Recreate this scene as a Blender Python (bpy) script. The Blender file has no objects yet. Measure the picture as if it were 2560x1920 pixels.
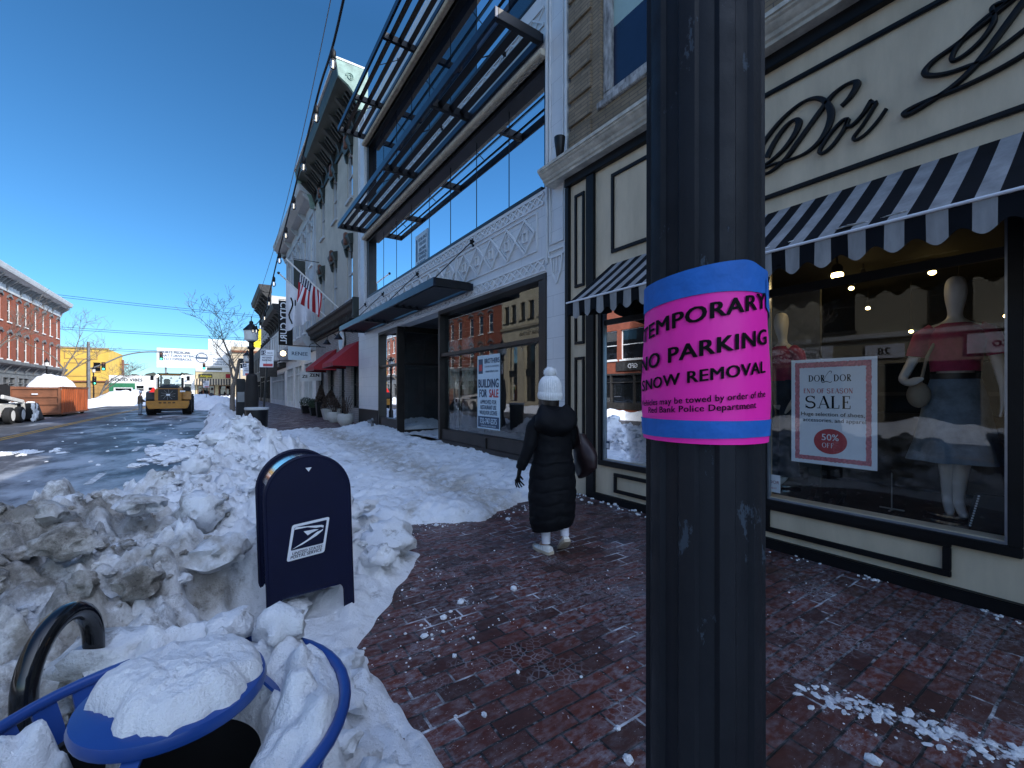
import bpy, bmesh, math, random
from mathutils import Vector, Matrix, noise
R = math.radians
# ------------------------------------------------------------------ camera, sky, sun, exposure
scene = bpy.context.scene
C = scene.collection
cam_d = bpy.data.cameras.new('camera'); cam = bpy.data.objects.new('camera', cam_d); C.objects.link(cam)
cam_d.sensor_width = 36; cam_d.lens = 36*1100/2560; cam_d.shift_y = 20/2560; cam_d.clip_start = 0.05; cam_d.clip_end = 3000
cam.location = (0, 0, 1.6); cam.rotation_euler = (R(90), 0, -math.atan(740/1100))
scene.camera = cam
SUN_ELEV = 33.0; SUN_DIR = Vector((0.6, -0.8, 0))          # horizontal direction towards the sun
w = bpy.data.worlds.new('World'); scene.world = w; w.use_nodes = True
nt = w.node_tree; nt.nodes.clear()
sky = nt.nodes.new('ShaderNodeTexSky'); sky.sky_type = 'NISHITA'; sky.sun_disc = False
sky.sun_elevation = R(SUN_ELEV); sky.sun_rotation = math.atan2(SUN_DIR.x, SUN_DIR.y)
sky.altitude = 0; sky.air_density = 1.0; sky.dust_density = 0.0; sky.ozone_density = 5.0
def wn(t, **k):
    o = nt.nodes.new('ShaderNode'+t)
    for q, v in k.items(): setattr(o, q, v)
    return o
wl_ = nt.links.new
gen = wn('TexCoord'); sep = wn('SeparateXYZ'); wl_(gen.outputs['Generated'], sep.inputs[0])
# clear winter air: the band above the horizon is a deeper, less washed-out blue
hz_ = wn('MapRange'); hz_.inputs[1].default_value = 0.0; hz_.inputs[2].default_value = 1.0; wl_(sep.outputs[2], hz_.inputs[0])
hr = wn('ValToRGB'); wl_(hz_.outputs[0], hr.inputs[0]); hr.color_ramp.elements[0].color = (0.33, 0.45, 0.51, 1); hr.color_ramp.elements[1].color = (0.42, 0.74, 1.05, 1)  # unseen zenith brightened beyond a natural sky, added blue fill for the shade
hr.color_ramp.elements.new(.17).color = (0.25, 0.46, 0.56, 1); hr.color_ramp.elements.new(.62).color = (0.20, 0.41, 0.50, 1)
tint = wn('Mix', data_type='RGBA', blend_type='MULTIPLY'); tint.inputs[0].default_value = 1; wl_(sky.outputs[0], tint.inputs[6]); wl_(hr.outputs[0], tint.inputs[7])
# broad glow around the sun, added behind the camera to fill the shade
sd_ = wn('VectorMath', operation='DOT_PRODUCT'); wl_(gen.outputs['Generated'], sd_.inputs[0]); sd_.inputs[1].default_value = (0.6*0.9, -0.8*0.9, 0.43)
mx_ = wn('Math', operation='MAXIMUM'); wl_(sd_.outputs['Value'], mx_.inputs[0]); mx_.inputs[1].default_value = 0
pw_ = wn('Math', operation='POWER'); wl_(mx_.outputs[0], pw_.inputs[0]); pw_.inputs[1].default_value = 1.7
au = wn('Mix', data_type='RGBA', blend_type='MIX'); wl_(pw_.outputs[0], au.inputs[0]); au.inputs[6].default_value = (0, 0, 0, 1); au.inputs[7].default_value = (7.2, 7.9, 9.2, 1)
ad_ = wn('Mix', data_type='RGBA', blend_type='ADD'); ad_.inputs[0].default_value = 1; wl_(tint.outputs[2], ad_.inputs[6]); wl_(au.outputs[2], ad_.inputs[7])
bg = nt.nodes.new('ShaderNodeBackground'); bg.inputs[1].default_value = 0.13
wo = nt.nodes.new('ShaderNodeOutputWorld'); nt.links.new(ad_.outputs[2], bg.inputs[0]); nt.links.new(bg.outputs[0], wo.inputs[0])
sl = bpy.data.lights.new('sun', 'SUN'); so = bpy.data.objects.new('sun', sl); C.objects.link(so)
sl.energy = 2.0; sl.angle = R(0.5); sl.color = (1, 0.93, 0.82)
e = R(SUN_ELEV); to_sun = Vector((SUN_DIR.x*math.cos(e), SUN_DIR.y*math.cos(e), math.sin(e)))
so.rotation_euler = to_sun.to_track_quat('Z', 'Y').to_euler()
vs = scene.view_settings; vs.view_transform = 'Standard'; vs.look = 'None'; vs.exposure = 1.32; vs.gamma = 1; vs.use_curve_mapping = False
scene.cycles.max_bounces = 8; scene.cycles.transparent_max_bounces = 16; scene.cycles.caustics_reflective = False; scene.cycles.caustics_refractive = False

# ------------------------------------------------------------------ materials
def mat(name):
    m = bpy.data.materials.new(name); m.use_nodes = True; n = m.node_tree
    return m, n, n.nodes['Principled BSDF'], n.links
def N(n, t, **k):
    o = n.nodes.new('ShaderNode'+t)
    for a, v in k.items(): setattr(o, a, v)
    return o
def noise_node(n, l, scale, detail=4, rough=.55, vec=None, sc3=None):
    if vec is None:
        tc = N(n, 'TexCoord'); vec = tc.outputs['Object']
    if sc3:
        mp = N(n, 'Mapping'); mp.inputs['Scale'].default_value = sc3; l.new(vec, mp.inputs[0]); vec = mp.outputs[0]
    t = N(n, 'TexNoise'); t.inputs['Scale'].default_value = scale; t.inputs['Detail'].default_value = detail; t.inputs['Roughness'].default_value = rough
    l.new(vec, t.inputs['Vector']); return t.outputs['Fac']
def ramp(n, l, fac, stops):
    r = N(n, 'ValToRGB'); l.new(fac, r.inputs[0]); e = r.color_ramp.elements
    while len(e) < len(stops): e.new(.5)
    for q, (p, c) in zip(e, stops):
        q.position = p; q.color = (c[0], c[1], c[2], 1) if isinstance(c, (tuple, list)) else (c, c, c, 1)
    return r.outputs[0]
def mixc(n, l, fac, a, b, mode='MIX'):
    m = N(n, 'Mix', data_type='RGBA', blend_type=mode)
    for i, v in ((0, fac), (6, a), (7, b)):
        if isinstance(v, (tuple, list)): m.inputs[i].default_value = (v[0], v[1], v[2], 1)
        elif isinstance(v, (int, float)): m.inputs[i].default_value = v
        else: l.new(v, m.inputs[i])
    return m.outputs[2]
def math_n(n, l, op, a, b=0.0, clamp=False):
    m = N(n, 'Math', operation=op, use_clamp=clamp)
    for i, v in ((0, a), (1, b)):
        if isinstance(v, (int, float)): m.inputs[i].default_value = v
        else: l.new(v, m.inputs[i])
    return m.outputs[0]
def bump(n, l, h, bs, strength=.3, dist=.01):
    b = N(n, 'Bump'); b.inputs['Strength'].default_value = strength; b.inputs['Distance'].default_value = dist
    l.new(h, b.inputs['Height']); l.new(b.outputs[0], bs.inputs['Normal'])
def pm(name, col, rough=.6, metal=0, var=.15, scale=3, bmp=.08, spec=.5, streak=False, bscale=40):
    m, n, b, l = mat(name)
    f = noise_node(n, l, scale, 6, .65, sc3=(1, 1, .25) if streak else None)
    lo = [max(0, c*(1-var*1.6)) for c in col]; hi = [min(1, c*(1+var)) for c in col]
    l.new(ramp(n, l, f, [(.3, lo), (.7, hi)]), b.inputs['Base Color'])
    b.inputs['Roughness'].default_value = rough; b.inputs['Metallic'].default_value = metal; b.inputs['Specular IOR Level'].default_value = spec
    if bmp: bump(n, l, noise_node(n, l, bscale, 3), b, bmp, .004)
    return m
def planar(n, l):
    tc = N(n, 'TexCoord'); s = N(n, 'SeparateXYZ'); l.new(tc.outputs['Object'], s.inputs[0])
    c = N(n, 'CombineXYZ'); l.new(math_n(n, l, 'ADD', s.outputs[0], s.outputs[1]), c.inputs[0]); l.new(s.outputs[2], c.inputs[1])
    return c.outputs[0]
def brickm(name, c1, c2, mortar, bw, bh, ms=.008, rough=.85, bmp=.5, var=.35, offset=.5, vec=None):
    m, n, b, l = mat(name); v = planar(n, l)
    t = N(n, 'TexBrick'); l.new(v, t.inputs['Vector']); t.offset = offset
    t.inputs['Scale'].default_value = 1; t.inputs['Brick Width'].default_value = bw; t.inputs['Row Height'].default_value = bh
    t.inputs['Mortar Size'].default_value = ms; t.inputs['Mortar Smooth'].default_value = .2
    for k, c in (('Color1', c1), ('Color2', c2), ('Mortar', mortar)): t.inputs[k].default_value = (*c, 1)
    f = noise_node(n, l, 1.7, 6, .7)
    g = ramp(n, l, f, [(.25, 1-var), (.75, 1+var*.3)])
    l.new(mixc(n, l, 1.0, t.outputs['Color'], g, 'MULTIPLY'), b.inputs['Base Color']); b.inputs['Roughness'].default_value = rough
    h = math_n(n, l, 'ADD', math_n(n, l, 'MULTIPLY', t.outputs['Fac'], -1), math_n(n, l, 'MULTIPLY', noise_node(n, l, 60, 3), .5))
    bump(n, l, h, b, bmp, .006)
    return m
def glassm(name, ior, tint, through, rough=0.0):
    m, n, b, l = mat(name); n.nodes.remove(b)
    out = n.nodes['Material Output']
    tr = N(n, 'BsdfTransparent'); tr.inputs[0].default_value = (*through, 1)
    df = N(n, 'BsdfDiffuse'); df.inputs[0].default_value = (*tint, 1)
    ad = N(n, 'AddShader'); l.new(tr.outputs[0], ad.inputs[0]); l.new(df.outputs[0], ad.inputs[1])
    gl = N(n, 'BsdfGlossy'); gl.inputs['Roughness'].default_value = rough; gl.inputs[0].default_value = (.95, .97, 1, 1)
    fr = N(n, 'Fresnel'); fr.inputs[0].default_value = ior
    bp = N(n, 'Bump'); bp.inputs['Strength'].default_value = .015; bp.inputs['Distance'].default_value = .02
    l.new(noise_node(n, l, 1.1, 2), bp.inputs['Height']); l.new(bp.outputs[0], gl.inputs['Normal'])
    mx = N(n, 'MixShader'); l.new(fr.outputs[0], mx.inputs[0]); l.new(ad.outputs[0], mx.inputs[1]); l.new(gl.outputs[0], mx.inputs[2])
    l.new(mx.outputs[0], out.inputs[0]); return m
def emit(name, col, s):
    m, n, b, l = mat(name); b.inputs['Base Color'].default_value = (*col, 1)
    b.inputs['Emission Color'].default_value = (*col, 1); b.inputs['Emission Strength'].default_value = s; return m

M = {}
M['cream'] = pm('cream_paint', (.58, .485, .35), .7, var=.14, scale=2.2, bmp=.25, streak=True, bscale=70)
M['cream_old'] = pm('flaking_cream_paint', (.52, .49, .42), .75, var=.25, scale=6, bmp=.5, bscale=25)
M['black'] = pm('black_paint', (.005, .0055, .007), .5, var=.4, bmp=.1, spec=.25)
M['black_metal'] = pm('black_metal', (.006, .007, .010), .4, var=.4, bmp=.03, spec=.3)
M['steel_blue'] = pm('dark_blue_grey_metal', (.022, .028, .045), .3, .6, var=.3, bmp=.02)
M['white_paint'] = pm('white_paint', (.74, .74, .72), .6, var=.07, bmp=.05)
M['bronze'] = pm('dark_bronze_frame', (.035, .030, .028), .4, .5, var=.2, bmp=.02)
M['dark'] = pm('dark_interior', (.012, .011, .011), .8, var=.3, bmp=0)
M['stage'] = pm('polished_dark_floor', (.012, .010, .009), .12, var=.3, bmp=0)
M['grey_stucco'] = pm('grey_beige_stucco', (.47, .435, .37), .85, var=.12, scale=1.2, bmp=.5, bscale=22)
M['grey_white'] = pm('grey_white_paint', (.46, .48, .50), .7, var=.1, scale=1, bmp=.15)
M['green'] = pm('dark_green_paint', (.016, .024, .021), .55, var=.3, bmp=.1)
M['verdigris'] = pm('pale_green_paint', (.22, .32, .27), .6, var=.25, bmp=.1)
M['rust'] = pm('rusty_red_trim', (.17, .075, .05), .75, var=.4, scale=9)
M['dk_trim'] = pm('dark_weathered_trim', (.030, .028, .026), .7, var=.4, scale=5)
M['redfab'] = pm('red_canvas', (.32, .012, .022), .75, var=.1, bmp=.1)
M['whitefab'] = pm('white_cloth', (.70, .72, .78), .8, var=.05, bmp=.05)
M['flag_red'] = pm('red_cloth', (.36, .012, .025), .8, var=.08, bmp=0)
M['navy'] = pm('navy_cloth', (.012, .018, .05), .8, var=.1, bmp=0)
M['mail_blue'] = pm('mailbox_blue_paint', (.0025, .0045, .026), .55, var=.15, bmp=.1, bscale=160, spec=.25)
M['can_blue'] = pm('trash_can_blue_paint', (.012, .05, .22), .3, var=.12, bmp=.02)
M['wood'] = pm('peeling_grey_wood', (.38, .37, .36), .85, var=.5, scale=14, bmp=.8, streak=True, bscale=30)
M['planter'] = pm('pale_concrete', (.48, .48, .46), .8, var=.1, scale=6, bmp=.3)
M['boxwood'] = pm('boxwood_leaf', (.022, .045, .020), .6, var=.5, scale=20, bmp=0)
M['dead'] = pm('dry_leaf', (.06, .04, .03), .8, var=.5, scale=20, bmp=0)
M['bark'] = pm('grey_bark', (.16, .14, .12), .9, var=.3, scale=8, bmp=.3)
M['yellow'] = pm('machine_yellow', (.42, .24, .02), .45, var=.2, bmp=.03)
M['rubber'] = pm('black_rubber', (.012, .012, .013), .85, var=.3, bmp=.3)
M['yellow_wall'] = pm('yellow_wall', (.62, .40, .07), .8, var=.1, scale=.6)
M['tan_wall'] = pm('tan_wall', (.50, .40, .27), .8, var=.1, scale=.5)
M['ochre'] = pm('ochre_boards', (.40, .23, .07), .75, var=.15, scale=.8)
M['orange_rust'] = pm('rusted_orange_steel', (.36, .085, .025), .7, var=.35, scale=1.6, streak=True)
M['brown_rust'] = pm('brown_painted_steel', (.20, .075, .035), .7, var=.3, scale=1.2)
M['yellow_sign'] = pm('yellow_sign', (.80, .62, .01), .5, var=.02, bmp=0)
M['grey_metal'] = pm('grey_metal', (.19, .20, .21), .5, .3, var=.15, bmp=0)
M['paper'] = pm('white_paper', (.74, .76, .80), .55, var=.03, bmp=.02)
M['print_black'] = pm('black_ink', (.004, .004, .005), .6, var=.05, bmp=0, spec=.1)
M['print_red'] = pm('red_ink', (.45, .05, .06), .5, var=.12, scale=30, bmp=0)
M['print_pink'] = pm('brushed_pink_ink', (.55, .17, .20), .5, var=.3, scale=60, bmp=0)
M['print_blue'] = pm('dark_blue_ink', (.02, .06, .12), .5, var=.05, bmp=0)
M['sky_paper'] = pm('light_blue_paper', (.50, .63, .72), .5, var=.05, bmp=0)
M['plaster'] = pm('mannequin_white', (.66, .66, .66), .35, var=.03, bmp=0)
M['pink'] = pm('magenta_knit', (.33, .022, .085), .8, var=.15, scale=30)
M['burgundy'] = pm('burgundy_cloth', (.10, .008, .035), .75, var=.15, scale=9)
M['denim'] = pm('blue_denim', (.19, .25, .32), .85, var=.3, scale=7, bmp=.3, bscale=120)
M['denim_dk'] = pm('dark_denim', (.022, .040, .075), .85, var=.3, scale=7, bmp=.3, bscale=120)
M['coat'] = pm('black_quilted_nylon', (.0045, .005, .007), .72, var=.2, bmp=.3, bscale=30, spec=.18)
M['bag'] = pm('dark_maroon_leather', (.022, .010, .012), .5, var=.3, scale=8, bmp=.2)
M['knit'] = pm('white_wool', (.72, .73, .74), .9, var=.08, scale=40, bmp=.6, bscale=150)
M['skin'] = pm('skin', (.45, .27, .20), .55, var=.06)
M['hair'] = pm('dark_hair', (.015, .010, .008), .5, var=.3)
M['sock'] = pm('white_sock', (.70, .70, .76), .9, var=.05, bmp=.2, bscale=120)
M['shoe'] = pm('white_sneaker', (.70, .68, .64), .6, var=.06)
M['beige'] = pm('beige_suede', (.36, .29, .22), .8, var=.1)
M['stone'] = pm('tan_limestone', (.46, .40, .28), .8, var=.12, scale=1.1)
M['grass_far'] = pm('far_woodland', (.05, .055, .04), .9, var=.4, scale=.3, bmp=0)
M['chip'] = pm('bare_grey_metal', (.055, .075, .11), .6, var=.3)
M['pinkpaper'] = pm('fluorescent_pink_paper', (1.0, .014, .43), .55, var=.02, bmp=.35, bscale=16)
M['tape'] = pm('blue_masking_tape', (.008, .13, .50), .7, var=.12, scale=14, bmp=.8, bscale=30)
M['bulb_glass'] = glassm('clear_bulb_glass', 1.5, (.05, .05, .05), (.85, .87, .9))
M['filament'] = emit('warm_filament', (1, .85, .6), .7)
M['spot'] = emit('warm_spot', (1, .70, .25), 9)
M['lampglass'] = pm('frosted_lamp_glass', (.62, .62, .60), .3, var=.05, bmp=0)
M['store_glass'] = glassm('storefront_glass', 2.0, (.002, .003, .003), (.86, .88, .88))
M['shop_glass'] = glassm('boutique_glass', 1.5, (.002, .003, .003), (.92, .94, .94))
M['blue_glass'] = glassm('tinted_upper_glass', 2.3, (.004, .008, .016), (.05, .06, .08))
M['dark_glass'] = glassm('old_window_glass', 1.7, (.008, .010, .012), (.0, .0, .0))
M['red_tri'] = emit('glowing_red_triangle', (.75, .02, .01), .35)  # no lamp: the triangle's brightness is put in as emission
M['green_light'] = emit('green_signal', (.05, .9, .45), 2.5)
M['headlight'] = emit('work_lamp', (1, .95, .85), 3)
M['warm_lamp'] = emit('warm_shop_lamp', (1, .75, .4), 4)
M['red_brick'] = brickm('red_brick', (.30, .070, .030), (.24, .055, .026), (.26, .10, .06), .22, .075)
M['tan_brick'] = brickm('tan_roman_brick', (.30, .225, .145), (.22, .165, .105), (.12, .10, .085), .30, .058, .006)
M['grey_brick'] = brickm('painted_grey_brick', (.40, .38, .36), (.33, .31, .295), (.24, .22, .21), .24, .085, .01, bmp=.7)
M['white_brick'] = brickm('white_brick', (.66, .64, .60), (.60, .58, .55), (.5, .48, .45), .24, .085, .01)
M['terra'] = brickm('white_terracotta_tile', (.66, .67, .68), (.63, .64, .66), (.42, .43, .45), .62, .36, .004, rough=.4, bmp=.25, var=.10)
M['terra_plain'] = pm('white_terracotta_trim', (.66, .67, .68), .42, var=.07, scale=3, bmp=.05)

# pavers, asphalt and snow ------------------------------------------------
def pavers():
    m, n, b, l = mat('brick_pavers'); tc = N(n, 'TexCoord'); v = tc.outputs['Object']
    dn = N(n, 'TexNoise'); dn.inputs['Scale'].default_value = 5; l.new(v, dn.inputs['Vector'])
    va = N(n, 'VectorMath', operation='MULTIPLY_ADD'); l.new(dn.outputs['Color'], va.inputs[0]); va.inputs[1].default_value = (.012, .012, 0); l.new(v, va.inputs[2])
    t = N(n, 'TexBrick'); l.new(va.outputs[0], t.inputs['Vector']); t.offset = .5; t.squash = 1
    for k, q in (('Scale', 1), ('Brick Width', .245), ('Row Height', .122), ('Mortar Size', .0075), ('Mortar Smooth', .25), ('Bias', -.1)): t.inputs[k].default_value = q
    t.inputs['Color1'].default_value = (.115, .025, .015, 1); t.inputs['Color2'].default_value = (.038, .015, .012, 1); t.inputs['Mortar'].default_value = (.007, .006, .006, 1)
    col = mixc(n, l, 1.0, t.outputs['Color'], ramp(n, l, noise_node(n, l, 14, 5, .6, v), [(.3, .78), (.75, 1.18)]), 'MULTIPLY')
    # salt bloom and frost on the bricks
    br = N(n, 'TexBrick'); l.new(va.outputs[0], br.inputs['Vector']); br.offset = .5
    for k, q in (('Scale', 1), ('Brick Width', .245), ('Row Height', .122), ('Mortar Size', .0), ('Bias', 0)): br.inputs[k].default_value = q
    br.inputs['Color1'].default_value = (1, 1, 1, 1); br.inputs['Color2'].default_value = (0, 0, 0, 1)
    big = noise_node(n, l, .75, 4, .6, v)
    fr = noise_node(n, l, 16, 7, .68, v, (1, 1.8, 1))
    frost = math_n(n, l, 'MULTIPLY', ramp(n, l, fr, [(.44, 0), (.68, 1)]), ramp(n, l, math_n(n, l, 'ADD', big, math_n(n, l, 'MULTIPLY', br.outputs[0], .22)), [(.44, 0), (.66, 1)]))
    col = mixc(n, l, math_n(n, l, 'MULTIPLY', frost, .75), col, (.25, .245, .27))
    # salt rings
    vo = N(n, 'TexVoronoi', feature='DISTANCE_TO_EDGE'); vo.inputs['Scale'].default_value = 24; l.new(va.outputs[0], vo.inputs['Vector'])
    ring = math_n(n, l, 'MULTIPLY', ramp(n, l, vo.outputs[0], [(.02, 1), (.10, 0)]), ramp(n, l, noise_node(n, l, 2.1, 3, .6, v), [(.54, 0), (.68, 1)]))
    col = mixc(n, l, math_n(n, l, 'MULTIPLY', ring, .4), col, (.42, .42, .45))
    # packed snow in the joints and thin crumbs
    jn = math_n(n, l, 'MULTIPLY', t.outputs['Fac'], ramp(n, l, noise_node(n, l, 1.6, 6, .7, v), [(.57, 0), (.66, 1)]))
    tw = N(n, 'TexBrick'); l.new(va.outputs[0], tw.inputs['Vector']); tw.offset = .5
    for k, q in (('Scale', 1), ('Brick Width', .245), ('Row Height', .122), ('Mortar Size', .0125), ('Mortar Smooth', .9)): tw.inputs[k].default_value = q
    jw = math_n(n, l, 'MULTIPLY', ramp(n, l, math_n(n, l, 'MULTIPLY', tw.outputs['Fac'], math_n(n, l, 'ADD', noise_node(n, l, 30, 5, .7, v), .25)), [(.35, 0), (.5, 1)]), ramp(n, l, noise_node(n, l, 1.1, 5, .65, v), [(.57, 0), (.66, 1)]))
    crumb = math_n(n, l, 'MULTIPLY', ramp(n, l, noise_node(n, l, 34, 7, .72, v, (1, 2.2, 1)), [(.61, 0), (.65, 1)]), ramp(n, l, noise_node(n, l, 1.4, 5, .7, v), [(.47, 0), (.58, 1)]))
    sm = noise_node(n, l, 3.2, 8, .74, v, (1.0, 2.6, 1))
    crumb = math_n(n, l, 'MAXIMUM', crumb, ramp(n, l, sm, [(.685, 0), (.72, 1)]))
    # one streak of trodden snow by the shop window
    sp = N(n, 'SeparateXYZ'); l.new(v, sp.inputs[0]);
    mm = N(n, 'VectorMath', operation='DOT_PRODUCT'); l.new(v, mm.inputs[0]); mm.inputs[1].default_value = (.906, .423, 0)
    lm = N(n, 'MapRange'); lm.inputs[1].default_value = .17; lm.inputs[2].default_value = .0; l.new(math_n(n, l, 'ABSOLUTE', math_n(n, l, 'SUBTRACT', mm.outputs['Value'], 2.83)), lm.inputs[0])
    ly = N(n, 'MapRange'); ly.inputs[1].default_value = 1.25; ly.inputs[2].default_value = .9; l.new(sp.outputs[1], ly.inputs[0])
    streak = ramp(n, l, math_n(n, l, 'ADD', noise_node(n, l, 13, 8, .72, v), math_n(n, l, 'MULTIPLY', math_n(n, l, 'MULTIPLY', lm.outputs[0], ly.outputs[0]), .19)), [(.64, 0), (.70, 1)])
    sn = math_n(n, l, 'MAXIMUM', math_n(n, l, 'MAXIMUM', math_n(n, l, 'MAXIMUM', jn, jw), crumb), streak)
    col = mixc(n, l, math_n(n, l, 'MULTIPLY', sn, .85), col, (.70, .71, .74))
    l.new(col, b.inputs['Base Color'])
    l.new(ramp(n, l, noise_node(n, l, 3, 4, .6, v), [(.33, .28), (.66, .75)]), b.inputs['Roughness'])
    h = math_n(n, l, 'ADD', math_n(n, l, 'MULTIPLY', t.outputs['Fac'], -1.0), math_n(n, l, 'ADD', math_n(n, l, 'MULTIPLY', fr, .35), math_n(n, l, 'MULTIPLY', sn, 1.3)))
    h = math_n(n, l, 'ADD', h, math_n(n, l, 'MULTIPLY', br.outputs[0], .5))
    bump(n, l, h, b, .6, .005); return m
def asphalt():
    m, n, b, l = mat('wet_icy_asphalt'); tc = N(n, 'TexCoord'); v = tc.outputs['Object']
    s = N(n, 'SeparateXYZ'); l.new(v, s.inputs[0])
    base = ramp(n, l, noise_node(n, l, 1.2, 8, .7, v, (1, .25, 1)), [(.3, (.028, .029, .032)), (.7, (.065, .066, .072))])
    near = ramp(n, l, math_n(n, l, 'MULTIPLY_ADD', s.outputs[0], .12), [(0, 0), (1, 1)])
    mr = N(n, 'MapRange'); mr.inputs[1].default_value = -6.5; mr.inputs[2].default_value = -1.5; l.new(s.outputs[0], mr.inputs[0])
    ice = noise_node(n, l, .55, 9, .68, v, (1.0, .45, 1))
    k = math_n(n, l, 'ADD', ice, math_n(n, l, 'MULTIPLY', mr.outputs[0], .13))
    f = ramp(n, l, k, [(.565, 0), (.68, .75), (.8, .9)])
    salt = ramp(n, l, noise_node(n, l, .9, 7, .7, v, (1.6, .12, 1)), [(.5, 0), (.75, .35)])
    col = mixc(n, l, salt, base, (.22, .22, .23)); col = mixc(n, l, f, col, (.44, .47, .51))
    l.new(col, b.inputs['Base Color']); l.new(ramp(n, l, k, [(.4, .7), (.6, .42), (.8, .6)]), b.inputs['Roughness'])
    bump(n, l, math_n(n, l, 'ADD', math_n(n, l, 'MULTIPLY', noise_node(n, l, 90, 3, .6, v), .4), ice), b, .4, .01); return m
def snowm(name, dirt):
    m, n, b, l = mat(name); tc = N(n, 'TexCoord'); v = tc.outputs['Object']; s = N(n, 'SeparateXYZ'); l.new(v, s.inputs[0])
    col = ramp(n, l, noise_node(n, l, 3, 6, .6, v), [(.3, (.74, .76, .79)), (.7, (.86, .87, .88))])
    if dirt:
        # road grit thrown up by the plough: strongest on the street side of the near pile
        ax = N(n, 'MapRange'); ax.inputs[1].default_value = .35; ax.inputs[2].default_value = -1.0; l.new(s.outputs[0], ax.inputs[0])
        ay = N(n, 'MapRange'); ay.inputs[1].default_value = 7.5; ay.inputs[2].default_value = 4.2; l.new(s.outputs[1], ay.inputs[0])
        g = math_n(n, l, 'MULTIPLY', ax.outputs[0], ay.outputs[0])
        f = math_n(n, l, 'ADD', noise_node(n, l, 1.35, 7, .68, v), math_n(n, l, 'MULTIPLY', g, .24))
        col = mixc(n, l, ramp(n, l, f, [(.56, 0), (.70, .8), (.85, .95)]), col, (.33, .295, .245))
        f2 = math_n(n, l, 'ADD', noise_node(n, l, 5.5, 8, .72, v), math_n(n, l, 'MULTIPLY', g, .15))
        col = mixc(n, l, ramp(n, l, f2, [(.59, 0), (.70, .7)]), col, (.13, .115, .095))
        # the trodden trail along the pavement
        tx = math_n(n, l, 'ABSOLUTE', math_n(n, l, 'SUBTRACT', s.outputs[0], 3.2)); tr = N(n, 'MapRange'); tr.inputs[1].default_value = .75; tr.inputs[2].default_value = .1; l.new(tx, tr.inputs[0])
        f3 = math_n(n, l, 'MULTIPLY', tr.outputs[0], ramp(n, l, noise_node(n, l, 4, 8, .75, v), [(.36, 0), (.56, .9)]))
        col = mixc(n, l, f3, col, (.42, .385, .335))
    l.new(col, b.inputs['Base Color']); b.inputs['Roughness'].default_value = .6; b.inputs['Specular IOR Level'].default_value = .3
    b.inputs['Subsurface Weight'].default_value = .0
    h = math_n(n, l, 'ADD', noise_node(n, l, 26, 8, .7, v), math_n(n, l, 'MULTIPLY', noise_node(n, l, 120, 4, .6, v), .35))
    bump(n, l, h, b, .9, .022); return m
M['pavers'] = pavers(); M['asphalt'] = asphalt(); M['snow'] = snowm('ploughed_snow', True); M['snow_clean'] = snowm('clean_snow', False)
def gritm():
    m, n, b, l = mat('gritty_snow_lump'); v = N(n, 'TexCoord').outputs['Object']
    f = noise_node(n, l, 4.5, 9, .74, v)
    col = ramp(n, l, f, [(.36, (.12, .105, .085)), (.47, (.34, .31, .27)), (.56, (.58, .56, .53)), (.66, (.76, .77, .78))])
    sp = ramp(n, l, noise_node(n, l, 60, 4, .7, v), [(.60, 1), (.68, .35)])
    l.new(mixc(n, l, 1.0, col, sp, 'MULTIPLY'), b.inputs['Base Color']); b.inputs['Roughness'].default_value = .75
    bump(n, l, math_n(n, l, 'ADD', noise_node(n, l, 22, 9, .75, v), math_n(n, l, 'MULTIPLY', f, 1.5)), b, .8, .03); return m
M['snow_grit'] = gritm()
M['kerb'] = pm('granite_kerb', (.30, .30, .30), .8, var=.2, scale=5)
def polem():
    m, n, b, l = mat('chipped_black_pole_paint'); v = N(n, 'TexCoord').outputs['Object']
    base = ramp(n, l, noise_node(n, l, 5, 6, .7, v, (1, 1, .3)), [(.3, (.006, .007, .010)), (.6, (.013, .015, .020)), (.8, (.020, .017, .018))])
    c = noise_node(n, l, 26, 9, .72, v, (1, 1, .42)); big = noise_node(n, l, 4.5, 3, .5, v, (1, 1, .6))
    ch = ramp(n, l, math_n(n, l, 'ADD', c, math_n(n, l, 'MULTIPLY', big, .5)), [(.90, 0), (.915, 1)])
    l.new(mixc(n, l, ch, base, (.040, .055, .075)), b.inputs['Base Color'])
    l.new(ramp(n, l, noise_node(n, l, 16, 5, .6, v), [(.3, .45), (.7, .7)]), b.inputs['Roughness'])
    b.inputs['Specular IOR Level'].default_value = .22
    bump(n, l, math_n(n, l, 'ADD', math_n(n, l, 'MULTIPLY', noise_node(n, l, 130, 4, .65, v), .5), math_n(n, l, 'MULTIPLY', ch, -.9)), b, .5, .0015); return m
M['pole'] = polem()

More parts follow.
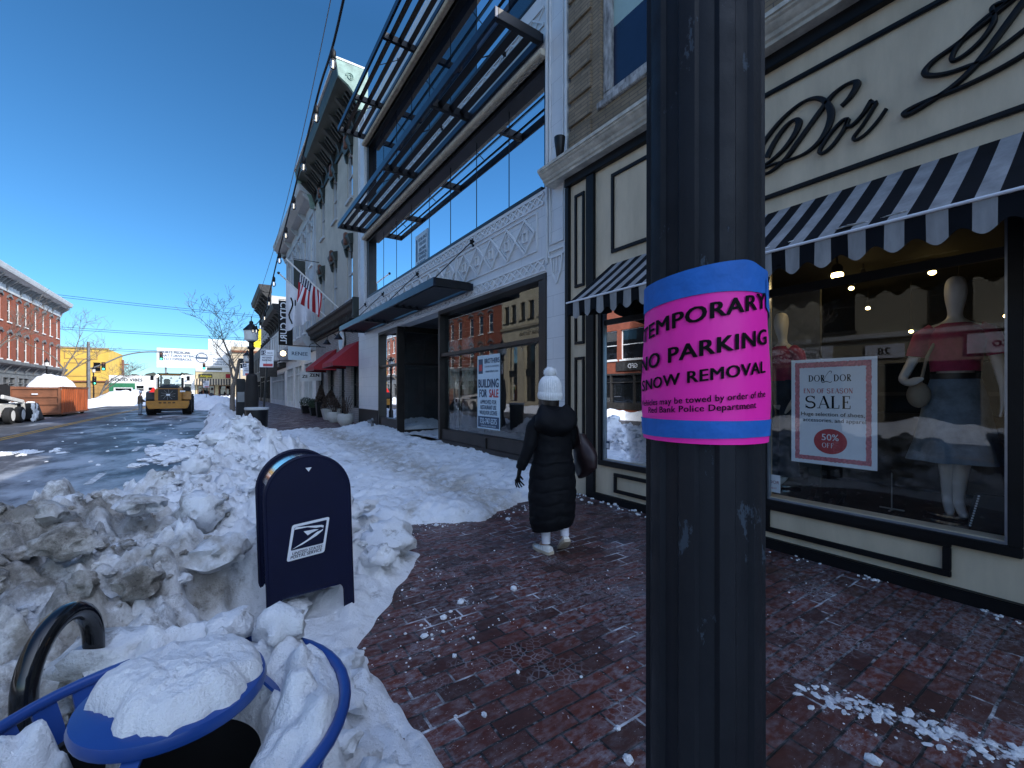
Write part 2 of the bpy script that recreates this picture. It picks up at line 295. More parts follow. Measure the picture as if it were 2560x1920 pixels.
# ------------------------------------------------------------------ builders
class B:
    def __init__(s): s.v = []; s.f = []; s.mi = []
    def add(s, vs, fs, mi=0):
        o = len(s.v); s.v += [tuple(p) for p in vs]; s.f += [tuple(i+o for i in f) for f in fs]; s.mi += [mi]*len(fs)
    def box(s, x0, y0, z0, x1, y1, z1, mi=0, T=None):
        x0, x1 = sorted((x0, x1)); y0, y1 = sorted((y0, y1)); z0, z1 = sorted((z0, z1))
        v = [(x0,y0,z0),(x1,y0,z0),(x1,y1,z0),(x0,y1,z0),(x0,y0,z1),(x1,y0,z1),(x1,y1,z1),(x0,y1,z1)]
        if T: v = [T @ Vector(p) for p in v]
        s.add(v, [(3,2,1,0),(4,5,6,7),(0,1,5,4),(1,2,6,5),(2,3,7,6),(3,0,4,7)], mi)
    def hexa(s, v, mi=0): s.add(v, [(3,2,1,0),(4,5,6,7),(0,1,5,4),(1,2,6,5),(2,3,7,6),(3,0,4,7)], mi)
    def bar(s, a, b, wx, wz, mi=0, up=(0,0,1)):
        a, b = Vector(a), Vector(b); d = (b-a).normalized(); u = Vector(up)
        if abs(d.dot(u)) > .99: u = Vector((1, 0, 0))
        r = d.cross(u).normalized()*wx/2; u = r.cross(d).normalized()*wz/2
        s.hexa([a-r-u, a+r-u, b+r-u, b-r-u, a-r+u, a+r+u, b+r+u, b-r+u], mi)
    def tube(s, pts, r, n=8, mi=0, caps=True, flat=None):
        pts = [Vector(p) for p in pts]; rs = r if isinstance(r, (list, tuple)) else [r]*len(pts)
        rings = []; ref = None
        for i, p in enumerate(pts):
            d = (pts[min(i+1, len(pts)-1)]-pts[max(i-1, 0)]).normalized()
            if ref is None: ref = Vector((0, 0, 1)) if abs(d.z) < .9 else Vector((1, 0, 0))
            a = d.cross(ref).normalized(); b_ = a.cross(d).normalized(); ref = b_
            rings.append([p+(a*math.cos(t)+b_*math.sin(t))*rs[i] for t in (2*math.pi*k/n for k in range(n))])
        v = [q for g in rings for q in g]; f = []
        for i in range(len(pts)-1):
            for k in range(n): f.append((i*n+k, i*n+(k+1) % n, (i+1)*n+(k+1) % n, (i+1)*n+k))
        if caps: f += [tuple(range(n-1, -1, -1)), tuple((len(pts)-1)*n+k for k in range(n))]
        s.add(v, f, mi)
    def loft(s, rings, mi=0, caps=True, closed=True):
        n = len(rings[0]); v = [q for g in rings for q in g]; f = []
        for i in range(len(rings)-1):
            for k in range(n if closed else n-1): f.append((i*n+k, i*n+(k+1) % n, (i+1)*n+(k+1) % n, (i+1)*n+k))
        if caps: f += [tuple(range(n-1, -1, -1)), tuple((len(rings)-1)*n+k for k in range(n))]
        s.add(v, f, mi)
    def lathe(s, prof, n=24, c=(0,0,0), mi=0, caps=True):
        s.loft([[(c[0]+r*math.cos(2*math.pi*k/n), c[1]+r*math.sin(2*math.pi*k/n), c[2]+z) for k in range(n)] for r, z in prof], mi, caps)
    def ball(s, c, rx, ry, rz, n=12, m=8, mi=0):
        s.loft([[(c[0]+rx*math.sin(a)*math.cos(t), c[1]+ry*math.sin(a)*math.sin(t), c[2]-rz*math.cos(a)) for t in (2*math.pi*k/n for k in range(n))] for a in (math.pi*(i+.02)/(m+.04) for i in range(m+1))], mi)
    def build(s, name, m, parent=None, smooth=False, bevel=0, world=True, angle=40):
        me = bpy.data.meshes.new(name); vs = s.v
        if parent is not None and world:
            o = root_loc(parent); vs = [(x-o[0], y-o[1], z-o[2]) for x, y, z in vs]
        me.from_pydata(vs, [], s.f); ms = m if isinstance(m, (list, tuple)) else [m]
        for q in ms: me.materials.append(M[q] if isinstance(q, str) else q)
        me.polygons.foreach_set('material_index', s.mi)
        bm = bmesh.new(); bm.from_mesh(me); bmesh.ops.recalc_face_normals(bm, faces=bm.faces)
        if bevel: bmesh.ops.bevel(bm, geom=[e for e in bm.edges if len(e.link_faces) == 2 and e.calc_face_angle(0) > R(angle)], offset=bevel, segments=2, affect='EDGES', clamp_overlap=True)
        bm.to_mesh(me); bm.free()
        if smooth:
            me.polygons.foreach_set('use_smooth', [True]*len(me.polygons))
            try: me.set_sharp_from_angle(angle=R(angle))
            except Exception: pass
        me.update()
        ob = bpy.data.objects.new(name, me); C.objects.link(ob)
        if parent is not None: ob.parent = parent
        return ob
def root_loc(o):
    while o.parent: o = o.parent
    return o.location
def tag(o, label=None, cat=None, group=None, kind=None):
    if label: o['label'] = label
    if cat: o['category'] = cat
    if group: o['group'] = group
    if kind: o['kind'] = kind
    return o
def thing(name, label, cat, loc=(0,0,0), rz=0, group=None):
    o = bpy.data.objects.new(name, None); C.objects.link(o); o.empty_display_size = .2
    o.location = loc; o.rotation_euler = (0, 0, rz); return tag(o, label, cat, group)
def kids(o): return [c for c in C.objects if c.parent == o]
def copy_tree(o, parent=None):
    c = o.copy(); C.objects.link(c); c.parent = parent
    for ch in kids(o): copy_tree(ch, c)
    return c
def text2d(s, size=1, bold=0.0, sx=1.0, shear=0.0, align='CENTER', spacing=1.0):
    cu = bpy.data.curves.new('t', 'FONT'); cu.body = s; cu.size = size; cu.shear = shear; cu.align_x = align; cu.space_character = spacing; cu.resolution_u = 3
    ob = bpy.data.objects.new('t', cu); C.objects.link(ob); bpy.context.view_layer.update()
    me = bpy.data.meshes.new_from_object(ob.evaluated_get(bpy.context.evaluated_depsgraph_get()))
    v = [(p.co.x*sx, p.co.y) for p in me.vertices]; f = [tuple(q.vertices) for q in me.polygons]
    bpy.data.objects.remove(ob); bpy.data.curves.remove(cu); bpy.data.meshes.remove(me); return v, f
def addtext(b, fn, s, size, bold=.0, sx=1.0, shear=0.0, mi=0, off=(0, 0), align='CENTER', spacing=1.0):
    v, f = text2d(s, size, 0, sx, shear, align, spacing+bold*1.2)
    o = Vector(fn(0, 0)); nrm = (Vector(fn(1, 0))-o).cross(Vector(fn(0, 1))-o).normalized(); e = bold*size
    for q, (dx, dy) in enumerate(((-e, -.5*e), (e, -.5*e), (-e, .5*e), (e, .5*e)) if bold else ((0, 0),)):
        b.add([tuple(Vector(fn(x+off[0]+dx, y+off[1]+dy))+nrm*(.0005*q)) for x, y in v], f, mi)
class Fr:
    """a facade: s runs along it, z up, d stands out from it"""
    def __init__(self, o, sv, nv): self.o = Vector(o); self.sv = Vector(sv); self.nv = Vector(nv)
    def p(self, s, z, d=0): return tuple(self.o+self.sv*s+self.nv*d+Vector((0, 0, z)))
    def box(self, b, s0, s1, z0, z1, d0, d1, mi=0):
        b.hexa([self.p(s0,z0,d0), self.p(s1,z0,d0), self.p(s1,z0,d1), self.p(s0,z0,d1), self.p(s0,z1,d0), self.p(s1,z1,d0), self.p(s1,z1,d1), self.p(s0,z1,d1)], mi)
    def frame(self, b, s0, s1, z0, z1, wd, d0, d1, mi=0):
        self.box(b, s0, s1, z0, z0+wd, d0, d1, mi); self.box(b, s0, s1, z1-wd, z1, d0, d1, mi)
        self.box(b, s0, s0+wd, z0+wd, z1-wd, d0, d1, mi); self.box(b, s1-wd, s1, z0+wd, z1-wd, d0, d1, mi)
    def prof(self, b, s0, s1, pts, mi=0):
        """extrude a (d, z) outline along the facade"""
        b.loft([[self.p(s0, z, d) for d, z in pts], [self.p(s1, z, d) for d, z in pts]], mi)
    def wall(self, b, s0, s1, z0, z1, ops, depth=.22, mi=0, back=3.0, top=True):
        """front face with real openings and reveals, plus sides, top and back"""
        ss = sorted({s0, s1, *[q for o in ops for q in o[:2] if s0 < q < s1]}); zs = sorted({z0, z1, *[q for o in ops for q in o[2:4] if z0 < q < z1]})
        for i in range(len(ss)-1):
            for j in range(len(zs)-1):
                cs, cz = (ss[i]+ss[i+1])/2, (zs[j]+zs[j+1])/2
                if any(o[0] < cs < o[1] and o[2] < cz < o[3] for o in ops): continue
                b.add([self.p(ss[i],zs[j]), self.p(ss[i+1],zs[j]), self.p(ss[i+1],zs[j+1]), self.p(ss[i],zs[j+1])], [(0,1,2,3)], mi)
        for o in ops:
            a, c, lo, hi = o[:4]
            for q in ([(a,lo),(a,hi)], [(c,lo),(c,hi)], [(a,lo),(c,lo)], [(a,hi),(c,hi)]):
                b.add([self.p(*q[0]), self.p(*q[1]), self.p(q[1][0], q[1][1], -depth), self.p(q[0][0], q[0][1], -depth)], [(0,1,2,3)], mi)
        for sA in (s0, s1): b.add([self.p(sA,z0), self.p(sA,z1), self.p(sA,z1,-back), self.p(sA,z0,-back)], [(0,1,2,3)], mi)
        if top: b.add([self.p(s0,z1), self.p(s1,z1), self.p(s1,z1,-back), self.p(s0,z1,-back)], [(0,1,2,3)], mi)
        b.add([self.p(s0,z0,-back), self.p(s1,z0,-back), self.p(s1,z1,-back), self.p(s0,z1,-back)], [(0,1,2,3)], mi)
def skin_mesh(name, nodes, edges, m, parent, sub=2, world=False):
    me = bpy.data.meshes.new(name); me.from_pydata([p for p, r in nodes], edges, [])
    ob = bpy.data.objects.new(name, me); C.objects.link(ob)
    ob.modifiers.new('skin', 'SKIN'); ob.modifiers['skin'].use_smooth_shade = True
    for sv, (p, r) in zip(me.skin_vertices[0].data, nodes): sv.radius = (r, r) if not isinstance(r, tuple) else r
    me.skin_vertices[0].data[0].use_root = True
    s = ob.modifiers.new('sub', 'SUBSURF'); s.levels = sub; s.render_levels = sub
    bpy.context.view_layer.update()
    me2 = bpy.data.meshes.new_from_object(ob.evaluated_get(bpy.context.evaluated_depsgraph_get()))
    me2.materials.clear(); me2.materials.append(M[m]); me2.polygons.foreach_set('use_smooth', [True]*len(me2.polygons))
    bpy.data.objects.remove(ob)
    o2 = bpy.data.objects.new(name, me2); C.objects.link(o2)
    if parent is not None: o2.parent = parent
    return o2
RIGHT = lambda x=4.75: Fr((x, 0, 0), (0, 1, 0), (-1, 0, 0))
LEFT = lambda x=-17.5: Fr((x, 0, 0), (0, 1, 0), (1, 0, 0))
FAR = lambda y=105: Fr((0, y, 0), (1, 0, 0), (0, -1, 0))
def smooth(t): t = max(0, min(1, t)); return t*t*(3-2*t)
def lerp_tab(tab, x):
    if x <= tab[0][0]: return tab[0][1]
    for (a, va), (b, vb) in zip(tab, tab[1:]):
        if x <= b: return va+(vb-va)*(x-a)/(b-a)
    return tab[-1][1]
# ------------------------------------------------------------------ ground
def slope(x, y): return max(0, min(.42, .02*(y-6)))*max(0, min(1, x/4.5))
b = B(); b.box(-900, -300, -1.2, 900, 900, -.12)
tag(b.build('road', 'asphalt'), kind='structure')
b = B(); ys = [-25+i*1.0 for i in range(114)]; xs = [-.3+5.6*k/8 for k in range(9)]
for j in range(len(ys)-1):
    for i in range(8):
        q = [(xs[i], ys[j]), (xs[i+1], ys[j]), (xs[i+1], ys[j+1]), (xs[i], ys[j+1])]
        b.add([(x, y, slope(x, y)) for x, y in q], [(0, 1, 2, 3)])
tag(b.build('sidewalk', 'pavers'), kind='structure')
b = B(); b.box(-.46, -25, -.12, -.302, 88, .004); tag(b.build('kerb', 'kerb', bevel=.012), kind='structure')
b = B(); b.box(-17.6, -25, -.12, -12.2, 88, .0); tag(b.build('far_sidewalk', 'pavers'), kind='structure')
b = B(); b.box(-12.2, -25, -.12, -12.05, 88, .004); tag(b.build('far_kerb', 'kerb'), kind='structure')
b = B()
for x in (-6.62, -6.38): b.box(x-.06, -25, -.118, x+.06, 84, -.114)
tag(b.build('center_line', pm('worn_yellow_road_paint', (.42, .24, .03), .7, var=.4, scale=9)), kind='structure')
b = B()
for y0 in (-1, 5.3, 11.2, 16.7, 22.6, 28.5): b.box(-2.04, y0, -.118, -1.92, y0+1.35, -.114)
tag(b.build('parking_line', pm('worn_white_road_paint', (.6, .6, .6), .7, var=.4, scale=9)), kind='structure')

# ------------------------------------------------------------------ snow
random.seed(11)
CREST = [(0, -.75), (1.5, -1.0), (3, -1.2), (4.4, -1.2), (5.6, -.95), (7.2, -.45), (9, .25), (11, .6), (14, .4), (30, .35), (90, .3)]
HC = [(0, .5), (1.5, .5), (2.4, .58), (3.4, .90), (4.6, .90), (5.8, .76), (7.2, .70), (8.6, .86), (10, 1.08), (11.2, .9), (12.6, .66), (15, .55), (20, .62), (30, .55), (90, .5)]
XB = [(0, .80), (1.7, .80), (2.1, .78), (2.8, .72), (3.1, .95), (3.6, 1.35), (4.1, 1.62), (5, 1.75), (8, 1.8), (11, 1.95), (14, 1.4), (18, 1.2), (90, 1.1)]
WL = [(0, 1.0), (4, 1.0), (7, .8), (10, 1.0), (16, .8), (90, .7)]
def hsh(p): q = math.sin(p[0]*12.9898+p[1]*78.233+p[2]*37.7)*43758.5453; return q-math.floor(q)
def plates(x, y, sc, z=0):
    d, p = noise.voronoi(Vector((x*sc, y*sc, z))); r = hsh(p[0]); r2 = hsh(p[0]+Vector((3.1, 1.7, 0))); r3 = hsh(p[0]+Vector((7.7, 4.1, 0)))
    t = (x*sc-p[0].x)*(r2-.5)*1.3+(y*sc-p[0].y)*(r3-.5)*1.3
    edge = min(1, (d[1]-d[0])*4)
    return ((r-.5)*1.1+t)*edge+(edge-1)*.45
def fbm(x, y, sc, o=4, z=0.0): return noise.fractal(Vector((x*sc, y*sc, z)), .9, 2.1, o)
def billow(x, y, sc, z=0): return abs(noise.noise(Vector((x*sc, y*sc, z*3.7))))*1.6-.25
def snow_h(x, y):
    wob = noise.noise(Vector((.3, y*.55, 2.0)))*.22
    xc = lerp_tab(CREST, y)+wob; hc = lerp_tab(HC, y)*(1+.28*noise.noise(Vector((5.1, y*.62, 0)))+.12*noise.noise(Vector((1.1, y*1.9, 0))))
    xb = lerp_tab(XB, y)+noise.noise(Vector((9.0, y*1.6, 0)))*.16+noise.noise(Vector((9.0, y*5, 3)))*.06
    if x < xc: env = hc*(1-((xc-x)/(lerp_tab(WL, y)*(1+.5*noise.noise(Vector((2.2, y*.9, 0))))))**1.4) if xc-x < 2.2 else -1
    else: t = (x-xc)/max(.3, xb-xc); env = hc*(1-t)**(.62 if y < 2.7 else .85) +(.07 if y < 2.9 and t < .9 else 0) if t < 1 else -(t-1)*.8
    # hollow where the mailbox and its approach stand
    kk = min(1, 2.2*max(0, 1-((x-.56)/.75)**2)*max(0, 1-((y-3.05)/.68)**2)); env = env-(max(0, env-.09))*kk
    # hollow for the litter bin
    k = math.hypot(x+.09, y-1.15); env = min(env, .26+max(0, k-.42)*.7) if k < 1.0 else env
    flat = -1
    y0 = 5.05+noise.noise(Vector((x*1.1, 4.4, 0)))*.4+noise.noise(Vector((x*4, 1.4, 0)))*.12+(.35 if x > 4.3 else 0)
    y1 = 17.6+noise.noise(Vector((x*.9, 8.4, 0)))*.6
    if x > .8 and y0 < y < y1:
        flat = .16+.06*fbm(x, y, 1.1, 5)+max(0, x-3.9)*.13
        tr = max(0, 1-abs(x-3.15-.25*math.sin(y*.5))/.75); flat -= tr*(.08-.05*fbm(x, y, 5, 4, 3))
        e = min((y-y0)/.35, (y1-y)/.6, 1); flat = flat*max(0, e)**.5
        if 10.4 < y < 13.6 and x > 4.6: flat *= .55
    h = max(env, flat)
    if h <= -.05: return -.05
    if env > 0:
        a = smooth(env/.18)*(1-.3*kk)
        near = 1 if y < 14 else .7
        wx, wy = x+.12*fbm(x, y, 2.2, 3, 1), y+.12*fbm(x, y, 2.2, 3, 9)
        dt = smooth((.35-x)/1.2)*smooth((6.8-y)/2)
        h += a*near*(.10*plates(wx, wy, 1.9)+.06*dt*plates(wx*.6, wy*1.6, 3.3, 6)+.05*plates(wx, wy, 5.2, 2.0)+.20*billow(wx, wy, 2.1, 3)+.13*billow(wx, wy, 4.7, 5)+.075*billow(x, y, 10, 7)+.035*billow(x, y, 22, 11)+.012*fbm(x, y, 40, 3)-.10)
    elif h > .02: h += .05*billow(x, y, 5, 2)+.025*billow(x, y, 13, 3)+.012*fbm(x, y, 30, 3)-.012
    if env > .08: h = max(h, .05+.03*billow(x, y, 7))
    return max(h, -.05)
def base_h(x, y): return slope(x, y) if x > -.25 else (-.12 if x < -.55 else -.12+.12*(x+.55)/.3)
def snow_sheet(xs, ys):
    vs = []; fs = []; hs = []; nx = len(xs)
    for y in ys:
        for x in xs:
            h = snow_h(x, y); hs.append(h); vs.append((x+.035*noise.noise(Vector((x*6, y*6, 9)))*(h > .1), y+.035*noise.noise(Vector((x*6, y*6, 19)))*(h > .1), base_h(x, y)+h))
    for j in range(len(ys)-1):
        for i in range(nx-1):
            q = (j*nx+i, j*nx+i+1, (j+1)*nx+i+1, (j+1)*nx+i)
            if max(hs[k] for k in q) > 0: fs.append(q)
    return vs, fs
def frange(a, b_, st):
    o = [a]
    while o[-1] < b_: o.append(o[-1]+(st(o[-1]) if callable(st) else st))
    return o
b = B()
ysn = frange(.15, 88, lambda y: .022*max(1, y/3.2))
near = [y for y in ysn if y < 6.5]; mid = [y for y in ysn if near[-1] <= y < 19]; far = [y for y in ysn if y >= mid[-1]]
for yy, x0, x1, st in ((near, -2.6, 1.95, .024), (near[-90:], 1.95, 4.76, .03), (mid, -1.9, 6.3, .05), (far, -1.6, 1.7, .12)):
    vs, fs = snow_sheet(frange(x0, x1, st), yy); b.add(vs, fs)
o = b.build('snow_bank', 'snow', smooth=True, angle=180); tag(o, kind='stuff', label='ploughed snow banked along the kerb and lying on the pavement')

# loose lumps: faceted blocks broken from the plough windrow
def rock_proto(seed, sub=3, rough=.45):
    random.seed(seed); bm = bmesh.new(); bmesh.ops.create_icosphere(bm, subdivisions=sub, radius=1)
    off = Vector((random.random()*50, random.random()*50, 0))
    cuts = [(Vector((random.gauss(0, 1), random.gauss(0, 1), random.gauss(0, 1))).normalized(), random.uniform(.62, .95)) for _ in range(4)]
    vs = []
    for v in bm.verts:
        p = v.co*(1+rough*noise.fractal(v.co*1.6+off, .8, 2, 4))
        for n_, d in cuts:
            k = p.dot(n_)-d
            if k > 0: p -= n_*k*.6
        p += v.co*(.34*abs(noise.noise(v.co*2.6+off))+.20*abs(noise.noise(v.co*6+off))+.08*noise.noise(v.co*13+off)-.12)
        vs.append(p.copy())
    fs = [tuple(v.index for v in f.verts) for f in bm.faces]; bm.free(); return vs, fs
PROTO = [rock_proto(i) for i in range(9)]; SMALL = [rock_proto(20+i, 1, .3) for i in range(6)]
def lump(b, c, r, mi=0, sq=None, protos=PROTO):
    vs, fs = random.choice(protos); T = Matrix.Rotation(random.uniform(0, 6.28), 3, 'Z') @ Matrix.Rotation(random.uniform(-.6, .6), 3, 'X') @ Matrix.Rotation(random.uniform(0, 6.28), 3, 'Y')
    sc = Vector((r*random.uniform(.8, 1.25), r*random.uniform(.75, 1.2), r*random.uniform(.5, .85))) if sq is None else Vector(sq)
    S = Matrix.Diagonal(sc); T2 = Matrix.Rotation(random.uniform(0, 6.28), 3, 'Z')
    b.add([Vector(c)+T2 @ (S @ (T @ v)) for v in vs], fs, mi)
random.seed(5); b = B()
for k in range(1500):                                             # scattered on the bank
    y = random.uniform(1.2, 12)**1.0; x = random.uniform(-1.9, 1.5)
    if snow_h(x, y) < .18 or math.hypot(x+.09, y-1.15) < .55 or (.1 < x < 1.05 and 2.75 < y < 3.85): continue
    r = min(.075, .015*random.paretovariate(1.5))
    g = 1 if (x < .1 and y < 6.0 and random.random() < .42) else 0
    lump(b, (x, y, base_h(x, y)+snow_h(x, y)+r*.05), r, g)
for x, y, z, r, g in [(-1.3, 2.75, .62, .24, 0), (-1.5, 3.2, .55, .18, 1), (-.95, 3.1, .70, .11, 1), (-.72, 3.6, .72, .13, 1), (-.35, 3.25, .52, .13, 1), (-.95, 4.1, .80, .14, 0), (-.5, 4.5, .72, .16, 0), (-.1, 4.3, .66, .18, 0),
                      (.02, 3.6, .50, .20, 0), (-.35, 2.6, .40, .13, 1), (-.1, 2.75, .33, .12, 0), (.14, 2.55, .2, .10, 1), (.02, 2.4, .22, .09, 1), (1.34, 4.1, .20, .27, 0), (1.15, 3.75, .2, .15, 0), (1.0, 4.6, .40, .18, 0), (1.3, 5.1, .30, .18, 0), (.9, 4.0, .42, .16, 0),
                      (-.33, 2.42, .50, .17, 0), (-.25, 2.25, .46, .13, 0), (-.62, 1.75, .42, .12, 0), (.05, 1.8, .30, .12, 0), (.35, 1.7, .22, .12, 0), (.42, 1.45, .26, .12, 0), (.5, 2.2, .14, .10, 0), (.62, 2.55, .1, .08, 0), (.45, 3.32, .13, .1, 0), (.68, 3.5, .2, .12, 0),
                      (-.2, 6.6, .68, .16, 0), (-.5, 6.2, .66, .13, 1), (.0, 8.9, .82, .18, 0), (.45, 9.6, .96, .2, 0), (.85, 9.9, .72, .2, 0), (.3, 10.4, .92, .16, 0)]:
    lump(b, (x, y, z), r, g)
tag(b.build('snow_lumps', ['snow', 'snow_grit'], smooth=True, angle=70), kind='stuff', label='broken blocks and lumps of ploughed snow lying on the bank')
b = B()                                                          # crumbs on the bricks
def crumbs(n, fx, fy, r0, z=None):
    for _ in range(n):
        x, y = fx(), fy(); r = .62*r0*random.paretovariate(2.2); r = min(r, .03)
        lump(b, (x, y, (slope(x, y) if z is None else z)+r*.3), r, 0, protos=SMALL)
for x, y, r in [(1.58, 1.45, .016), (1.48, 1.3, .022), (1.1, 1.88, .015), (.98, 1.95, .009)]: lump(b, (x, y, r*.4), r, 0, protos=PROTO)
for k in range(110):
    t = random.random(); x = 2.62+t*.35+random.gauss(0, .07); y = 1.05-t*.85+random.gauss(0, .05); lump(b, (x, y, .006), 0, 0, sq=(lambda r: (r*1.3, r, r*.5))(min(.020, .0042*random.paretovariate(1.5))), protos=SMALL)
for k in range(40):
    t = random.random(); x = 2.60+t*.4+random.gauss(0, .09); y = 1.08-t*.9+random.gauss(0, .05); r = random.uniform(.006, .028); lump(b, (x, y, .001), r, 0, sq=(r*1.7, r*.8, .005), protos=SMALL)
crumbs(260, lambda: random.uniform(.75, 1.75), lambda: random.uniform(2.4, 4.9), .0055)
crumbs(380, lambda: random.uniform(1.2, 4.5), lambda: random.uniform(.6, 5), .0035)
crumbs(140, lambda: random.uniform(1.5, 4.3), lambda: random.gauss(4.95, .15), .011)
for y0, y1, n in ((3.3, 5.3, 70), (1.75, 2.1, 14), (1.3, 1.5, 22), (.5, .75, 16), (2.2, 2.7, 10)):
    for _ in range(n): yy = random.uniform(y0, y1); r = random.uniform(.006, .02)*(1.9 if y0 > 3 else 1); lump(b, (4.72-random.random()**2*.16*(1.6 if y0 > 3 else 1), yy, r*.3), r, 0, protos=SMALL)
for _ in range(90):                                              # spill on the road
    x, y = random.gauss(-1.0, .35), random.gauss(16.6, 1.6); r = random.uniform(.03, .16); lump(b, (x, y, -.12+r*.2), r, 0, sq=(r*1.6, r*1.3, r*.55))
for _ in range(22): x, y = random.gauss(-4.55, .35), random.gauss(18.0, .25); r = random.uniform(.05, .13); lump(b, (x, y, -.12), r, 0, sq=(r*1.6, r, r*.5))
for _ in range(40): x, y = random.uniform(-5, -.9), random.uniform(7, 40); r = random.uniform(.015, .06); lump(b, (x, y, -.115), r, 0, protos=SMALL)
tag(b.build('snow_crumbs', 'snow_clean', smooth=True, angle=30), kind='stuff', label='small crumbs of snow scattered on bricks and asphalt')
# sunlit windrow along the opposite kerb and heaps at the crossing
b = B(); vs = []; fs = []; nx = 15; yy = frange(-6, 88, .22)
gaps = lambda y: .15 if 41.5 < y < 51.5 else 1
for y in yy:
    for i in range(nx):
        t = i/(nx-1); x = -13.4+2.4*t; h = gaps(y)*math.sin(math.pi*t)**1.2*(.62+.25*noise.noise(Vector((y*.5, 1, 0))))
        if 55 < y < 80: h *= 1.5
        h += smooth(h/.2)*(.16*plates(x, y, 1.6, 8)+.08*plates(x, y, 4, 3))
        vs.append((x, y, -.13+max(h, 0)))
for j in range(len(yy)-1):
    for i in range(nx-1): fs.append((j*nx+i, j*nx+i+1, (j+1)*nx+i+1, (j+1)*nx+i))
b.add(vs, fs)
def heap(cx, cy, rx, ry, h, z0=-.13, n=34, seed=0):
    vs = []; fs = []
    for j in range(n+1):
        for i in range(n+1):
            x = cx+rx*(2*i/n-1); y = cy+ry*(2*j/n-1); q = max(0, 1-((x-cx)/rx)**2-((y-cy)/ry)**2); z = h*q**.7
            z += smooth(q*4)*(.16*h*plates(x, y, 1.8/max(.6, h), seed)+.1*h*fbm(x, y, 2.5, 4, seed)); vs.append((x, y, z0+max(0, z)))
    for j in range(n):
        for i in range(n): fs.append((j*(n+1)+i, j*(n+1)+i+1, (j+1)*(n+1)+i+1, (j+1)*(n+1)+i))
    return vs, fs
tag(b.build('far_snow_bank', 'snow_clean', smooth=True, angle=180), kind='stuff', label='sunlit snow windrow along the opposite kerb')
b = B(); b.add(*heap(-9.5, 77, 4.2, 5, 1.9)); b.add(*heap(.2, 57, 2.4, 7, 1.25, seed=4)); b.add(*heap(-1.6, 66, 2.4, 6, 1.5, seed=7)); b.add(*heap(1.5, 98, 3, 4, 1.0, seed=2)); b.add(*heap(-3, 101, 6, 3, .9, seed=3)); b.add(*heap(-13, 99, 5, 3, .8, seed=5))
tag(b.build('crossing_snow_heaps', 'snow_clean', smooth=True, angle=180), kind='stuff', label='heaps of cleared snow near the street crossing')

# ------------------------------------------------------------------ foreground pole with notice
PX, PY, PR = .689, .441, .0905
lp = thing('lamp_post', 'large black fluted steel lamp post with chipped paint in the foreground', 'lamp post', (PX, PY, 0))
b = B(); rings = []; nfl = 10; per = 30
for z in [0, .02, .3, .34, .36]+[.4+.1*k for k in range(45)]:
    base = PR*(1.03-.014*z)*(1.45 if z < .31 else (1.25 if z < .35 else 1)); ring = []
    for k in range(nfl*per):
        u = (k % per)/per; a = 2*math.pi*k/(nfl*per)+.13
        g = .07*max(0, min(1, (u+.0)/.10 if u < .3 else (1-(u-.50)/.10)))
        r = base*(.945+g); ring.append((PX+r*math.cos(a), PY+r*math.sin(a), z))
    rings.append(ring)
b.loft(rings); b.build('shaft', 'pole', lp, smooth=True, angle=35)
b = B(); b.lathe([(.1, 4.84), (.13, 4.86), (.15, 4.92), (.06, 4.98), (.05, 5.1), (.12, 5.14), (.14, 5.16)], 24, (PX, PY, 0)); b.build('lamp_collar', 'black_metal', lp, smooth=True)
b = B(); b.lathe([(.13, 5.16), (.19, 5.3), (.18, 5.5), (.1, 5.6)], 24, (PX, PY, 0)); b.build('lamp_globe', 'lampglass', lp, smooth=True)
b = B(); b.lathe([(.22, 5.56), (.20, 5.6), (.08, 5.74), (.03, 5.8), (.01, 5.95)], 24, (PX, PY, 0)); b.build('lamp_cap', 'black_metal', lp, smooth=True)
# the notice wraps the side that faces the camera
A0 = math.atan2(-PY, -PX)
nz = thing('parking_notice', 'bright pink temporary no parking notice held on the pole by blue tape', 'notice', (PX, PY, 1.5))
RP = PR*1.005+.0035
def pole_pt(arc, z, lift=0, rr=RP):     # arc in metres to the right as seen by the reader
    a = A0+arc/rr; bulge = .006*math.exp(-((z-1.60)/.09)**2)*smooth((abs(arc)-.08)/.06)
    r = rr+lift+bulge; return (PX+r*math.cos(a), PY+r*math.sin(a), z)
def wrap(b, a0, a1, zlo, zhi, lift, n=40, m=6, thick=.0006, mi=0):
    f = []; v = []
    for L in (lift, lift-thick):
        for i in range(n+1):
            a = a0+(a1-a0)*i/n
            for j in range(m+1):
                z0_, z1_ = zlo(a), zhi(a); v.append(pole_pt(a, z0_+(z1_-z0_)*j/m, L+.0007*noise.noise(Vector((a*60, z0_*9+j, 0)))*(L == lift)))
    for q in range(2):
        for i in range(n):
            for j in range(m): o_ = q*(n+1)*(m+1); f.append((o_+i*(m+1)+j, o_+(i+1)*(m+1)+j, o_+(i+1)*(m+1)+j+1, o_+i*(m+1)+j+1))
    b.add(v, f, mi)
b = B(); wrap(b, -.152, .150, lambda a: 1.521, lambda a: 1.768+.10*a, 0, m=14); b.build('paper_sheet', 'pinkpaper', nz, smooth=True, angle=60)
b = B(); wrap(b, -.156, .142, lambda a: 1.7445+.05*a+.004*math.sin(a*17+1), lambda a: 1.790+.085*a+.003*math.sin(a*21)-.012*smooth((a-.06)/.05), .0016)
wrap(b, .112, .150, lambda a: 1.725-.35*(a-.13), lambda a: 1.775-.1*(a-.112), .0026, n=12); b.build('tape_strip', 'tape', nz, smooth=True, angle=60)
b = B(); wrap(b, -.154, .151, lambda a: 1.5295+.002*math.sin(a*15), lambda a: 1.5565+.004*a, .0016); b.build('tape_strip', 'tape', nz, smooth=True, angle=60)
b = B()
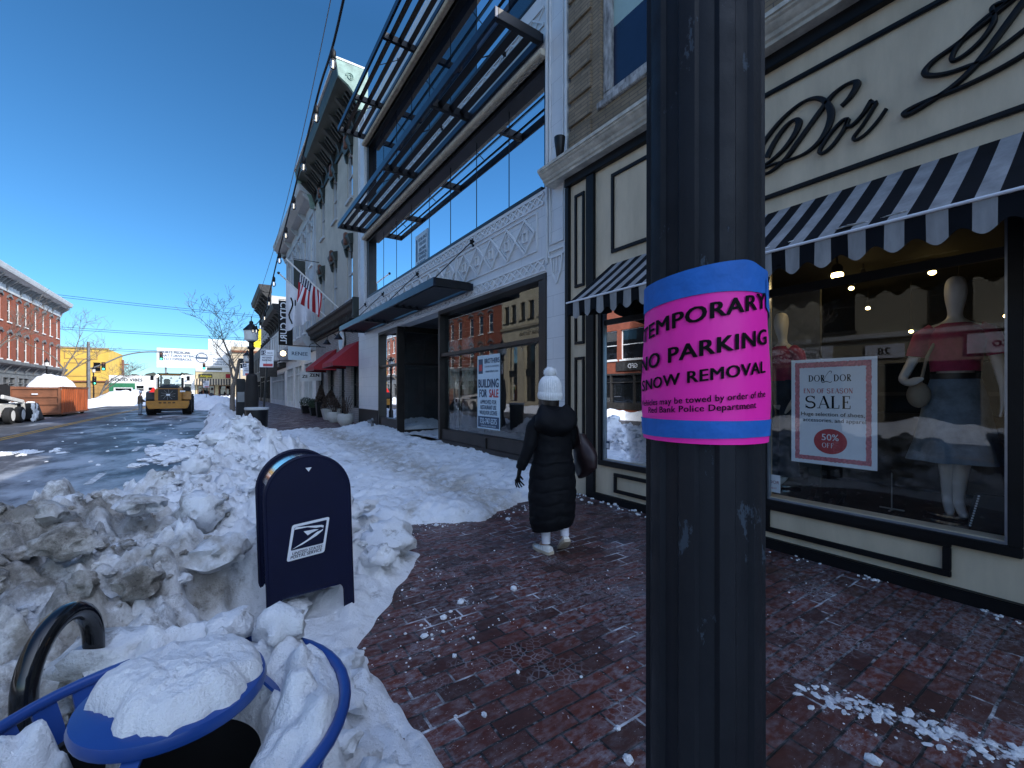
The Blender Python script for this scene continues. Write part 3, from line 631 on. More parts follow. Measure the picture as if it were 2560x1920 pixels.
def dice(v, f, st):
    bm = bmesh.new(); vv = [bm.verts.new((x, y, 0)) for x, y in v]
    for q in f:
        try: bm.faces.new([vv[i] for i in q])
        except ValueError: pass
    bmesh.ops.triangulate(bm, faces=bm.faces[:])
    x = min(p[0] for p in v)
    while x < max(p[0] for p in v):
        x += st; bmesh.ops.bisect_plane(bm, geom=bm.verts[:]+bm.edges[:]+bm.faces[:], plane_co=(x, 0, 0), plane_no=(1, 0, 0), dist=1e-6)
    bm.verts.index_update(); o = ([(p.co.x, p.co.y) for p in bm.verts], [tuple(p.index for p in q.verts) for q in bm.faces]); bm.free(); return o
def prow(s, size, z, tilt, half, bold, sx, spacing=1.0):
    v, f = text2d(s, size, 0, 1, spacing=1.07); v, f = dice(v, f, size*.35); w_ = max(abs(x) for x, y in v); k = half/w_
    for q, (dx, dy) in enumerate(((-bold, -.3*bold), (bold, -.3*bold), (-bold, .3*bold), (bold, .3*bold), (0, 0))): b.add([pole_pt((x+dx*size)*k-.008, z+y+dy*size+tilt*x*k/.13, .0021+.00008*q) for x, y in v], f)
prow('TEMPORARY', .0335, 1.7065, .026, .116, .030, 1); prow('NO PARKING', .0335, 1.6535, .023, .118, .030, 1); prow('SNOW REMOVAL', .0255, 1.6155, .017, .112, .030, 1)
prow('Vehicles may be towed by order of the', .0140, 1.5842, .010, .112, .018, 1); prow('Red Bank Police Department', .0140, 1.5705, .008, .090, .018, 1)
o = b.build('lettering', 'print_black', nz)

# ------------------------------------------------------------------ mailbox
mb = thing('mailbox', 'dark blue arched postal mailbox standing in the snow beside the pavement', 'mailbox', (.55, 3.22, 0), R(-1.5))
mb.rotation_euler = (R(-1.0), R(-1.6), R(2))
W2 = .262; ZT = 1.165; ZA = .90
def arch(w_, zt, zb, n=28, za=ZA):
    return [(-w_, zb)]+[(-w_*math.cos(math.pi*k/n), za+(zt-za)*math.sin(math.pi*k/n)) for k in range(n+1)]+[(w_, zb)]
for q, y0 in (('side_plate', 0), ('side_plate', .43)):
    b = B(); out = arch(W2, ZT, -.25)
    inner = [(W2-.055, -.25), (W2-.06, .20)]+[(W2-.06-.06*(1-math.cos(t)), .20+.06*math.sin(t)) for t in (R(15*k) for k in range(1, 7))]
    inner += [(-x, z) for x, z in reversed(inner)]
    poly = out+inner
    n_ = len(poly); v = [(x, y0, z) for x, z in poly]+[(x, y0+.022, z) for x, z in poly]
    f = [tuple(range(n_)), tuple(reversed(range(n_, 2*n_)))]+[(i, (i+1) % n_, n_+(i+1) % n_, n_+i) for i in range(n_)]
    b.add(v, f); b.build(q, 'mail_blue', mb, bevel=.006, smooth=True, world=False, angle=50)
    rim = [(x*1.0, y0+.011, z) for x, z in out]
    b = B(); b.tube(rim, .014, 8); b.build('rolled_rim', 'mail_blue', mb, smooth=True, world=False)
b = B(); a_ = arch(W2-.022, ZT-.022, .24); b.loft([[(x, .02, z) for x, z in a_], [(x, .432, z) for x, z in a_]]); b.build('body', pm('glossy_mailbox_blue', (.010, .016, .06), .16, var=.1, bmp=0), mb, smooth=True, world=False, angle=30)
b = B(); a_ = [(-(W2-.012)*math.cos(t), ZA+(ZT-.012-ZA)*math.sin(t)) for t in (R(18+6*k) for k in range(22))]
b.loft([[(x, .075, z) for x, z in a_], [(x, .38, z) for x, z in a_], [(x*.98, .38, z-.006) for x, z in a_], [(x*.98, .075, z-.006) for x, z in a_]], caps=False, closed=False); b.build('pull_door', pm('polished_steel', (.55, .55, .56), .14, 1, var=.05, bmp=.02), mb, smooth=True, world=False)
b = B()
for k in range(11):
    for s in (-1, 1): b.ball((s*(W2-.028), -.001, .05+k*.085), .004, .003, .004, 8, 4)
for k in range(9): t = R(20+17.5*k); b.ball((-(W2-.03)*math.cos(t), -.001, ZA+(ZT-.03-ZA)*math.sin(t)), .004, .003, .004, 8, 4)
for k in range(5): b.ball((-.16+.08*k, -.001, .285), .004, .003, .004, 8, 4)
b.build('rivets', 'mail_blue', mb, world=False)
b = B(); b.box(W2-.004, .12, .60, W2+.012, .30, .63); b.box(W2-.004, .12, .38, W2+.016, .2, .42); b.build('door_latch', 'mail_blue', mb, world=False, bevel=.003)
def P2(b_, pts, y, mi=0): b_.add([(x, y, z) for x, z in pts], [tuple(range(len(pts)))], mi)
E8 = lambda x, z: (x-.55, z)
b = B()
def rrect(pts, r=.016, n=4):
    out = []
    for i, p in enumerate(pts):
        p = Vector(p); a = Vector(pts[i-1]); c = Vector(pts[(i+1) % len(pts)]); u = (a-p).normalized()*r; v_ = (c-p).normalized()*r
        for k in range(n+1): t = k/n; out.append(tuple((p+u)*(1-t)**2+p*2*t*(1-t)+(p+v_)*t*t))
    return out
P2(b, rrect([E8(.438, .722), E8(.674, .734), E8(.632, .498), E8(.398, .488)]), -.0025); P2(b, rrect([E8(.453, .706), E8(.655, .716), E8(.627, .562), E8(.424, .556)], .008), -.0040, 1)
P2(b, [E8(*q) for q in [(.451, .690), (.458, .706), (.50, .7005), (.585, .692), (.622, .688), (.634, .681), (.630, .667), (.622, .672), (.612, .676), (.585, .676), (.53, .691)]], -.0055)
P2(b, [E8(*q) for q in [(.506, .668), (.575, .668), (.60, .662), (.555, .648), (.530, .636)]], -.0055)
P2(b, [E8(*q) for q in [(.630, .662), (.618, .654), (.59, .648), (.53, .61), (.428, .562), (.50, .584), (.585, .622), (.624, .648)]], -.0055)
P2(b, [(-.02, 1.09), (.02, 1.09), (0, 1.062)], -.0025)
for s, z, x in (('UNITED STATES', .530, .524), ('POSTAL SERVICE', .506, .517)): addtext(b, lambda u, v, z=z, x=x: (u+x-.55, -.0045, z+v+u*.05), s, .0265, .012, .98, .22, 1)
addtext(b, lambda u, v: (u-.03, -.0046, .5235+v*.12+u*.05), 'I', .02, 0, 90, 0, 1)
b.build('postal_emblem', ['paper', 'mail_blue'], mb, world=False)

# ------------------------------------------------------------------ litter bin
CX, CY = -.09, 1.15
tc = thing('trash_can', 'blue slatted steel trash can with a raised round lid, heaped with snow', 'trash can', (CX, CY, 0))
b = B(); b.tube([(CX+.35*math.cos(t), CY+.35*math.sin(t), .9) for t in (2*math.pi*k/48 for k in range(49))], .013, 10, caps=False); b.build('top_ring', 'can_blue', tc, smooth=True)
for k in range(30):
    t = 2*math.pi*k/30; b = B(); u = Vector((math.cos(t), math.sin(t), 0)); s = Vector((-math.sin(t), math.cos(t), 0))
    rings = []
    for r, z in ((.25, .06), (.265, .45), (.285, .7), (.315, .83), (.348, .895)):
        c = Vector((CX, CY, z))+u*r; rings.append([c-s*.022-u*.004, c+s*.022-u*.004, c+s*.022+u*.004, c-s*.022+u*.004])
    b.loft(rings); b.build('slat', 'can_blue', tc, smooth=True)
b = B(); b.lathe([(.255, .05), (.262, .07), (.262, .09), (.1, .09)], 32, (CX, CY, 0)); b.build('base_ring', 'can_blue', tc, smooth=True)
b = B(); b.lathe([(.20, .12), (.225, .86), (.235, .862), (.215, .84), (.19, .14)], 32, (CX, CY, 0), caps=False); b.build('liner', 'dark', tc, smooth=True)
b = B(); b.lathe([(.0, .950), (.150, .948), (.160, .943), (.166, .945), (.169, .955), (.165, .969), (.10, .980), (0, .984)], 48, (CX+.02, CY+.03, 0)); b.build('lid', 'can_blue', tc, smooth=True, angle=50)
for t in (R(250), R(10), R(130)): b = B(); b.bar((CX+.24*math.cos(t), CY+.24*math.sin(t), .85), (CX+.02+.14*math.cos(t), CY+.03+.14*math.sin(t), .952), .03, .006); b.build('lid_bracket', 'can_blue', tc)
b = B()
for a, zz in ((4.35, .80), (4.75, .78)): b.box(-.03, -.001, -.006, .03, .001, .006, 0, Matrix.Translation((CX+.226*math.cos(a), CY+.226*math.sin(a), zz)) @ Matrix.Rotation(a+R(90), 4, 'Z'))
b.build('sticker', 'paper', tc)
def cap_snow(b, cx, cy, rf, z0, h, seed, n=44, m=90, droop=.0):
    vs = []; fs = []
    for i in range(n+1):
        q = i/n
        for k in range(m):
            t = 2*math.pi*k/m; r = rf(t)*q; x, y = cx+r*math.cos(t), cy+r*math.sin(t)
            e = (1-q**5)**.8; z = z0+h*e*(.78+.34*fbm(x, y, 6, 5, seed)+.12*plates(x, y, 9, seed)+.08*fbm(x, y, 40, 4, seed))
            vs.append((x, y, z if q < 1 else z0-.004))
    for i in range(n):
        for k in range(m): fs.append((i*m+k, i*m+(k+1) % m, (i+1)*m+(k+1) % m, (i+1)*m+k))
    b.add(vs, fs)
b = B(); cap_snow(b, CX+.022, CY+.032, lambda t: .157-.036*math.exp(-((((t-3.6+math.pi) % (2*math.pi))-math.pi)/.55)**2)+.018*noise.fractal(Vector((math.cos(t)*2.2, math.sin(t)*2.2, 4)), .7, 2.1, 5), .972, .066, 3.3)
tag(b.build('snow_mound', 'snow_clean', smooth=True, angle=180), 'rounded cap of snow lying on the blue lid of the trash can', 'snow')
b = B()
for a0, a1, hh in ((R(-62), R(125), .085), (R(138), R(250), .075)):      # snow wedged between liner and ring
    nA, nB = 60, 22; vs = []; fs = []
    for i in range(nA+1):
        t = a0+(a1-a0)*i/nA; ed = min(1, min(i, nA-i)/7)**.6
        for j in range(nB+1):
            q = j/nB; r = .175+.168*q; x, y = CX+r*math.cos(t), CY+r*math.sin(t)
            z = .80+.085*q+hh*ed*1.6*math.sin(math.pi*min(1, q*.93+.07))**.6*(.75+.6*fbm(x, y, 4, 4, 1)+.5*billow(x, y, 12, 2)+.25*billow(x, y, 26, 4)); z = z if 0 < j < nB else .80+.07*q
            vs.append((x, y, z-.10*(1-ed)))
    for i in range(nA):
        for j in range(nB): fs.append((i*(nB+1)+j, (i+1)*(nB+1)+j, (i+1)*(nB+1)+j+1, i*(nB+1)+j+1))
    b.add(vs, fs)
random.seed(8); lump(b, (CX+.24, CY+.20, .955), .075); lump(b, (CX+.12, CY+.29, .95), .06)
tag(b.build('packed_snow', 'snow_clean', smooth=True, angle=180), 'wet snow packed between the liner and the top ring of the trash can', 'snow')
# ------------------------------------------------------------------ bike rack
rk = thing('bike_rack', 'shiny black hooped bike rack poking out of the dirty snow', 'bike rack', (-.45, 2.2, 0))
b = B(); p0, p1 = Vector((-.505, 2.02, 0)), Vector((-.40, 2.36, 0))
pts = [p0+Vector((0, 0, -.1)), p0+Vector((0, 0, .30)), p0+Vector((0, 0, .50))]+[(p0+p1)/2-(p1-p0)/2*math.cos(t)+Vector((0, 0, .62+.185*math.sin(t))) for t in (R(10*k) for k in range(19))]+[p1+Vector((0, 0, .50)), p1+Vector((0, 0, .1))]
b.tube(pts, .034, 16); b.build('hoop', pm('gloss_black_enamel', (.008, .009, .011), .12, var=.3, bmp=.03), rk, smooth=True)
b = B(); b.lathe([(.07, -.02), (.07, .0), (.05, .012)], 20, (-.505, 2.02, 0)); b.lathe([(.07, -.02), (.07, 0), (.05, .012)], 20, (-.40, 2.36, 0)); b.build('foot_plates', 'black_metal', rk, smooth=True)
# ------------------------------------------------------------------ boutique with striped awning
F = RIGHT(4.75)
shop = thing('clothing_shop', 'cream clothing shop front with black trim, script lettering and a tan brick upper floor', 'shop', (4.75, 1, 0))
WINS = [(.60, 2.34, .52, 2.98), (3.0, 4.68, .62, 2.98)]
b = B(); F.wall(b, -6, 5.42, -.05, 5.08, WINS, depth=.16, back=3.6, top=False)
for s in (.86, 2.52): F.box(b, s-.002, s+.002, 3.0, 4.9, 0, .0015)
b.build('cream_wall', 'cream', shop)
b = B(); F.wall(b, -6, 5.36, 5.36, 8.75, [(3.35, 4.70, 5.86, 8.05), (.4, 1.75, 5.86, 8.05)], depth=.26, back=8); b.build('brick_wall', 'tan_brick', shop)
for k in range(8):
    z = 5.40+k*.40
    for s0, s1 in ((4.88, 5.385), (1.8, 3.30)): b = B(); F.box(b, s0, s1, z+.05, z+.37, -.02, .035); b.build('quoin_block', 'tan_brick', shop, bevel=.006)
for s0, s1 in ((3.35, 4.70), (.4, 1.75)):
    b = B(); F.frame(b, s0, s1, 5.90, 8.05, .15, -.2, -.05); F.box(b, s0-.04, s1+.04, 5.80, 5.90, -.2, .05); fr = b.build('window_frame', 'wood', shop, bevel=.01)
    b = B(); b.add([F.p(s0+.1, 5.98, -.12), F.p(s1-.1, 5.98, -.12), F.p(s1-.1, 6.98, -.12), F.p(s0+.1, 6.98, -.12)], [(0,1,2,3)]); b.build('lower_pane', pm('navy_blind_pane', (.012, .022, .055), .25, var=.1, bmp=0), fr)
    b = B(); b.add([F.p(s0+.1, 6.98, -.12), F.p(s1-.1, 6.98, -.12), F.p(s1-.1, 7.98, -.12), F.p(s0+.1, 7.98, -.12)], [(0,1,2,3)]); b.build('upper_pane', pm('pale_green_blind', (.34, .46, .43), .5, var=.05, bmp=.02), fr)
b = B(); pr = [(-.05, 5.03), (.20, 5.03), (.21, 5.06), (.235, 5.075), (.25, 5.11), (.29, 5.135), (.31, 5.165), (.335, 5.18), (.34, 5.20), (.36, 5.205), (.36, 5.25), (.02, 5.40), (-.05, 5.40)]
F.prof(b, -6, 5.78, pr); b.build('cornice', 'cream_old', shop, smooth=True, angle=25)
b = B(); F.box(b, -6, 5.44, 4.90, 5.06, -.03, .075); F.box(b, 5.36, 5.45, -.02, 4.90, -.03, .055); F.box(b, 4.80, 4.97, -.02, 4.90, -.02, .048); b.build('black_trim', 'black', shop, bevel=.006)
def molding(s0, s1, z0, z1, wd=.045, d=.03, m='black'): b_ = B(); F.frame(b_, s0, s1, z0, z1, wd, 0, d); return b_.build('panel_molding', m, shop, bevel=.005)
molding(3.05, 4.47, 3.60, 4.74, .05); molding(5.03, 5.25, 3.25, 4.72); molding(5.03, 5.25, 2.35, 3.05); molding(5.03, 5.25, .35, 2.15); molding(.93, 2.33, .16, .44, .05); molding(3.0, 4.42, .16, .44, .05)
b = B(); F.frame(b, -3.0, 2.62, 3.59, 4.70, .045, 0, .035); b.build('sign_panel_frame', 'black', shop, bevel=.008)
b = B(); F.box(b, -6, 4.80, -.03, .10, 0, .07); b.build('skirting', 'black', shop, bevel=.01)
b = B(); F.box(b, 2.42, 2.96, -.02, 3.05, -.02, .03); b.build('window_pier', 'black', shop, bevel=.006)
for s0, s1, z0, z1 in WINS:
    b = B(); F.frame(b, s0-.04, s1+.04, z0-.10, z1+.06, .075, -.02, .045); F.box(b, s0, s1, 2.58, 2.66, -.06, .0); fr = b.build('window_frame', 'black', shop, bevel=.006)
    b = B(); F.frame(b, s0+.035, s1-.035, z0-.025, z1-.015, .018, -.03, .012); b.build('metal_bead', pm('brushed_bead', (.30, .34, .40), .35, .7, bmp=0), fr)
    b = B(); b.add([F.p(s0, z0-.03, -.02), F.p(s1, z0-.03, -.02), F.p(s1, z1, -.02), F.p(s0, z1, -.02)], [(0,1,2,3)]); b.build('pane', 'shop_glass', fr)
    b = B(); F.box(b, s0-.3, s1+.3, .30, z0-.04, -1.9, -.17); b.build('display_floor', 'stage', shop)
b = B()                                                          # the room behind
b.box(8.3, -4, 0, 8.35, 5.3, 3.6); b.box(4.92, -4, 3.08, 8.3, 5.3, 3.12); b.box(4.92, 5.28, 0, 8.3, 5.3, 3.1); b.box(4.92, -4, 0, 8.3, -3.95, 3.1); b.box(4.92, -4, .0, 8.3, 5.3, .28); b.build('shop_interior', pm('near_black_interior', (.006, .005, .005), .9, bmp=0), shop)
b = B(); b.box(6.75, 2.6, .3, 6.8, 5.2, 3.0); b.build('display_backdrop', pm('grey_backdrop', (.10, .11, .12), .7), shop)
b = B(); b.box(7.9, -2, .3, 8.28, 5, 1.3); b.box(7.7, -1.5, 1.55, 8.28, 4, 1.6); b.box(7.9, -2, 2.0, 8.28, 4.2, 2.05); b.build('shelves', 'dk_trim', shop)
# script lettering, strokes as drawn on the fascia (s = distance along the street, z up)
STK = [([(1.65,4.20),(1.585,4.245),(1.535,4.315),(1.545,4.36),(1.615,4.375),(1.71,4.345),(1.785,4.28),(1.90,4.16),(2.01,4.045),(2.10,3.95),(2.19,3.89),(2.28,3.86),(2.37,3.87),(2.42,3.90),(2.36,3.925),(2.24,3.925),(2.10,3.905),(1.95,3.905),(1.83,3.96),(1.755,4.06),(1.73,4.18),(1.77,4.30),(1.85,4.385),(1.96,4.41),(2.10,4.37),(2.24,4.28),(2.36,4.16),(2.42,4.03),(2.40,3.95),(2.31,3.955),(2.16,4.02),(2.05,4.12),(2.00,4.22),(2.03,4.275),(2.10,4.265),(2.19,4.19),(2.265,4.09),(2.30,4.02)], .013, .018),
  ([(1.595,4.055),(1.64,4.065),(1.73,4.00),(1.80,3.915),(1.825,3.865),(1.795,3.84),(1.72,3.875),(1.64,3.965),(1.595,4.055),(1.61,4.005),(1.575,3.985),(1.52,4.015),(1.455,4.08),(1.425,4.13)], .014, .0),
  ([(1.435,4.135),(1.41,4.10),(1.385,4.10)], .011, .0), ([(1.39,4.09),(1.48,3.96),(1.555,3.875),(1.535,3.84),(1.46,3.865),(1.38,3.935),(1.325,4.005)], .011, .0),
  ([(1.435,4.135),(1.475,4.07),(1.50,4.03)], .009, .0),
  ([(.30,4.38),(.40,4.42),(.55,4.43),(.64,4.39),(.76,4.33),(.90,4.27),(1.02,4.23),(1.075,4.185),(1.075,4.145),(1.02,4.105),(.93,4.075),(.84,4.065),(.78,4.055),(.72,4.07),(.55,4.15)], .015, .006),
  ([(.62,4.40),(.66,4.42),(.71,4.415),(.70,4.32),(.745,4.24),(.80,4.19),(.86,4.16),(.91,4.155),(.925,4.185),(.895,4.25),(.82,4.32),(.72,4.375),(.62,4.40),(.50,4.46),(.40,4.50)], .014, 0),
  ([(.46,4.46),(.56,4.35),(.66,4.22),(.76,4.09),(.84,4.01),(.93,3.955),(1.03,3.92),(1.15,3.885),(1.195,3.885),(1.20,3.91),(1.14,3.925),(1.03,3.93),(.92,3.925),(.80,3.93),(.66,3.95),(.52,3.99),(.40,4.06)], .017, .007)]
def crom(pts, k=7):
    out = []
    for i in range(len(pts)-1):
        p0 = Vector(pts[max(i-1, 0)]); p1 = Vector(pts[i]); p2 = Vector(pts[i+1]); p3 = Vector(pts[min(i+2, len(pts)-1)])
        for j in range(k): t = j/k; out.append(.5*((2*p1)+(p2-p0)*t+(2*p0-5*p1+4*p2-p3)*t*t+(3*p1-p0-3*p2+p3)*t**3))
    return out+[Vector(pts[-1])]
b = B()
for pts, r, th in STK:
    c = crom(pts); v = []; m_ = len(c)
    for i, p in enumerate(c):
        d = (c[min(i+1, m_-1)]-c[max(i-1, 0)]); d = d.normalized() if d.length else Vector((1, 0))
        n_ = Vector((-d.y, d.x)); wq = r*.85+th*.8*abs(d.y)**2+r*.3*abs(d.y)
        for dd, q in ((.012, 1), (.04, 1), (.048, .55), (.048, -.55), (.04, -1), (.012, -1)): v.append(F.p(p.x+n_.x*wq*q, p.y+n_.y*wq*q, dd))
    f = [(i*6+k, i*6+(k+1) % 6, (i+1)*6+(k+1) % 6, (i+1)*6+k) for i in range(m_-1) for k in range(6)]+[tuple(range(6)), tuple(range(m_*6-6, m_*6))]
    b.add(v, f)
b.build('script_lettering', 'black', shop, smooth=True, angle=50)
# awning
aw = thing('striped_awning', 'black and grey striped canvas awning with scalloped valance over the shop windows', 'awning', (4.75, 1.4, 3.4))
st = .1085; n0 = int((4.47+3.2)/st)
for nm in ('canopy', 'valance'):
    b = B(); k = 0; s = 4.47
    while s > -3.2:
        s2 = s-st; mi = k % 2
        if nm == 'canopy':
            N_ = 6; v = []; 
            for j in range(N_+1):
                t = j/N_; d = .004+.84*t; z = 3.445-.66*t-.012*math.sin(math.pi*t)
                v += [F.p(s, z, d), F.p(s2, z, d)]
            b.add(v, [(2*j, 2*j+1, 2*j+3, 2*j+2) for j in range(N_)], mi)
        else:
            N_ = 6; v = []
            for j in range(N_+1):
                t = j/N_; q = s+(s2-s)*t; ph = (k % 2+t)/2; zb = 2.60-.035*math.cos(2*math.pi*(ph+.25))-.004*math.sin(q*9)
                v += [F.p(q, 2.785, .848), F.p(q, zb, .845+.012*math.sin(q*13))]
            b.add(v, [(2*j, 2*j+1, 2*j+3, 2*j+2) for j in range(N_)], mi)
        s = s2; k += 1
    b.build(nm, [pm('black_awning_canvas', (.004, .005, .008), .8, var=.3, bmp=.15, spec=.15), pm('grey_awning_canvas', (.27, .27, .275), .8, var=.22, scale=7, bmp=.3, streak=True)], aw, smooth=True)
b = B(); b.add([F.p(4.46, 3.43, .01), F.p(-3.2, 3.43, .01), F.p(-3.2, 2.775, .838), F.p(4.46, 2.775, .838), F.p(-3.2, 2.655, .836), F.p(4.46, 2.655, .836)], [(0,1,2,3), (3,2,4,5)]); b.build('dark_lining', pm('black_lining', (.004, .004, .004), .95, bmp=0, spec=.05), aw)
b = B(); b.tube([F.p(4.49, 2.79, .852), F.p(-3.2, 2.79, .852)], .012, 8); b.build('front_bar', 'whitefab', aw, smooth=True)
b = B(); b.add([F.p(4.47, 3.445, .003), F.p(4.47, 2.785, .845), F.p(4.47, 2.60, .845), F.p(4.47, 2.62, .78), F.p(4.47, 2.72, .1), F.p(4.47, 2.75, .0)], [(0,1,2,3,4,5)]); b.build('end_panel', pm('black_awning_side', (.010, .012, .018), .75), aw)
b = B(); random.seed(3)
for y, r in ((1.42, .05), (1.3, .07), (1.12, .045), (1.05, .03), (1.95, .035), (1.75, .025)): 
    t = .86; lump(b, F.p(y, 3.445-.66*t-.01, .84*t), r, 0, sq=(r*.45, r*1.5, .006))
b.build('snow_streaks', 'snow_clean', aw, smooth=True)
# little cup light on the cornice
cl = thing('uplight', 'black tapered cup light at the end of the cream cornice', 'light', F.p(5.40, 5.6, .17))
b = B(); b.lathe([(.035, 0), (.055, .02), (.085, .26), (.09, .33), (.08, .33), (.06, .06)], 20, F.p(5.40, 5.33, .2)); b.build('cup', 'black_metal', cl, smooth=True)
# posters and signs in the window
G = lambda s, z, d=-.035: F.p(s, z, d)
po = thing('sale_poster', 'white end of season sale poster with pink brushed border inside the shop window', 'poster', F.p(1.75, .9, -.04))
b = B(); F.box(b, 1.405, 2.095, .91, 1.915, -.036, -.033); b.build('paper_sheet', 'paper', po)
def brush(b_, s0, s1, z0, z1, d, mi=0, seed=0):
    v = []; n = 60; L = (s1-s0) if (s1-s0) > (z1-z0) else (z1-z0); hor = (s1-s0) > (z1-z0)
    for i in range(n+1):
        t = i/n; j1 = .006*noise.noise(Vector((t*37, seed, 1)))+.004*noise.noise(Vector((t*90, seed, 5))); j2 = .006*noise.noise(Vector((t*37, seed, 7)))+.004*noise.noise(Vector((t*90, seed, 9)))
        v += [F.p(s0+L*t, z0+j1, d), F.p(s0+L*t, z1+j2, d)] if hor else [F.p(s0+j1, z0+L*t, d), F.p(s1+j2, z0+L*t, d)]
    b_.add(v, [(2*i, 2*i+1, 2*i+3, 2*i+2) for i in range(n)], mi)
b = B(); D_ = -.0315
brush(b, 1.445, 2.06, 1.835, 1.885, D_, 0, 1); brush(b, 1.445, 2.06, .945, .985, D_, 0, 2); brush(b, 1.445, 1.485, .96, 1.87, D_-.0003, 0, 3); brush(b, 2.02, 2.06, .96, 1.87, D_-.0003, 0, 4); b.build('border', 'print_pink', po)
wr = lambda c, z: (lambda x, y: F.p(c-x, z+y, D_))
def serif(b_, ch, c, z, h, mi=0, wd=.62):
    """capital with thick and thin strokes and serifs; c is the left edge (street coordinate falls to the right)"""
    T, t = .15*h, .05*h; o = 0
    def stroke(x0, y0, x1, y1, w_):
        d = Vector((x1-x0, y1-y0)).normalized(); n_ = Vector((-d.y, d.x))*w_/2
        b_.add([F.p(c-(px), z+py, D_) for px, py in ((x0-n_.x, y0-n_.y), (x1-n_.x, y1-n_.y), (x1+n_.x, y1+n_.y), (x0+n_.x, y0+n_.y))], [(0,1,2,3)], mi)
    def arc(cx, cy, rx, ry, a0, a1, lo, hi, n=18):
        v = []
        for i in range(n+1):
            a = R(a0+(a1-a0)*i/n); w_ = lo+(hi-lo)*abs(math.cos(a)); ca, sa = math.cos(a), math.sin(a)
            v += [F.p(c-(cx+(rx-w_/2)*ca), z+cy+(ry-w_/2)*sa, D_), F.p(c-(cx+(rx+w_/2)*ca), z+cy+(ry+w_/2)*sa, D_)]
        b_.add(v, [(2*i, 2*i+1, 2*i+3, 2*i+2) for i in range(n)], mi)
    sf = lambda x, y, w_: stroke(x-w_/2, y, x+w_/2, y, t)
    W = wd*h
    if ch == 'S': arc(W*.45, h*.74, W*.36, h*.24, 25, 200, t, T*.8); arc(W*.45, h*.74, W*.36, h*.24, 200, 275, T*.8, T*.8); arc(W*.45, h*.26, W*.38, h*.25, 95, -160, T*.8, T*.9); stroke(W*.80, h*.98, W*.80, h*.72, t); stroke(W*.06, h*.02, W*.06, h*.3, t)
    elif ch == 'A': stroke(W*.12, 0, W*.52, h, t); stroke(W*.5, h, W*.92, 0, T); stroke(W*.25, h*.33, W*.75, h*.33, t); sf(W*.12, t/2, W*.3); sf(W*.92, t/2, W*.36)
    elif ch == 'L': stroke(W*.25, 0, W*.25, h, T); stroke(W*.1, t/2, W*.85, t/2, t); stroke(W*.85, 0, W*.88, h*.28, t); sf(W*.25, h-t/2, W*.4)
    elif ch == 'E': stroke(W*.25, 0, W*.25, h, T); stroke(W*.1, t/2, W*.85, t/2, t); stroke(W*.1, h-t/2, W*.8, h-t/2, t); stroke(W*.25, h*.52, W*.62, h*.52, t); stroke(W*.85, 0, W*.88, h*.26, t); stroke(W*.80, h, W*.80, h*.76, t); stroke(W*.62, h*.42, W*.62, h*.62, t)
    elif ch == 'D': stroke(W*.25, 0, W*.25, h, T); arc(W*.35, h*.5, W*.52, h*.48, -90, 90, t, T*.95); stroke(W*.08, t/2, W*.4, t/2, t); stroke(W*.08, h-t/2, W*.4, h-t/2, t)
    elif ch == 'O': arc(W*.5, h*.5, W*.44, h*.48, 0, 360, t, T*.9, 32)
    elif ch == 'R': stroke(W*.25, 0, W*.25, h, T); arc(W*.38, h*.75, W*.34, h*.235, -90, 90, t, T*.9); stroke(W*.08, h-t/2, W*.42, h-t/2, t); stroke(W*.2, h*.51, W*.42, h*.51, t); stroke(W*.42, h*.5, W*.85, 0, T); sf(W*.25, t/2, W*.36); sf(W*.85, t/2, W*.24)
    elif ch == 'F': stroke(W*.25, 0, W*.25, h, T); stroke(W*.1, h-t/2, W*.8, h-t/2, t); stroke(W*.25, h*.52, W*.62, h*.52, t); stroke(W*.80, h, W*.80, h*.76, t); sf(W*.25, t/2, W*.36); stroke(W*.62, h*.42, W*.62, h*.62, t)
    elif ch == 'N': stroke(W*.15, 0, W*.15, h, t); stroke(W*.12, h, W*.85, 0, T); stroke(W*.85, 0, W*.85, h, t); sf(W*.15, t/2, W*.26); sf(W*.85, h-t/2, W*.26); sf(W*.1, h-t/2, W*.2)
    return W
def serif_word(b_, s_, c, z, h, mi=0, wd=.66, gap=.10):
    for ch in s_:
        if ch == ' ': c -= h*.35; continue
        c -= serif(b_, ch, c, z, h, mi, wd*(.8 if ch in 'EFLR' else 1))+gap*h
    return c
b = B(); serif_word(b, 'DOR', 1.945, 1.70, .062, 0, .75); serif_word(b, 'DOR', 1.735, 1.70, .062, 0, .75); serif_word(b, 'END OF SEASON', 1.985, 1.588, .046, 1, .68); serif_word(b, 'SALE', 1.97, 1.445, .118, 0, .84, .06)
pl = crom([(1.755, 1.775), (1.745, 1.79), (1.765, 1.795), (1.79, 1.76), (1.81, 1.72), (1.83, 1.695), (1.815, 1.69), (1.79, 1.70), (1.76, 1.69), (1.745, 1.70)], 4)
b.add([F.p(p.x, p.y+q, D_) for p in pl for q in (-.003, .003)], [(2*i, 2*i+1, 2*i+3, 2*i+2) for i in range(len(pl)-1)])
addtext(b, wr(1.75, 1.372), 'Huge selection of shoes,', .052, .004); addtext(b, wr(1.735, 1.315), 'accessories, and apparel', .052, .004)
cc = [(1.76+.135*math.cos(2*math.pi*k/40), 1.135+.118*math.sin(2*math.pi*k/40)) for k in range(40)]; b.add([F.p(s, z, D_+.0004) for s, z in cc], [tuple(range(40))], 1)
D_ = -.0300; addtext(b, wr(1.76, 1.145), '50%', .085, .01, mi=2); serif_word(b, 'OFF', 1.825, 1.075, .045, 2, .75)
b.build('lettering', ['print_black', 'print_red', 'paper'], po); D_ = -.0315
ds = thing('address_card', 'small white shop address card stuck low in the window corner', 'sign', F.p(2.28, .6, -.03))
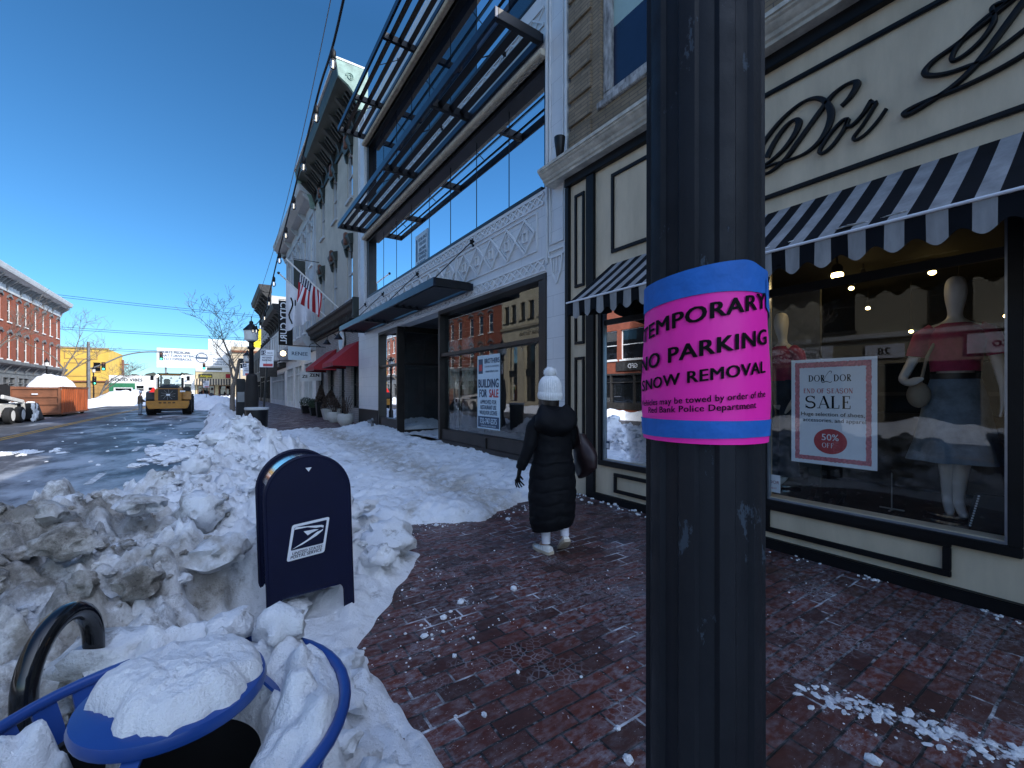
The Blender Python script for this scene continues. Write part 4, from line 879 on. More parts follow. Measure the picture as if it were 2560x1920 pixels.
b = B(); F.box(b, 2.20, 2.46, .565, .745, -.036, -.033); b.build('card', 'paper', ds)
b = B(); addtext(b, wr(2.33, .655), 'DOR L DOR', .044, .012, mi=0); addtext(b, wr(2.30, .60), '25 BROAD ST', .022, .006, mi=1); b.build('lettering', [pm('plum_ink', (.22, .02, .08), .5, bmp=0), 'print_red'], ds)
sk = thing('window_sticker', 'small blue and white sticker low on the left shop window', 'sticker', F.p(4.55, .8, -.01))
b = B(); F.box(b, 4.54, 4.60, .76, .88, -.018, -.015); F.box(b, 4.548, 4.592, .775, .85, -.015, -.013, 1); b.build('label', ['print_blue', 'paper'], sk)
# ceiling spots
for i, (x, y, z, r) in enumerate([(5.42, 1.93, 2.82, .055), (6.2, 1.95, 2.9, .03), (6.6, 1.45, 2.92, .035), (7.2, 1.35, 2.75, .03), (7.4, 1.0, 2.45, .03), (7.6, .75, 2.35, .03), (7.7, 1.9, 2.4, .025), (7.9, 1.5, 2.3, .028), (6.9, 2.3, 2.95, .03), (7.8, 2.4, 2.8, .028), (7.3, .55, 2.15, .03), (8.0, .4, 2.0, .03)]):
    sp = thing('spotlight', 'warm lit ceiling spotlight nearest the shop window glass' if i == 0 else 'small warm ceiling spotlight glowing deep inside the shop', 'spotlight', (x, y, z), group='spotlights inside the clothing shop')
    b = B(); b.lathe([(r*.5, .12), (r*.9, .09), (r*.95, .03), (r*.8, .03)], 16, (x, y, z)); b.tube([(x, y, z+.05), (x, y, 3.08)], .008, 6); b.build('housing', 'dk_trim', sp, smooth=True)
    b = B(); b.ball((x, y, z+.008), r, r, r*.8, 14, 8); b.build('bulb', 'spot', sp, smooth=True)
pl_ = bpy.data.lights.new('spot_glow', 'POINT'); pl_.energy = .7; pl_.color = (1, .75, .45); pl_.shadow_soft_size = .06; po_ = bpy.data.objects.new('spot_glow', pl_); C.objects.link(po_); po_.location = (5.42, 1.93, 2.74)
# mannequins
def ring_xy(c, rx, ry, z, n=20, tw=0, ph=0, amp=0, k=5): return [(c[0]+rx*(1+amp*math.sin(k*t+ph))*math.cos(t+tw), c[1]+ry*(1+amp*math.sin(k*t+ph))*math.sin(t+tw), z) for t in (2*math.pi*q/n for q in range(n))]
def mannequin(name, label, loc, rz, arm_l, arm_r, cross=True):
    t = thing('mannequin', label, 'mannequin', loc, rz)
    nd = [((0,0,.92),(.125,.10)), ((0,0,1.02),(.115,.085)), ((0,.005,1.14),(.105,.08)), ((0,.01,1.30),(.125,.085)), ((0,0,1.43),(.075,.06)), ((0,-.005,1.49),.045), ((0,.0,1.55),.043), ((0,.015,1.62),(.062,.07)), ((0,.02,1.70),(.07,.082)), ((0,.012,1.78),(.062,.07)), ((0,.01,1.815),(.03,.035))]
    ed = [(0,1),(1,2),(2,3),(3,4),(4,5),(5,6),(6,7),(7,8),(8,9),(9,10)]
    def chain(start, pts):
        p = start
        for q in pts: nd.append(q); ed.append((p, len(nd)-1)); p = len(nd)-1
    chain(4, [((-.15,0,1.40),.048)]+arm_l); chain(4, [((.15,0,1.40),.048)]+arm_r)
    x = .022 if cross else 0
    chain(0, [((-.085,.01,.84),.082), ((-.06+x*.3,.03,.50),.055), ((-.05+x,.01,.36),.052), ((-.04+x,.0,.12),.034), ((-.04+x,.02,.075),.034), ((-.045+x,.11,.03),.030), ((-.05+x,.16,.02),.018)])
    chain(0, [((.085,.0,.84),.082), ((.065-x*.3,.0,.50),.055), ((.06-x,-.02,.36),.052), ((.055-x,-.05,.12),.034), ((.055-x,-.03,.075),.034), ((.06-x,.06,.03),.030), ((.065-x,.11,.02),.018)])
    skin_mesh('body', nd, ed, 'plaster', t)
    b_ = B(); b_.lathe([(.17, 0), (.17, .012), (.02, .016)], 28, (0, 0, 0)); b_.build('base_plate', pm('chrome_plate', (.4, .4, .4), .2, 1, bmp=0), t, smooth=True, world=False)
    return t
hand = lambda p, d: [(p, .030), (tuple(Vector(p)+Vector(d)*.07), (.034, .016)), (tuple(Vector(p)+Vector(d)*.13), (.022, .010)), (tuple(Vector(p)+Vector(d)*.17), .009)]
AL = [((-.215,.0,1.17),.038), ((-.235,.07,.97),.030)]+hand((-.23,.11,.90), (.25,.5,-.85)); AR = [((.23,-.03,1.18),.038), ((.30,.05,1.03),.030)]+hand((.27,.12,1.0), (-.4,.7,.2))
m1 = mannequin('mannequin', 'white mannequin in magenta short sleeved top and pale denim skirt in the right window', (5.52, 1.06, .50), R(110), AL, AR); m1.scale = (1.22, 1.22, 1.18)
b = B(); b.loft([ring_xy((0,.008), .165+.0*i, .118, z) if False else ring_xy((0, .008), rx, ry, z, 24, amp=.015, k=7, ph=z*9) for i, (z, rx, ry) in enumerate([(1.09,.135,.105),(1.14,.14,.11),(1.22,.148,.118),(1.32,.165,.122),(1.39,.16,.105),(1.43,.13,.09),(1.455,.085,.07)])], caps=False)
for s in (-1, 1): b.tube([(s*.11, 0, 1.405), (s*.175, 0, 1.36), (s*.205, .0, 1.26), (s*.215, .0, 1.21)], [.065, .066, .06, .058], 14)
b.build('knit_top', 'pink', m1, smooth=True, world=False)
b = B(); b.loft([ring_xy((0,.0), rx, ry, z, 40, amp=a, k=6, ph=1) for z, rx, ry, a in [(1.045,.133,.105,0),(.98,.15,.12,.0),(.88,.17,.14,.01),(.74,.19,.16,.03),(.58,.215,.185,.055),(.44,.25,.215,.085),(.405,.258,.222,.09)]], caps=False); b.build('denim_skirt', 'denim', m1, smooth=True, world=False)
b = B(); b.loft([ring_xy((0,0), .137, .109, z, 28) for z in (1.03, 1.075)], caps=False); b.build('belt', pm('dark_leather_belt', (.02, .012, .01), .4), m1, smooth=True, world=False)
b = B(); b.tube([(.10,.06,1.36), (.165,.10,1.2), (.20,.10,1.0)], .010, 8); b.ball((.21, .10, .91), .07, .05, .10, 14, 10); b.build('handbag', pm('tan_suede', (.30, .24, .18), .7), m1, smooth=True, world=False)
m2 = mannequin('mannequin', 'white mannequin in magenta top and dark jeans half hidden behind the notice pole', (5.62, 2.56, .50), R(75), AL, AR, False); m2.scale = (1.12, 1.12, 1.13)
b = B(); b.loft([ring_xy((0,.008), rx, ry, z, 24, amp=.015, k=7) for z, rx, ry in [(1.09,.135,.105),(1.22,.148,.118),(1.32,.165,.122),(1.39,.16,.105),(1.455,.085,.07)]], caps=False)
for s in (-1, 1): b.tube([(s*.11, 0, 1.405), (s*.175, 0, 1.36), (s*.205, .0, 1.26), (s*.215, .0, 1.21)], [.065, .066, .06, .058], 14)
b.build('knit_top', 'pink', m2, smooth=True, world=False)
b = B(); b.loft([ring_xy((0,.0), rx, ry, z, 24) for z, rx, ry in [(1.1,.14,.11),(.95,.155,.13),(.84,.165,.13)]])
for s in (-1, 1): b.tube([(s*.085, 0, .9), (s*.08, .015, .5), (s*.065, .0, .3), (s*.07, -.01, .10)], [.095, .082, .085, .10], 16)
b.build('jeans', 'denim_dk', m2, smooth=True, world=False)
m3 = mannequin('mannequin', 'white mannequin in burgundy pinafore dress in the left shop window', (5.45, 3.98, .60), R(70), [((-.215,-.02,1.17),.038), ((-.25,.05,.97),.030)]+hand((-.27,.10,.93), (-.4,.8,-.1)), [((.2,0,1.17),.038), ((.2,.06,.97),.030)]+hand((.2,.10,.90), (0,.5,-.85)), False); m3.scale = (1.02, 1.02, 1.03)
b = B(); b.loft([ring_xy((0,.0), rx, ry, z, 30, amp=a, k=6) for z, rx, ry, a in [(1.36,.14,.10,0),(1.28,.142,.108,0),(1.14,.138,.108,0),(1.0,.16,.125,.01),(.85,.18,.15,.02),(.72,.195,.165,.03),(.70,.194,.164,.03)]], caps=False)
for s in (-1, 1): b.tube([(s*.085, .085, 1.35), (s*.075, .05, 1.455), (s*.07, -.05, 1.44), (s*.085, -.09, 1.33)], .014, 8)
b.build('pinafore', 'burgundy', m3, smooth=True, world=False)
def heel(loc, rz, label, m):
    t = thing('high_heel', label, 'shoe', loc, rz)
    b_ = B(); b_.loft([[(-w_, y, z), (w_, y, z), (w_*.9, y, z+.012), (-w_*.9, y, z+.012)] for y, z, w_ in [(-.10,.085,.022),(-.05,.075,.026),(0,.03,.024),(.05,.006,.034),(.10,.004,.030),(.13,.006,.012)]]); b_.build('sole', m, t, smooth=True, world=False)
    b_ = B(); b_.loft([[(-r, -.10-r, z), (r, -.10-r, z), (r, -.10+r, z), (-r, -.10+r, z)] for r, z in [(.006, 0), (.008, .04), (.02, .085)]]); b_.build('heel', m, t, world=False)
    b_ = B(); b_.tube([(-.03, .05, .01), (-.025, .06, .045), (0, .065, .055), (.025, .06, .045), (.03, .05, .01)], .008, 6); b_.tube([(-.024, -.09, .09), (-.02, -.115, .12), (.02, -.115, .12), (.024, -.09, .09)], .006, 6); b_.tube([(-.02, -.10, .14), (-.01, -.02, .15), (.02, -.02, .14), (.02, -.10, .14)], .006, 6); b_.build('straps', m, t, smooth=True, world=False)
    return t
heel((5.06, 2.02, .50), R(100), 'black strappy high heel below the sale poster, left of its pair', 'black'); heel((5.05, 1.80, .50), R(80), 'black strappy high heel below the sale poster, right of its pair', 'black'); heel((5.0, 4.42, .60), R(100), 'beige high heel in the left window beside the sticker', 'beige'); heel((5.02, 4.28, .60), R(95), 'burgundy toned high heel next to the beige one', 'burgundy')
pb = thing('handbag', 'black handbag edged with pearl studs at the right end of the window', 'handbag', (5.05, .72, .50), R(10))
b = B(); b.loft([[(x, -.14*k, z), (x, .17*k, z), (x+.08, .17*k, z), (x+.08, -.14*k, z)] for x, z, k in [(0,0,1),(.0,.1,1),(.03,.28,.8)]]); b.build('bag_body', 'dark', pb, world=False, bevel=.01)
for k in range(13): b = B(); b.ball((-.004+.0012*k, .16-.004*k, .03+.02*k), .008, .008, .008, 10, 6); b.build('pearl', 'plaster', pb, smooth=True, world=False)
ps = thing('display_stand', 'thin bare metal display stand in the shop window', 'stand', (5.2, 1.42, .50))
b = B(); b.tube([(5.2, 1.42, .5), (5.2, 1.42, .85)], .005, 6); b.build('stem', 'grey_metal', ps); b = B(); b.bar((5.13, 1.42, .506), (5.27, 1.42, .506), .012, .01); b.build('cross_foot', 'grey_metal', ps); b = B(); b.bar((5.2, 1.33, .518), (5.2, 1.51, .518), .012, .01); b.build('cross_foot', 'grey_metal', ps)

# ------------------------------------------------------------------ neighbour behind the camera
nb = thing('neighbor_shop', 'plain cream rendered building continuing the row beyond the clothing shop', 'building', (4.75, -15, 0))
b = B(); F.wall(b, -26, -6.01, 0, 10.5, [(-10, -8.6, 5.5, 7.6), (-14, -12.6, 5.5, 7.6), (-20, -8, .6, 3)], back=9); b.build('wall', 'cream', nb)
b = B(); b.add([F.p(-20, .6, -.2), F.p(-8, .6, -.2), F.p(-8, 3, -.2), F.p(-20, 3, -.2)], [(0,1,2,3)]); b.build('shop_window', 'dark_glass', nb)

# ------------------------------------------------------------------ white terracotta building
wb = thing('terracotta_building', 'white terracotta tiled commercial building with wide glass bands and metal louvers', 'building', (4.75, 11.7, 0))
S0, S1 = 5.43, 18.05
BANDS = [(6.02, 17.1, 5.14, 7.40), (6.02, 17.1, 8.6, 11.0)]
b = B(); F.wall(b, S0, S1, -.05, 12.3, BANDS+[(5.98, 15.47, .30, 3.67), (10.43, 13.5, -.05, .30)], depth=.35, back=9); b.build('tiled_wall', 'terra', wb)
b = B(); F.box(b, 15.50, S1-.06, -.05, .95, -.1, .025); b.build('black_plinth', 'black', wb)
b = B()
for s0, s1 in ((5.43, 5.98), (17.15, 18.02)):
    F.frame(b, s0+.09, s1-.09, 4.1, 12.2, .03, 0, .03); F.box(b, s0+.0, s0+.05, 3.8, 12.25, 0, .04); F.box(b, s1-.05, s1, 3.8, 12.25, 0, .04)
b.build('pilaster_molding', 'terra_plain', wb, bevel=.006)
b = B(); F.prof(b, 5.99, 17.14, [(-.3, 7.40), (.12, 7.40), (.14, 7.43), (.14, 7.50), (.02, 7.54), (-.3, 7.54)]); F.prof(b, 5.99, 17.14, [(-.3, 11.0), (.12, 11.0), (.14, 11.03), (.14, 11.10), (.02, 11.14), (-.3, 11.14)])
b.build('cream_ledge', pm('cream_stone_ledge', (.52, .46, .36), .8, var=.18, scale=7, bmp=.4), wb, bevel=.006)
def lattice(b_, s0, s1, z0, z1, step, d=.02, wd=.03):
    s = s0
    while s+step <= s1+.01:
        for a, c in (((s, z0), (s+step, z1)), ((s, z1), (s+step, z0))):
            b_.bar(F.p(*a, d*.5+(.002 if a[1] == z0 else 0)), F.p(*c, d*.5+(.002 if a[1] == z0 else 0)), d, wd, up=(0, 0, 1))
        s += step
    F.box(b_, s0, s1, z1, z1+.035, 0, d*1.3); F.box(b_, s0, s1, z0-.035, z0, 0, d*1.3)
b = B(); lattice(b, 6.05, 17.1, 4.90, 5.06, .20); b.build('guilloche_band', 'terra_plain', wb)
b = B(); lattice(b, 6.05, 17.1, 8.02, 8.30, .34); b.build('guilloche_band', 'terra_plain', wb)
b = B(); lattice(b, 6.0, 15.5, 3.74, 3.92, .22); b.build('guilloche_band', 'terra_plain', wb)
b = B()                                                          # underside lattice of the ledge
for k in range(54): s = 6.1+k*.205; b.bar(F.p(s, 7.397, .0), F.p(s+.16, 7.397, .09), .02, .012); b.bar(F.p(s+.16, 7.397, .0), F.p(s, 7.397, .09), .02, .010)
b.build('soffit_band', 'cream_old', wb)
for p0, n in ((6.30, 5), (9.50, 7), (14.2, 4)):
    b = B(); L = .60; F.frame(b, p0-.06, p0+n*L+.06, 4.10, 4.80, .025, 0, .028)
    for k in range(n):
        c = p0+(k+.5)*L
        for off, d, wd in ((0, .04, .035), (.075, .025, .02)):
            q = [(c-L/2+off, 4.45), (c, 4.76-off*.9), (c+L/2-off, 4.45), (c, 4.14+off*.9)]
            for i in range(4): b.bar(F.p(*q[i], d/2), F.p(*q[(i+1) % 4], d/2+.001*i), d, wd)
        F.frame(b, c-.075, c+.075, 4.35, 4.55, .025, 0, .04)
    b.build('diamond_relief_panel', 'terra_plain', wb)
b = B()                                                          # pendant ornament on the right pilaster
for q in ([(5.5, 4.0), (5.9, 4.0), (5.9, 3.9), (5.5, 3.9)], [(5.55, 3.88), (5.85, 3.88), (5.8, 3.6), (5.7, 3.42), (5.6, 3.6)]):
    for i in range(len(q)): b.bar(F.p(*q[i], .015), F.p(*q[(i+1) % len(q)], .016), .03, .03)
for s in (5.62, 5.70, 5.78): b.bar(F.p(s, 3.85, .012), F.p(s, 3.62, .012), .02, .02)
b.build('pendant_ornament', 'terra_plain', wb)
for (s0, s1, z0, z1) in BANDS:
    b = B(); F.box(b, s0, s0+.10, z0, z1, -.34, -.05); F.box(b, s1-.22, s1, z0, z1, -.34, -.05); F.box(b, s0+.10, s1-.22, z0, z0+.07, -.34, .01); F.box(b, s0+.1, s1-.22, z1-.10, z1, -.34, -.05); fr = b.build('window_band_frame', pm('blue_black_frame', (.02, .022, .026), .35, .4, bmp=0), wb, bevel=.004)
    n = 8; L = (s1-.22-s0-.1)/n
    for k in range(n):
        a = s0+.1+k*L; b = B(); b.add([F.p(a+.006, z0+.07, -.2), F.p(a+L-.006, z0+.07, -.2), F.p(a+L-.006, z1-.10, -.2), F.p(a+.006, z1-.10, -.2)], [(0,1,2,3)]); b.build('pane', 'blue_glass', fr)
    b = B()
    for k in range(1, n): F.box(b, s0+.1+k*L-.006, s0+.1+k*L+.006, z0+.07, z1-.1, -.215, -.192)
    b.build('glass_joints', 'black', fr)
# two louver canopies and the entrance canopy
def louver(z, label, s0, s1, beams, proj, nsl, group):
    t = thing('louver_canopy', label, 'louver', F.p((s0+s1)/2, z, 0), group=group)
    b_ = B(); F.box(b_, s0, s1, z-.09, z+.09, proj-.06, proj); b_.build('front_beam', 'steel_blue', t, bevel=.006)
    b_ = B(); F.box(b_, s0, s1, z-.075, z+.075, .03, .09); b_.build('wall_beam', 'steel_blue', t, bevel=.006)
    for s in beams: b_ = B(); F.box(b_, s-.05, s+.05, z-.088, z+.088, .09, proj-.06); b_.build('cross_beam', 'black_metal', t, bevel=.005)
    for k in range(nsl):
        d = .13+(proj-.25)*(k+.5)/nsl; b_ = B(); v = [F.p(s0+.03, z-.05, d-.045), F.p(s1-.03, z-.05, d-.045), F.p(s1-.03, z-.02, d-.055), F.p(s0+.03, z-.02, d-.055), F.p(s0+.03, z+.02, d+.055), F.p(s1-.03, z+.02, d+.055), F.p(s1-.03, z+.05, d+.045), F.p(s0+.03, z+.05, d+.045)]
        b_.add(v, [(0,1,2,3),(4,5,6,7),(0,1,5,4),(3,2,6,7),(0,3,7,4),(1,2,6,5)]); b_.build('slat', 'black_metal', t)
    return t
def rod(t, s, zt, zb, d):
    b_ = B(); F.box(b_, s-.03, s+.03, zt-.09, zt+.09, 0, .03); F.box(b_, s-.012, s+.012, zt-.05, zt+.05, .03, .09); b_.build('wall_bracket', 'black_metal', t)
    b_ = B(); b_.tube([F.p(s, zt, .06), F.p(s, zb, d)], .012, 8); m_ = Vector(F.p(s, (zt+zb)/2-.1, (d+.06)/2)); b_.build('tie_rod', 'black_metal', t, smooth=True)
BM = (6.08, 8.7, 11.9, 14.9, 17.05)
lo = louver(7.74, 'lower dark metal louver canopy of five bays, just above the first glass band', 6.03, 17.1, BM, 1.02, 3, 'louver canopies on the white building')
up = louver(11.32, 'upper dark metal louver canopy near the roof of the white building', 6.03, 17.1, BM, 1.02, 3, 'louver canopies on the white building')
for s in (7.3, 10.2, 13.3, 16): rod(lo, s, 8.3, 7.82, .8); rod(up, s, 11.9, 11.4, .8)
en = louver(3.92, 'dark slatted metal entrance canopy hung on tie rods over the shop doorway', 8.55, 17.0, (8.6, 11.4, 14.2, 16.95), .98, 4, None)
for s in (8.62, 11.8, 14.9, 17.0): rod(en, s-.03, 4.92, 4.0, .93)
# shop front
b = B(); F.frame(b, 5.98, 10.43, .30, 3.67, .10, -.22, .02); F.box(b, 6.08, 10.33, 2.50, 2.58, -.18, -.01); F.box(b, 6.0, 6.22, .40, 3.57, -.2, .0)
for s in (8.1,): F.box(b, s-.05, s+.05, -.04, .62, -.2, .01)
F.box(b, 6.08, 10.33, .40, .66, -.2, -.02); b.build('storefront_frame', 'bronze', wb, bevel=.006)
b = B(); b.add([F.p(6.08, .66, -.12), F.p(10.33, .66, -.12), F.p(10.33, 3.57, -.12), F.p(6.08, 3.57, -.12)], [(0,1,2,3)]); b.build('storefront_pane', 'store_glass', wb)
b = B(); F.frame(b, 13.5, 15.47, .30, 3.67, .09, -.22, .02); F.box(b, 13.59, 15.38, 2.45, 2.52, -.18, -.02); F.box(b, 13.59, 15.38, .39, .72, -.2, -.02); b.build('storefront_frame', 'bronze', wb, bevel=.006)
b = B(); b.add([F.p(13.59, .72, -.12), F.p(15.38, .72, -.12), F.p(15.38, 3.58, -.12), F.p(13.59, 3.58, -.12)], [(0,1,2,3)]); b.build('storefront_pane', 'store_glass', wb)
b = B(); b.box(4.85, 5.45, -.05, 11, 18, .10); b.box(8.6, 5.45, .1, 8.65, 18, 3.9); b.box(4.9, 5.45, 3.80, 8.6, 18, 3.86); b.box(4.9, 5.45, .1, 8.6, 5.5, 3.8); b.box(4.9, 15.48, .1, 8.6, 15.55, 3.8); b.build('shop_interior', pm('grey_interior', (.07, .07, .075), .8), wb)
b = B()                                                          # recessed entrance: two splayed glazed sides and a door
F.box(b, 10.43, 10.53, -.03, 3.67, -1.5, -1.4); F.box(b, 13.4, 13.5, -.03, 3.67, -1.5, -1.4); F.box(b, 10.53, 13.4, 3.5, 3.67, -1.5, -1.4); F.box(b, 10.53, 13.4, 2.45, 2.53, -1.49, -1.41); F.box(b, 12.0, 12.08, -.03, 3.5, -1.49, -1.41); F.box(b, 10.53, 13.4, .0, .35, -1.49, -1.42)
for s in (10.43, 13.41): F.box(b, s, s+.09, .0, .4, -1.4, -.2); F.box(b, s+.01, s+.08, 2.45, 2.53, -1.4, -.2); F.box(b, s, s+.09, 3.5, 3.67, -1.4, -.2)
b.build('entrance_frame', 'bronze', wb, bevel=.005)
for s in (10.48, 13.45): b = B(); b.add([F.p(s, .4, -.22), F.p(s, .4, -1.4), F.p(s, 3.5, -1.4), F.p(s, 3.5, -.22)], [(0,1,2,3)]); b.build('entrance_side_pane', 'store_glass', wb)
b = B(); b.add([F.p(10.53, .35, -1.45), F.p(13.4, .35, -1.45), F.p(13.4, 3.5, -1.45), F.p(10.53, 3.5, -1.45)], [(0,1,2,3)]); dr = b.build('door', 'store_glass', wb)
b = B(); b.tube([F.p(11.9, 1.0, -1.38), F.p(11.9, 1.5, -1.38)], .014, 8); b.build('handle', 'grey_metal', dr)
b = B(); F.box(b, 12.35, 12.95, .36, 1.5, -2.4, -1.9); b.build('counter', 'grey_white', wb)
# standpipe by the left pier
sp = thing('standpipe', 'grey twin-headed fire standpipe in the snow beside the white pier', 'standpipe', (4.45, 15.2, .1))
b = B(); b.tube([(4.45, 15.2, .1), (4.45, 15.2, .62)], .05, 12); b.build('riser', 'grey_metal', sp, smooth=True)
for s in (-1, 1): b = B(); b.tube([(4.45, 15.2, .56), (4.40, 15.2+s*.09, .60), (4.34, 15.2+s*.13, .58)], [.05, .055, .06], 12); b.build('inlet', 'grey_metal', sp, smooth=True)
b = B(); b.tube([(4.45, 15.2, .62), (4.45, 15.2, .70)], [.065, .03], 12); b.build('cap', 'grey_metal', sp, smooth=True)
# posters of the white building
bp = thing('for_sale_poster', 'tall pale blue building for sale poster behind the big storefront pane', 'poster', F.p(8.15, .8, -.1))
b = B(); F.box(b, 7.66, 8.60, .80, 2.40, -.108, -.104); b.build('paper_sheet', 'sky_paper', bp)
b = B(); w_ = lambda c, z: (lambda x, y: F.p(c-x, z+y, -.1005))
addtext(b, w_(7.98, 2.22), 'BROTHERS', .145, .03, .85); addtext(b, w_(7.98, 2.13), 'COMMERCIAL BROKERAGE', .055, .0, .9); addtext(b, w_(7.98, 2.02), 'thebrothers.com', .075, .01)
addtext(b, w_(8.13, 1.70), 'BUILDING', .255, .035, .72); addtext(b, w_(8.35, 1.49), 'FOR', .24, .035, .7); addtext(b, w_(7.90, 1.49), 'SALE', .24, .035, .70, mi=1)
for s, z in (('APPROVED FOR', 1.34), ('RESTAURANT USE', 1.225), ('W/LIQUOR LICENSE', 1.11)): addtext(b, w_(8.13, z), s, .125, .022, .74 if len(s) < 14 else .64)
b.add([F.p(8.57, .83, -.1015), F.p(7.69, .83, -.1015), F.p(7.69, 1.07, -.1015), F.p(8.57, 1.07, -.1015)], [(0,1,2,3)], 2); addtext(b, w_(8.13, .915), '732-747-5575', .17, .022, .72, mi=3); addtext(b, w_(8.13, .85), 'LICENSED REAL ESTATE BROKER', .05, .005, .85, mi=3)
F.box(b, 8.36, 8.55, 2.0, 2.32, -.1035, -.1012, 2); F.box(b, 8.39, 8.52, 2.06, 2.2, -.1012, -.100, 1)
b.build('lettering', ['print_blue', 'print_red', 'print_blue', 'sky_paper'], bp)
bp = thing('leasing_poster', 'pale blue leasing poster in the upper glass band of the white building', 'poster', F.p(12, 5.8, -.19))
b = B(); F.box(b, 11.58, 12.50, 5.28, 6.22, -.19, -.186); b.build('paper_sheet', 'sky_paper', bp)
b = B(); w2 = lambda c, z: (lambda x, y: F.p(c-x, z+y, -.183))
for s, z in (('RETAIL SPACE', 6.0), ('FOR LEASE', 5.86), ('BROTHERS', 5.70), ('COMMERCIAL', 5.57), ('BROKERAGE', 5.45)): addtext(b, w2(11.95, z), s, .13, .02, .75)
addtext(b, w2(12.04, 5.31), '732-747-5575', .13, .02, .8); b.add([F.p(12.44, 5.45, -.184), F.p(12.34, 5.45, -.184), F.p(12.34, 6.1, -.184), F.p(12.44, 6.1, -.184)], [(0,1,2,3)]); b.build('lettering', 'print_blue', bp)
for i, (s, z0) in enumerate(((12.75, .55), (13.05, .5))):
    t = thing('banner_roll', 'white rolled banner leaning in the dark doorway, '+('left' if i else 'right')+' of the two', 'banner', F.p(s, z0, -1.75), group='rolled banners in the doorway')
    b = B(); b.tube([F.p(s, z0-.1, -1.7), F.p(s+.08, z0+.75, -1.85)], .05, 12); b.build('roll', 'whitefab', t, smooth=True)
# ------------------------------------------------------------------ tools for the other facades
def window(fr, root, s0, s1, z0, z1, mf='white_paint', hood=None, mh='dk_trim', arch=False, sill=True, depth=.2, glass='dark_glass', sash=True):
    b = B(); fw = .07
    fr.frame(b, s0, s1, z0, z1, fw, -depth, -depth+.08)
    if sash: fr.box(b, s0+fw, s1-fw, (z0+z1)/2-.03, (z0+z1)/2+.03, -depth+.01, -depth+.07)
    if sill: fr.box(b, s0-.08, s1+.08, z0-.12, z0-.001, -.05, .10)
    w_ = b.build('window', mf, root)
    b = B(); b.add([fr.p(s0+fw, z0+fw, -depth+.03), fr.p(s1-fw, z0+fw, -depth+.03), fr.p(s1-fw, z1-fw, -depth+.03), fr.p(s0+fw, z1-fw, -depth+.03)], [(0,1,2,3)]); b.build('pane', glass, w_)
    if hood:
        b = B(); c = (s0+s1)/2; hw = (s1-s0)/2+.12
        if hood == 'arch':
            pts = [(c-hw*math.cos(math.pi*k/12), z1-.05+hw*.75*math.sin(math.pi*k/12)) for k in range(13)]
            b.tube([fr.p(s, z, .04) for s, z in pts], .09, 8); fr.box(b, c-.09, c+.09, z1+hw*.5, z1+hw*.95, 0, .16)
        elif hood == 'block':
            fr.prof(b, s0-.12, s1+.12, [(-.02, z1+.02), (.12, z1+.02), (.16, z1+.14), (.24, z1+.34), (.24, z1+.42), (-.02, z1+.5)])
            for s in (s0-.06, s1-.06): fr.prof(b, s, s+.12, [(-.01, z1-.34), (.07, z1-.3), (.16, z1+.02), (-.01, z1+.02)])
        else:
            pts = [(c-hw*math.cos(math.pi*(k+1)/12), z1+.02+.28*math.sin(math.pi*(k+1)/12)) for k in range(11)]
            b.loft([[fr.p(s, z, -.01), fr.p(s, z, .14), fr.p(s, z+.16, .16), fr.p(s, z+.16, -.01)] for s, z in pts]); fr.box(b, c-.1, c+.1, z1+.3, z1+.56, 0, .2)
        b.build('hood', mh, w_)
    return w_
def cornice(fr, root, s0, s1, zb, zt, proj, m, nbr, mbr=None, ends=True):
    h = zt-zb; b = B()
    fr.prof(b, s0-.05, s1+.05, [(-.1, zb+h*.62), (proj*.55, zb+h*.62), (proj*.8, zb+h*.7), (proj*.95, zb+h*.74), (proj, zb+h*.82), (proj*1.06, zb+h*.98), (proj*1.06, zt), (-.1, zt+.02)])
    fr.box(b, s0-.03, s1+.03, zb, zb+h*.12, -.05, .09); fr.box(b, s0-.02, s1+.02, zb+h*.12, zb+h*.61, -.05, .05)
    c = b.build('cornice', m, root)
    for k in range(nbr):
        s = s0+.12+(s1-s0-.24)*k/(nbr-1); big = k % 4 == 0; wd = .11 if big else .06; b = B(); q = 1 if big else .72
        fr.prof(b, s-wd, s+wd, [(.05, zb+h*(.02 if big else .3)), (.12*q, zb+h*(.05 if big else .34)), (.26*q, zb+h*.3), (proj*.55*q, zb+h*.46), (proj*.82*q, zb+h*.615), (.05, zb+h*.615)]); b.build('bracket', mbr or m, c)
    return c
def storefront(fr, root, s0, s1, z0, z1, m, n=3, glass='dark_glass', bulk=.55):
    b = B(); fr.frame(b, s0, s1, z0, z1, .14, -.3, .05); fr.box(b, s0+.14, s1-.14, z0+.14, z0+bulk, -.25, -.02); fr.box(b, s0+.14, s1-.14, z1-.75, z1-.68, -.2, .0)
    for k in range(1, n): s = s0+(s1-s0)*k/n; fr.box(b, s-.07, s+.07, z0+.14, z1-.14, -.28, .02)
    sf = b.build('storefront', m, root)
    for k in range(n):
        a, c = s0+(s1-s0)*k/n, s0+(s1-s0)*(k+1)/n; b = B(); b.add([fr.p(a+.08, z0+bulk-.01, -.14), fr.p(c-.08, z0+bulk-.01, -.14), fr.p(c-.08, z1-.1, -.14), fr.p(a+.08, z1-.1, -.14)], [(0,1,2,3)]); b.build('pane', glass, sf)
    return sf

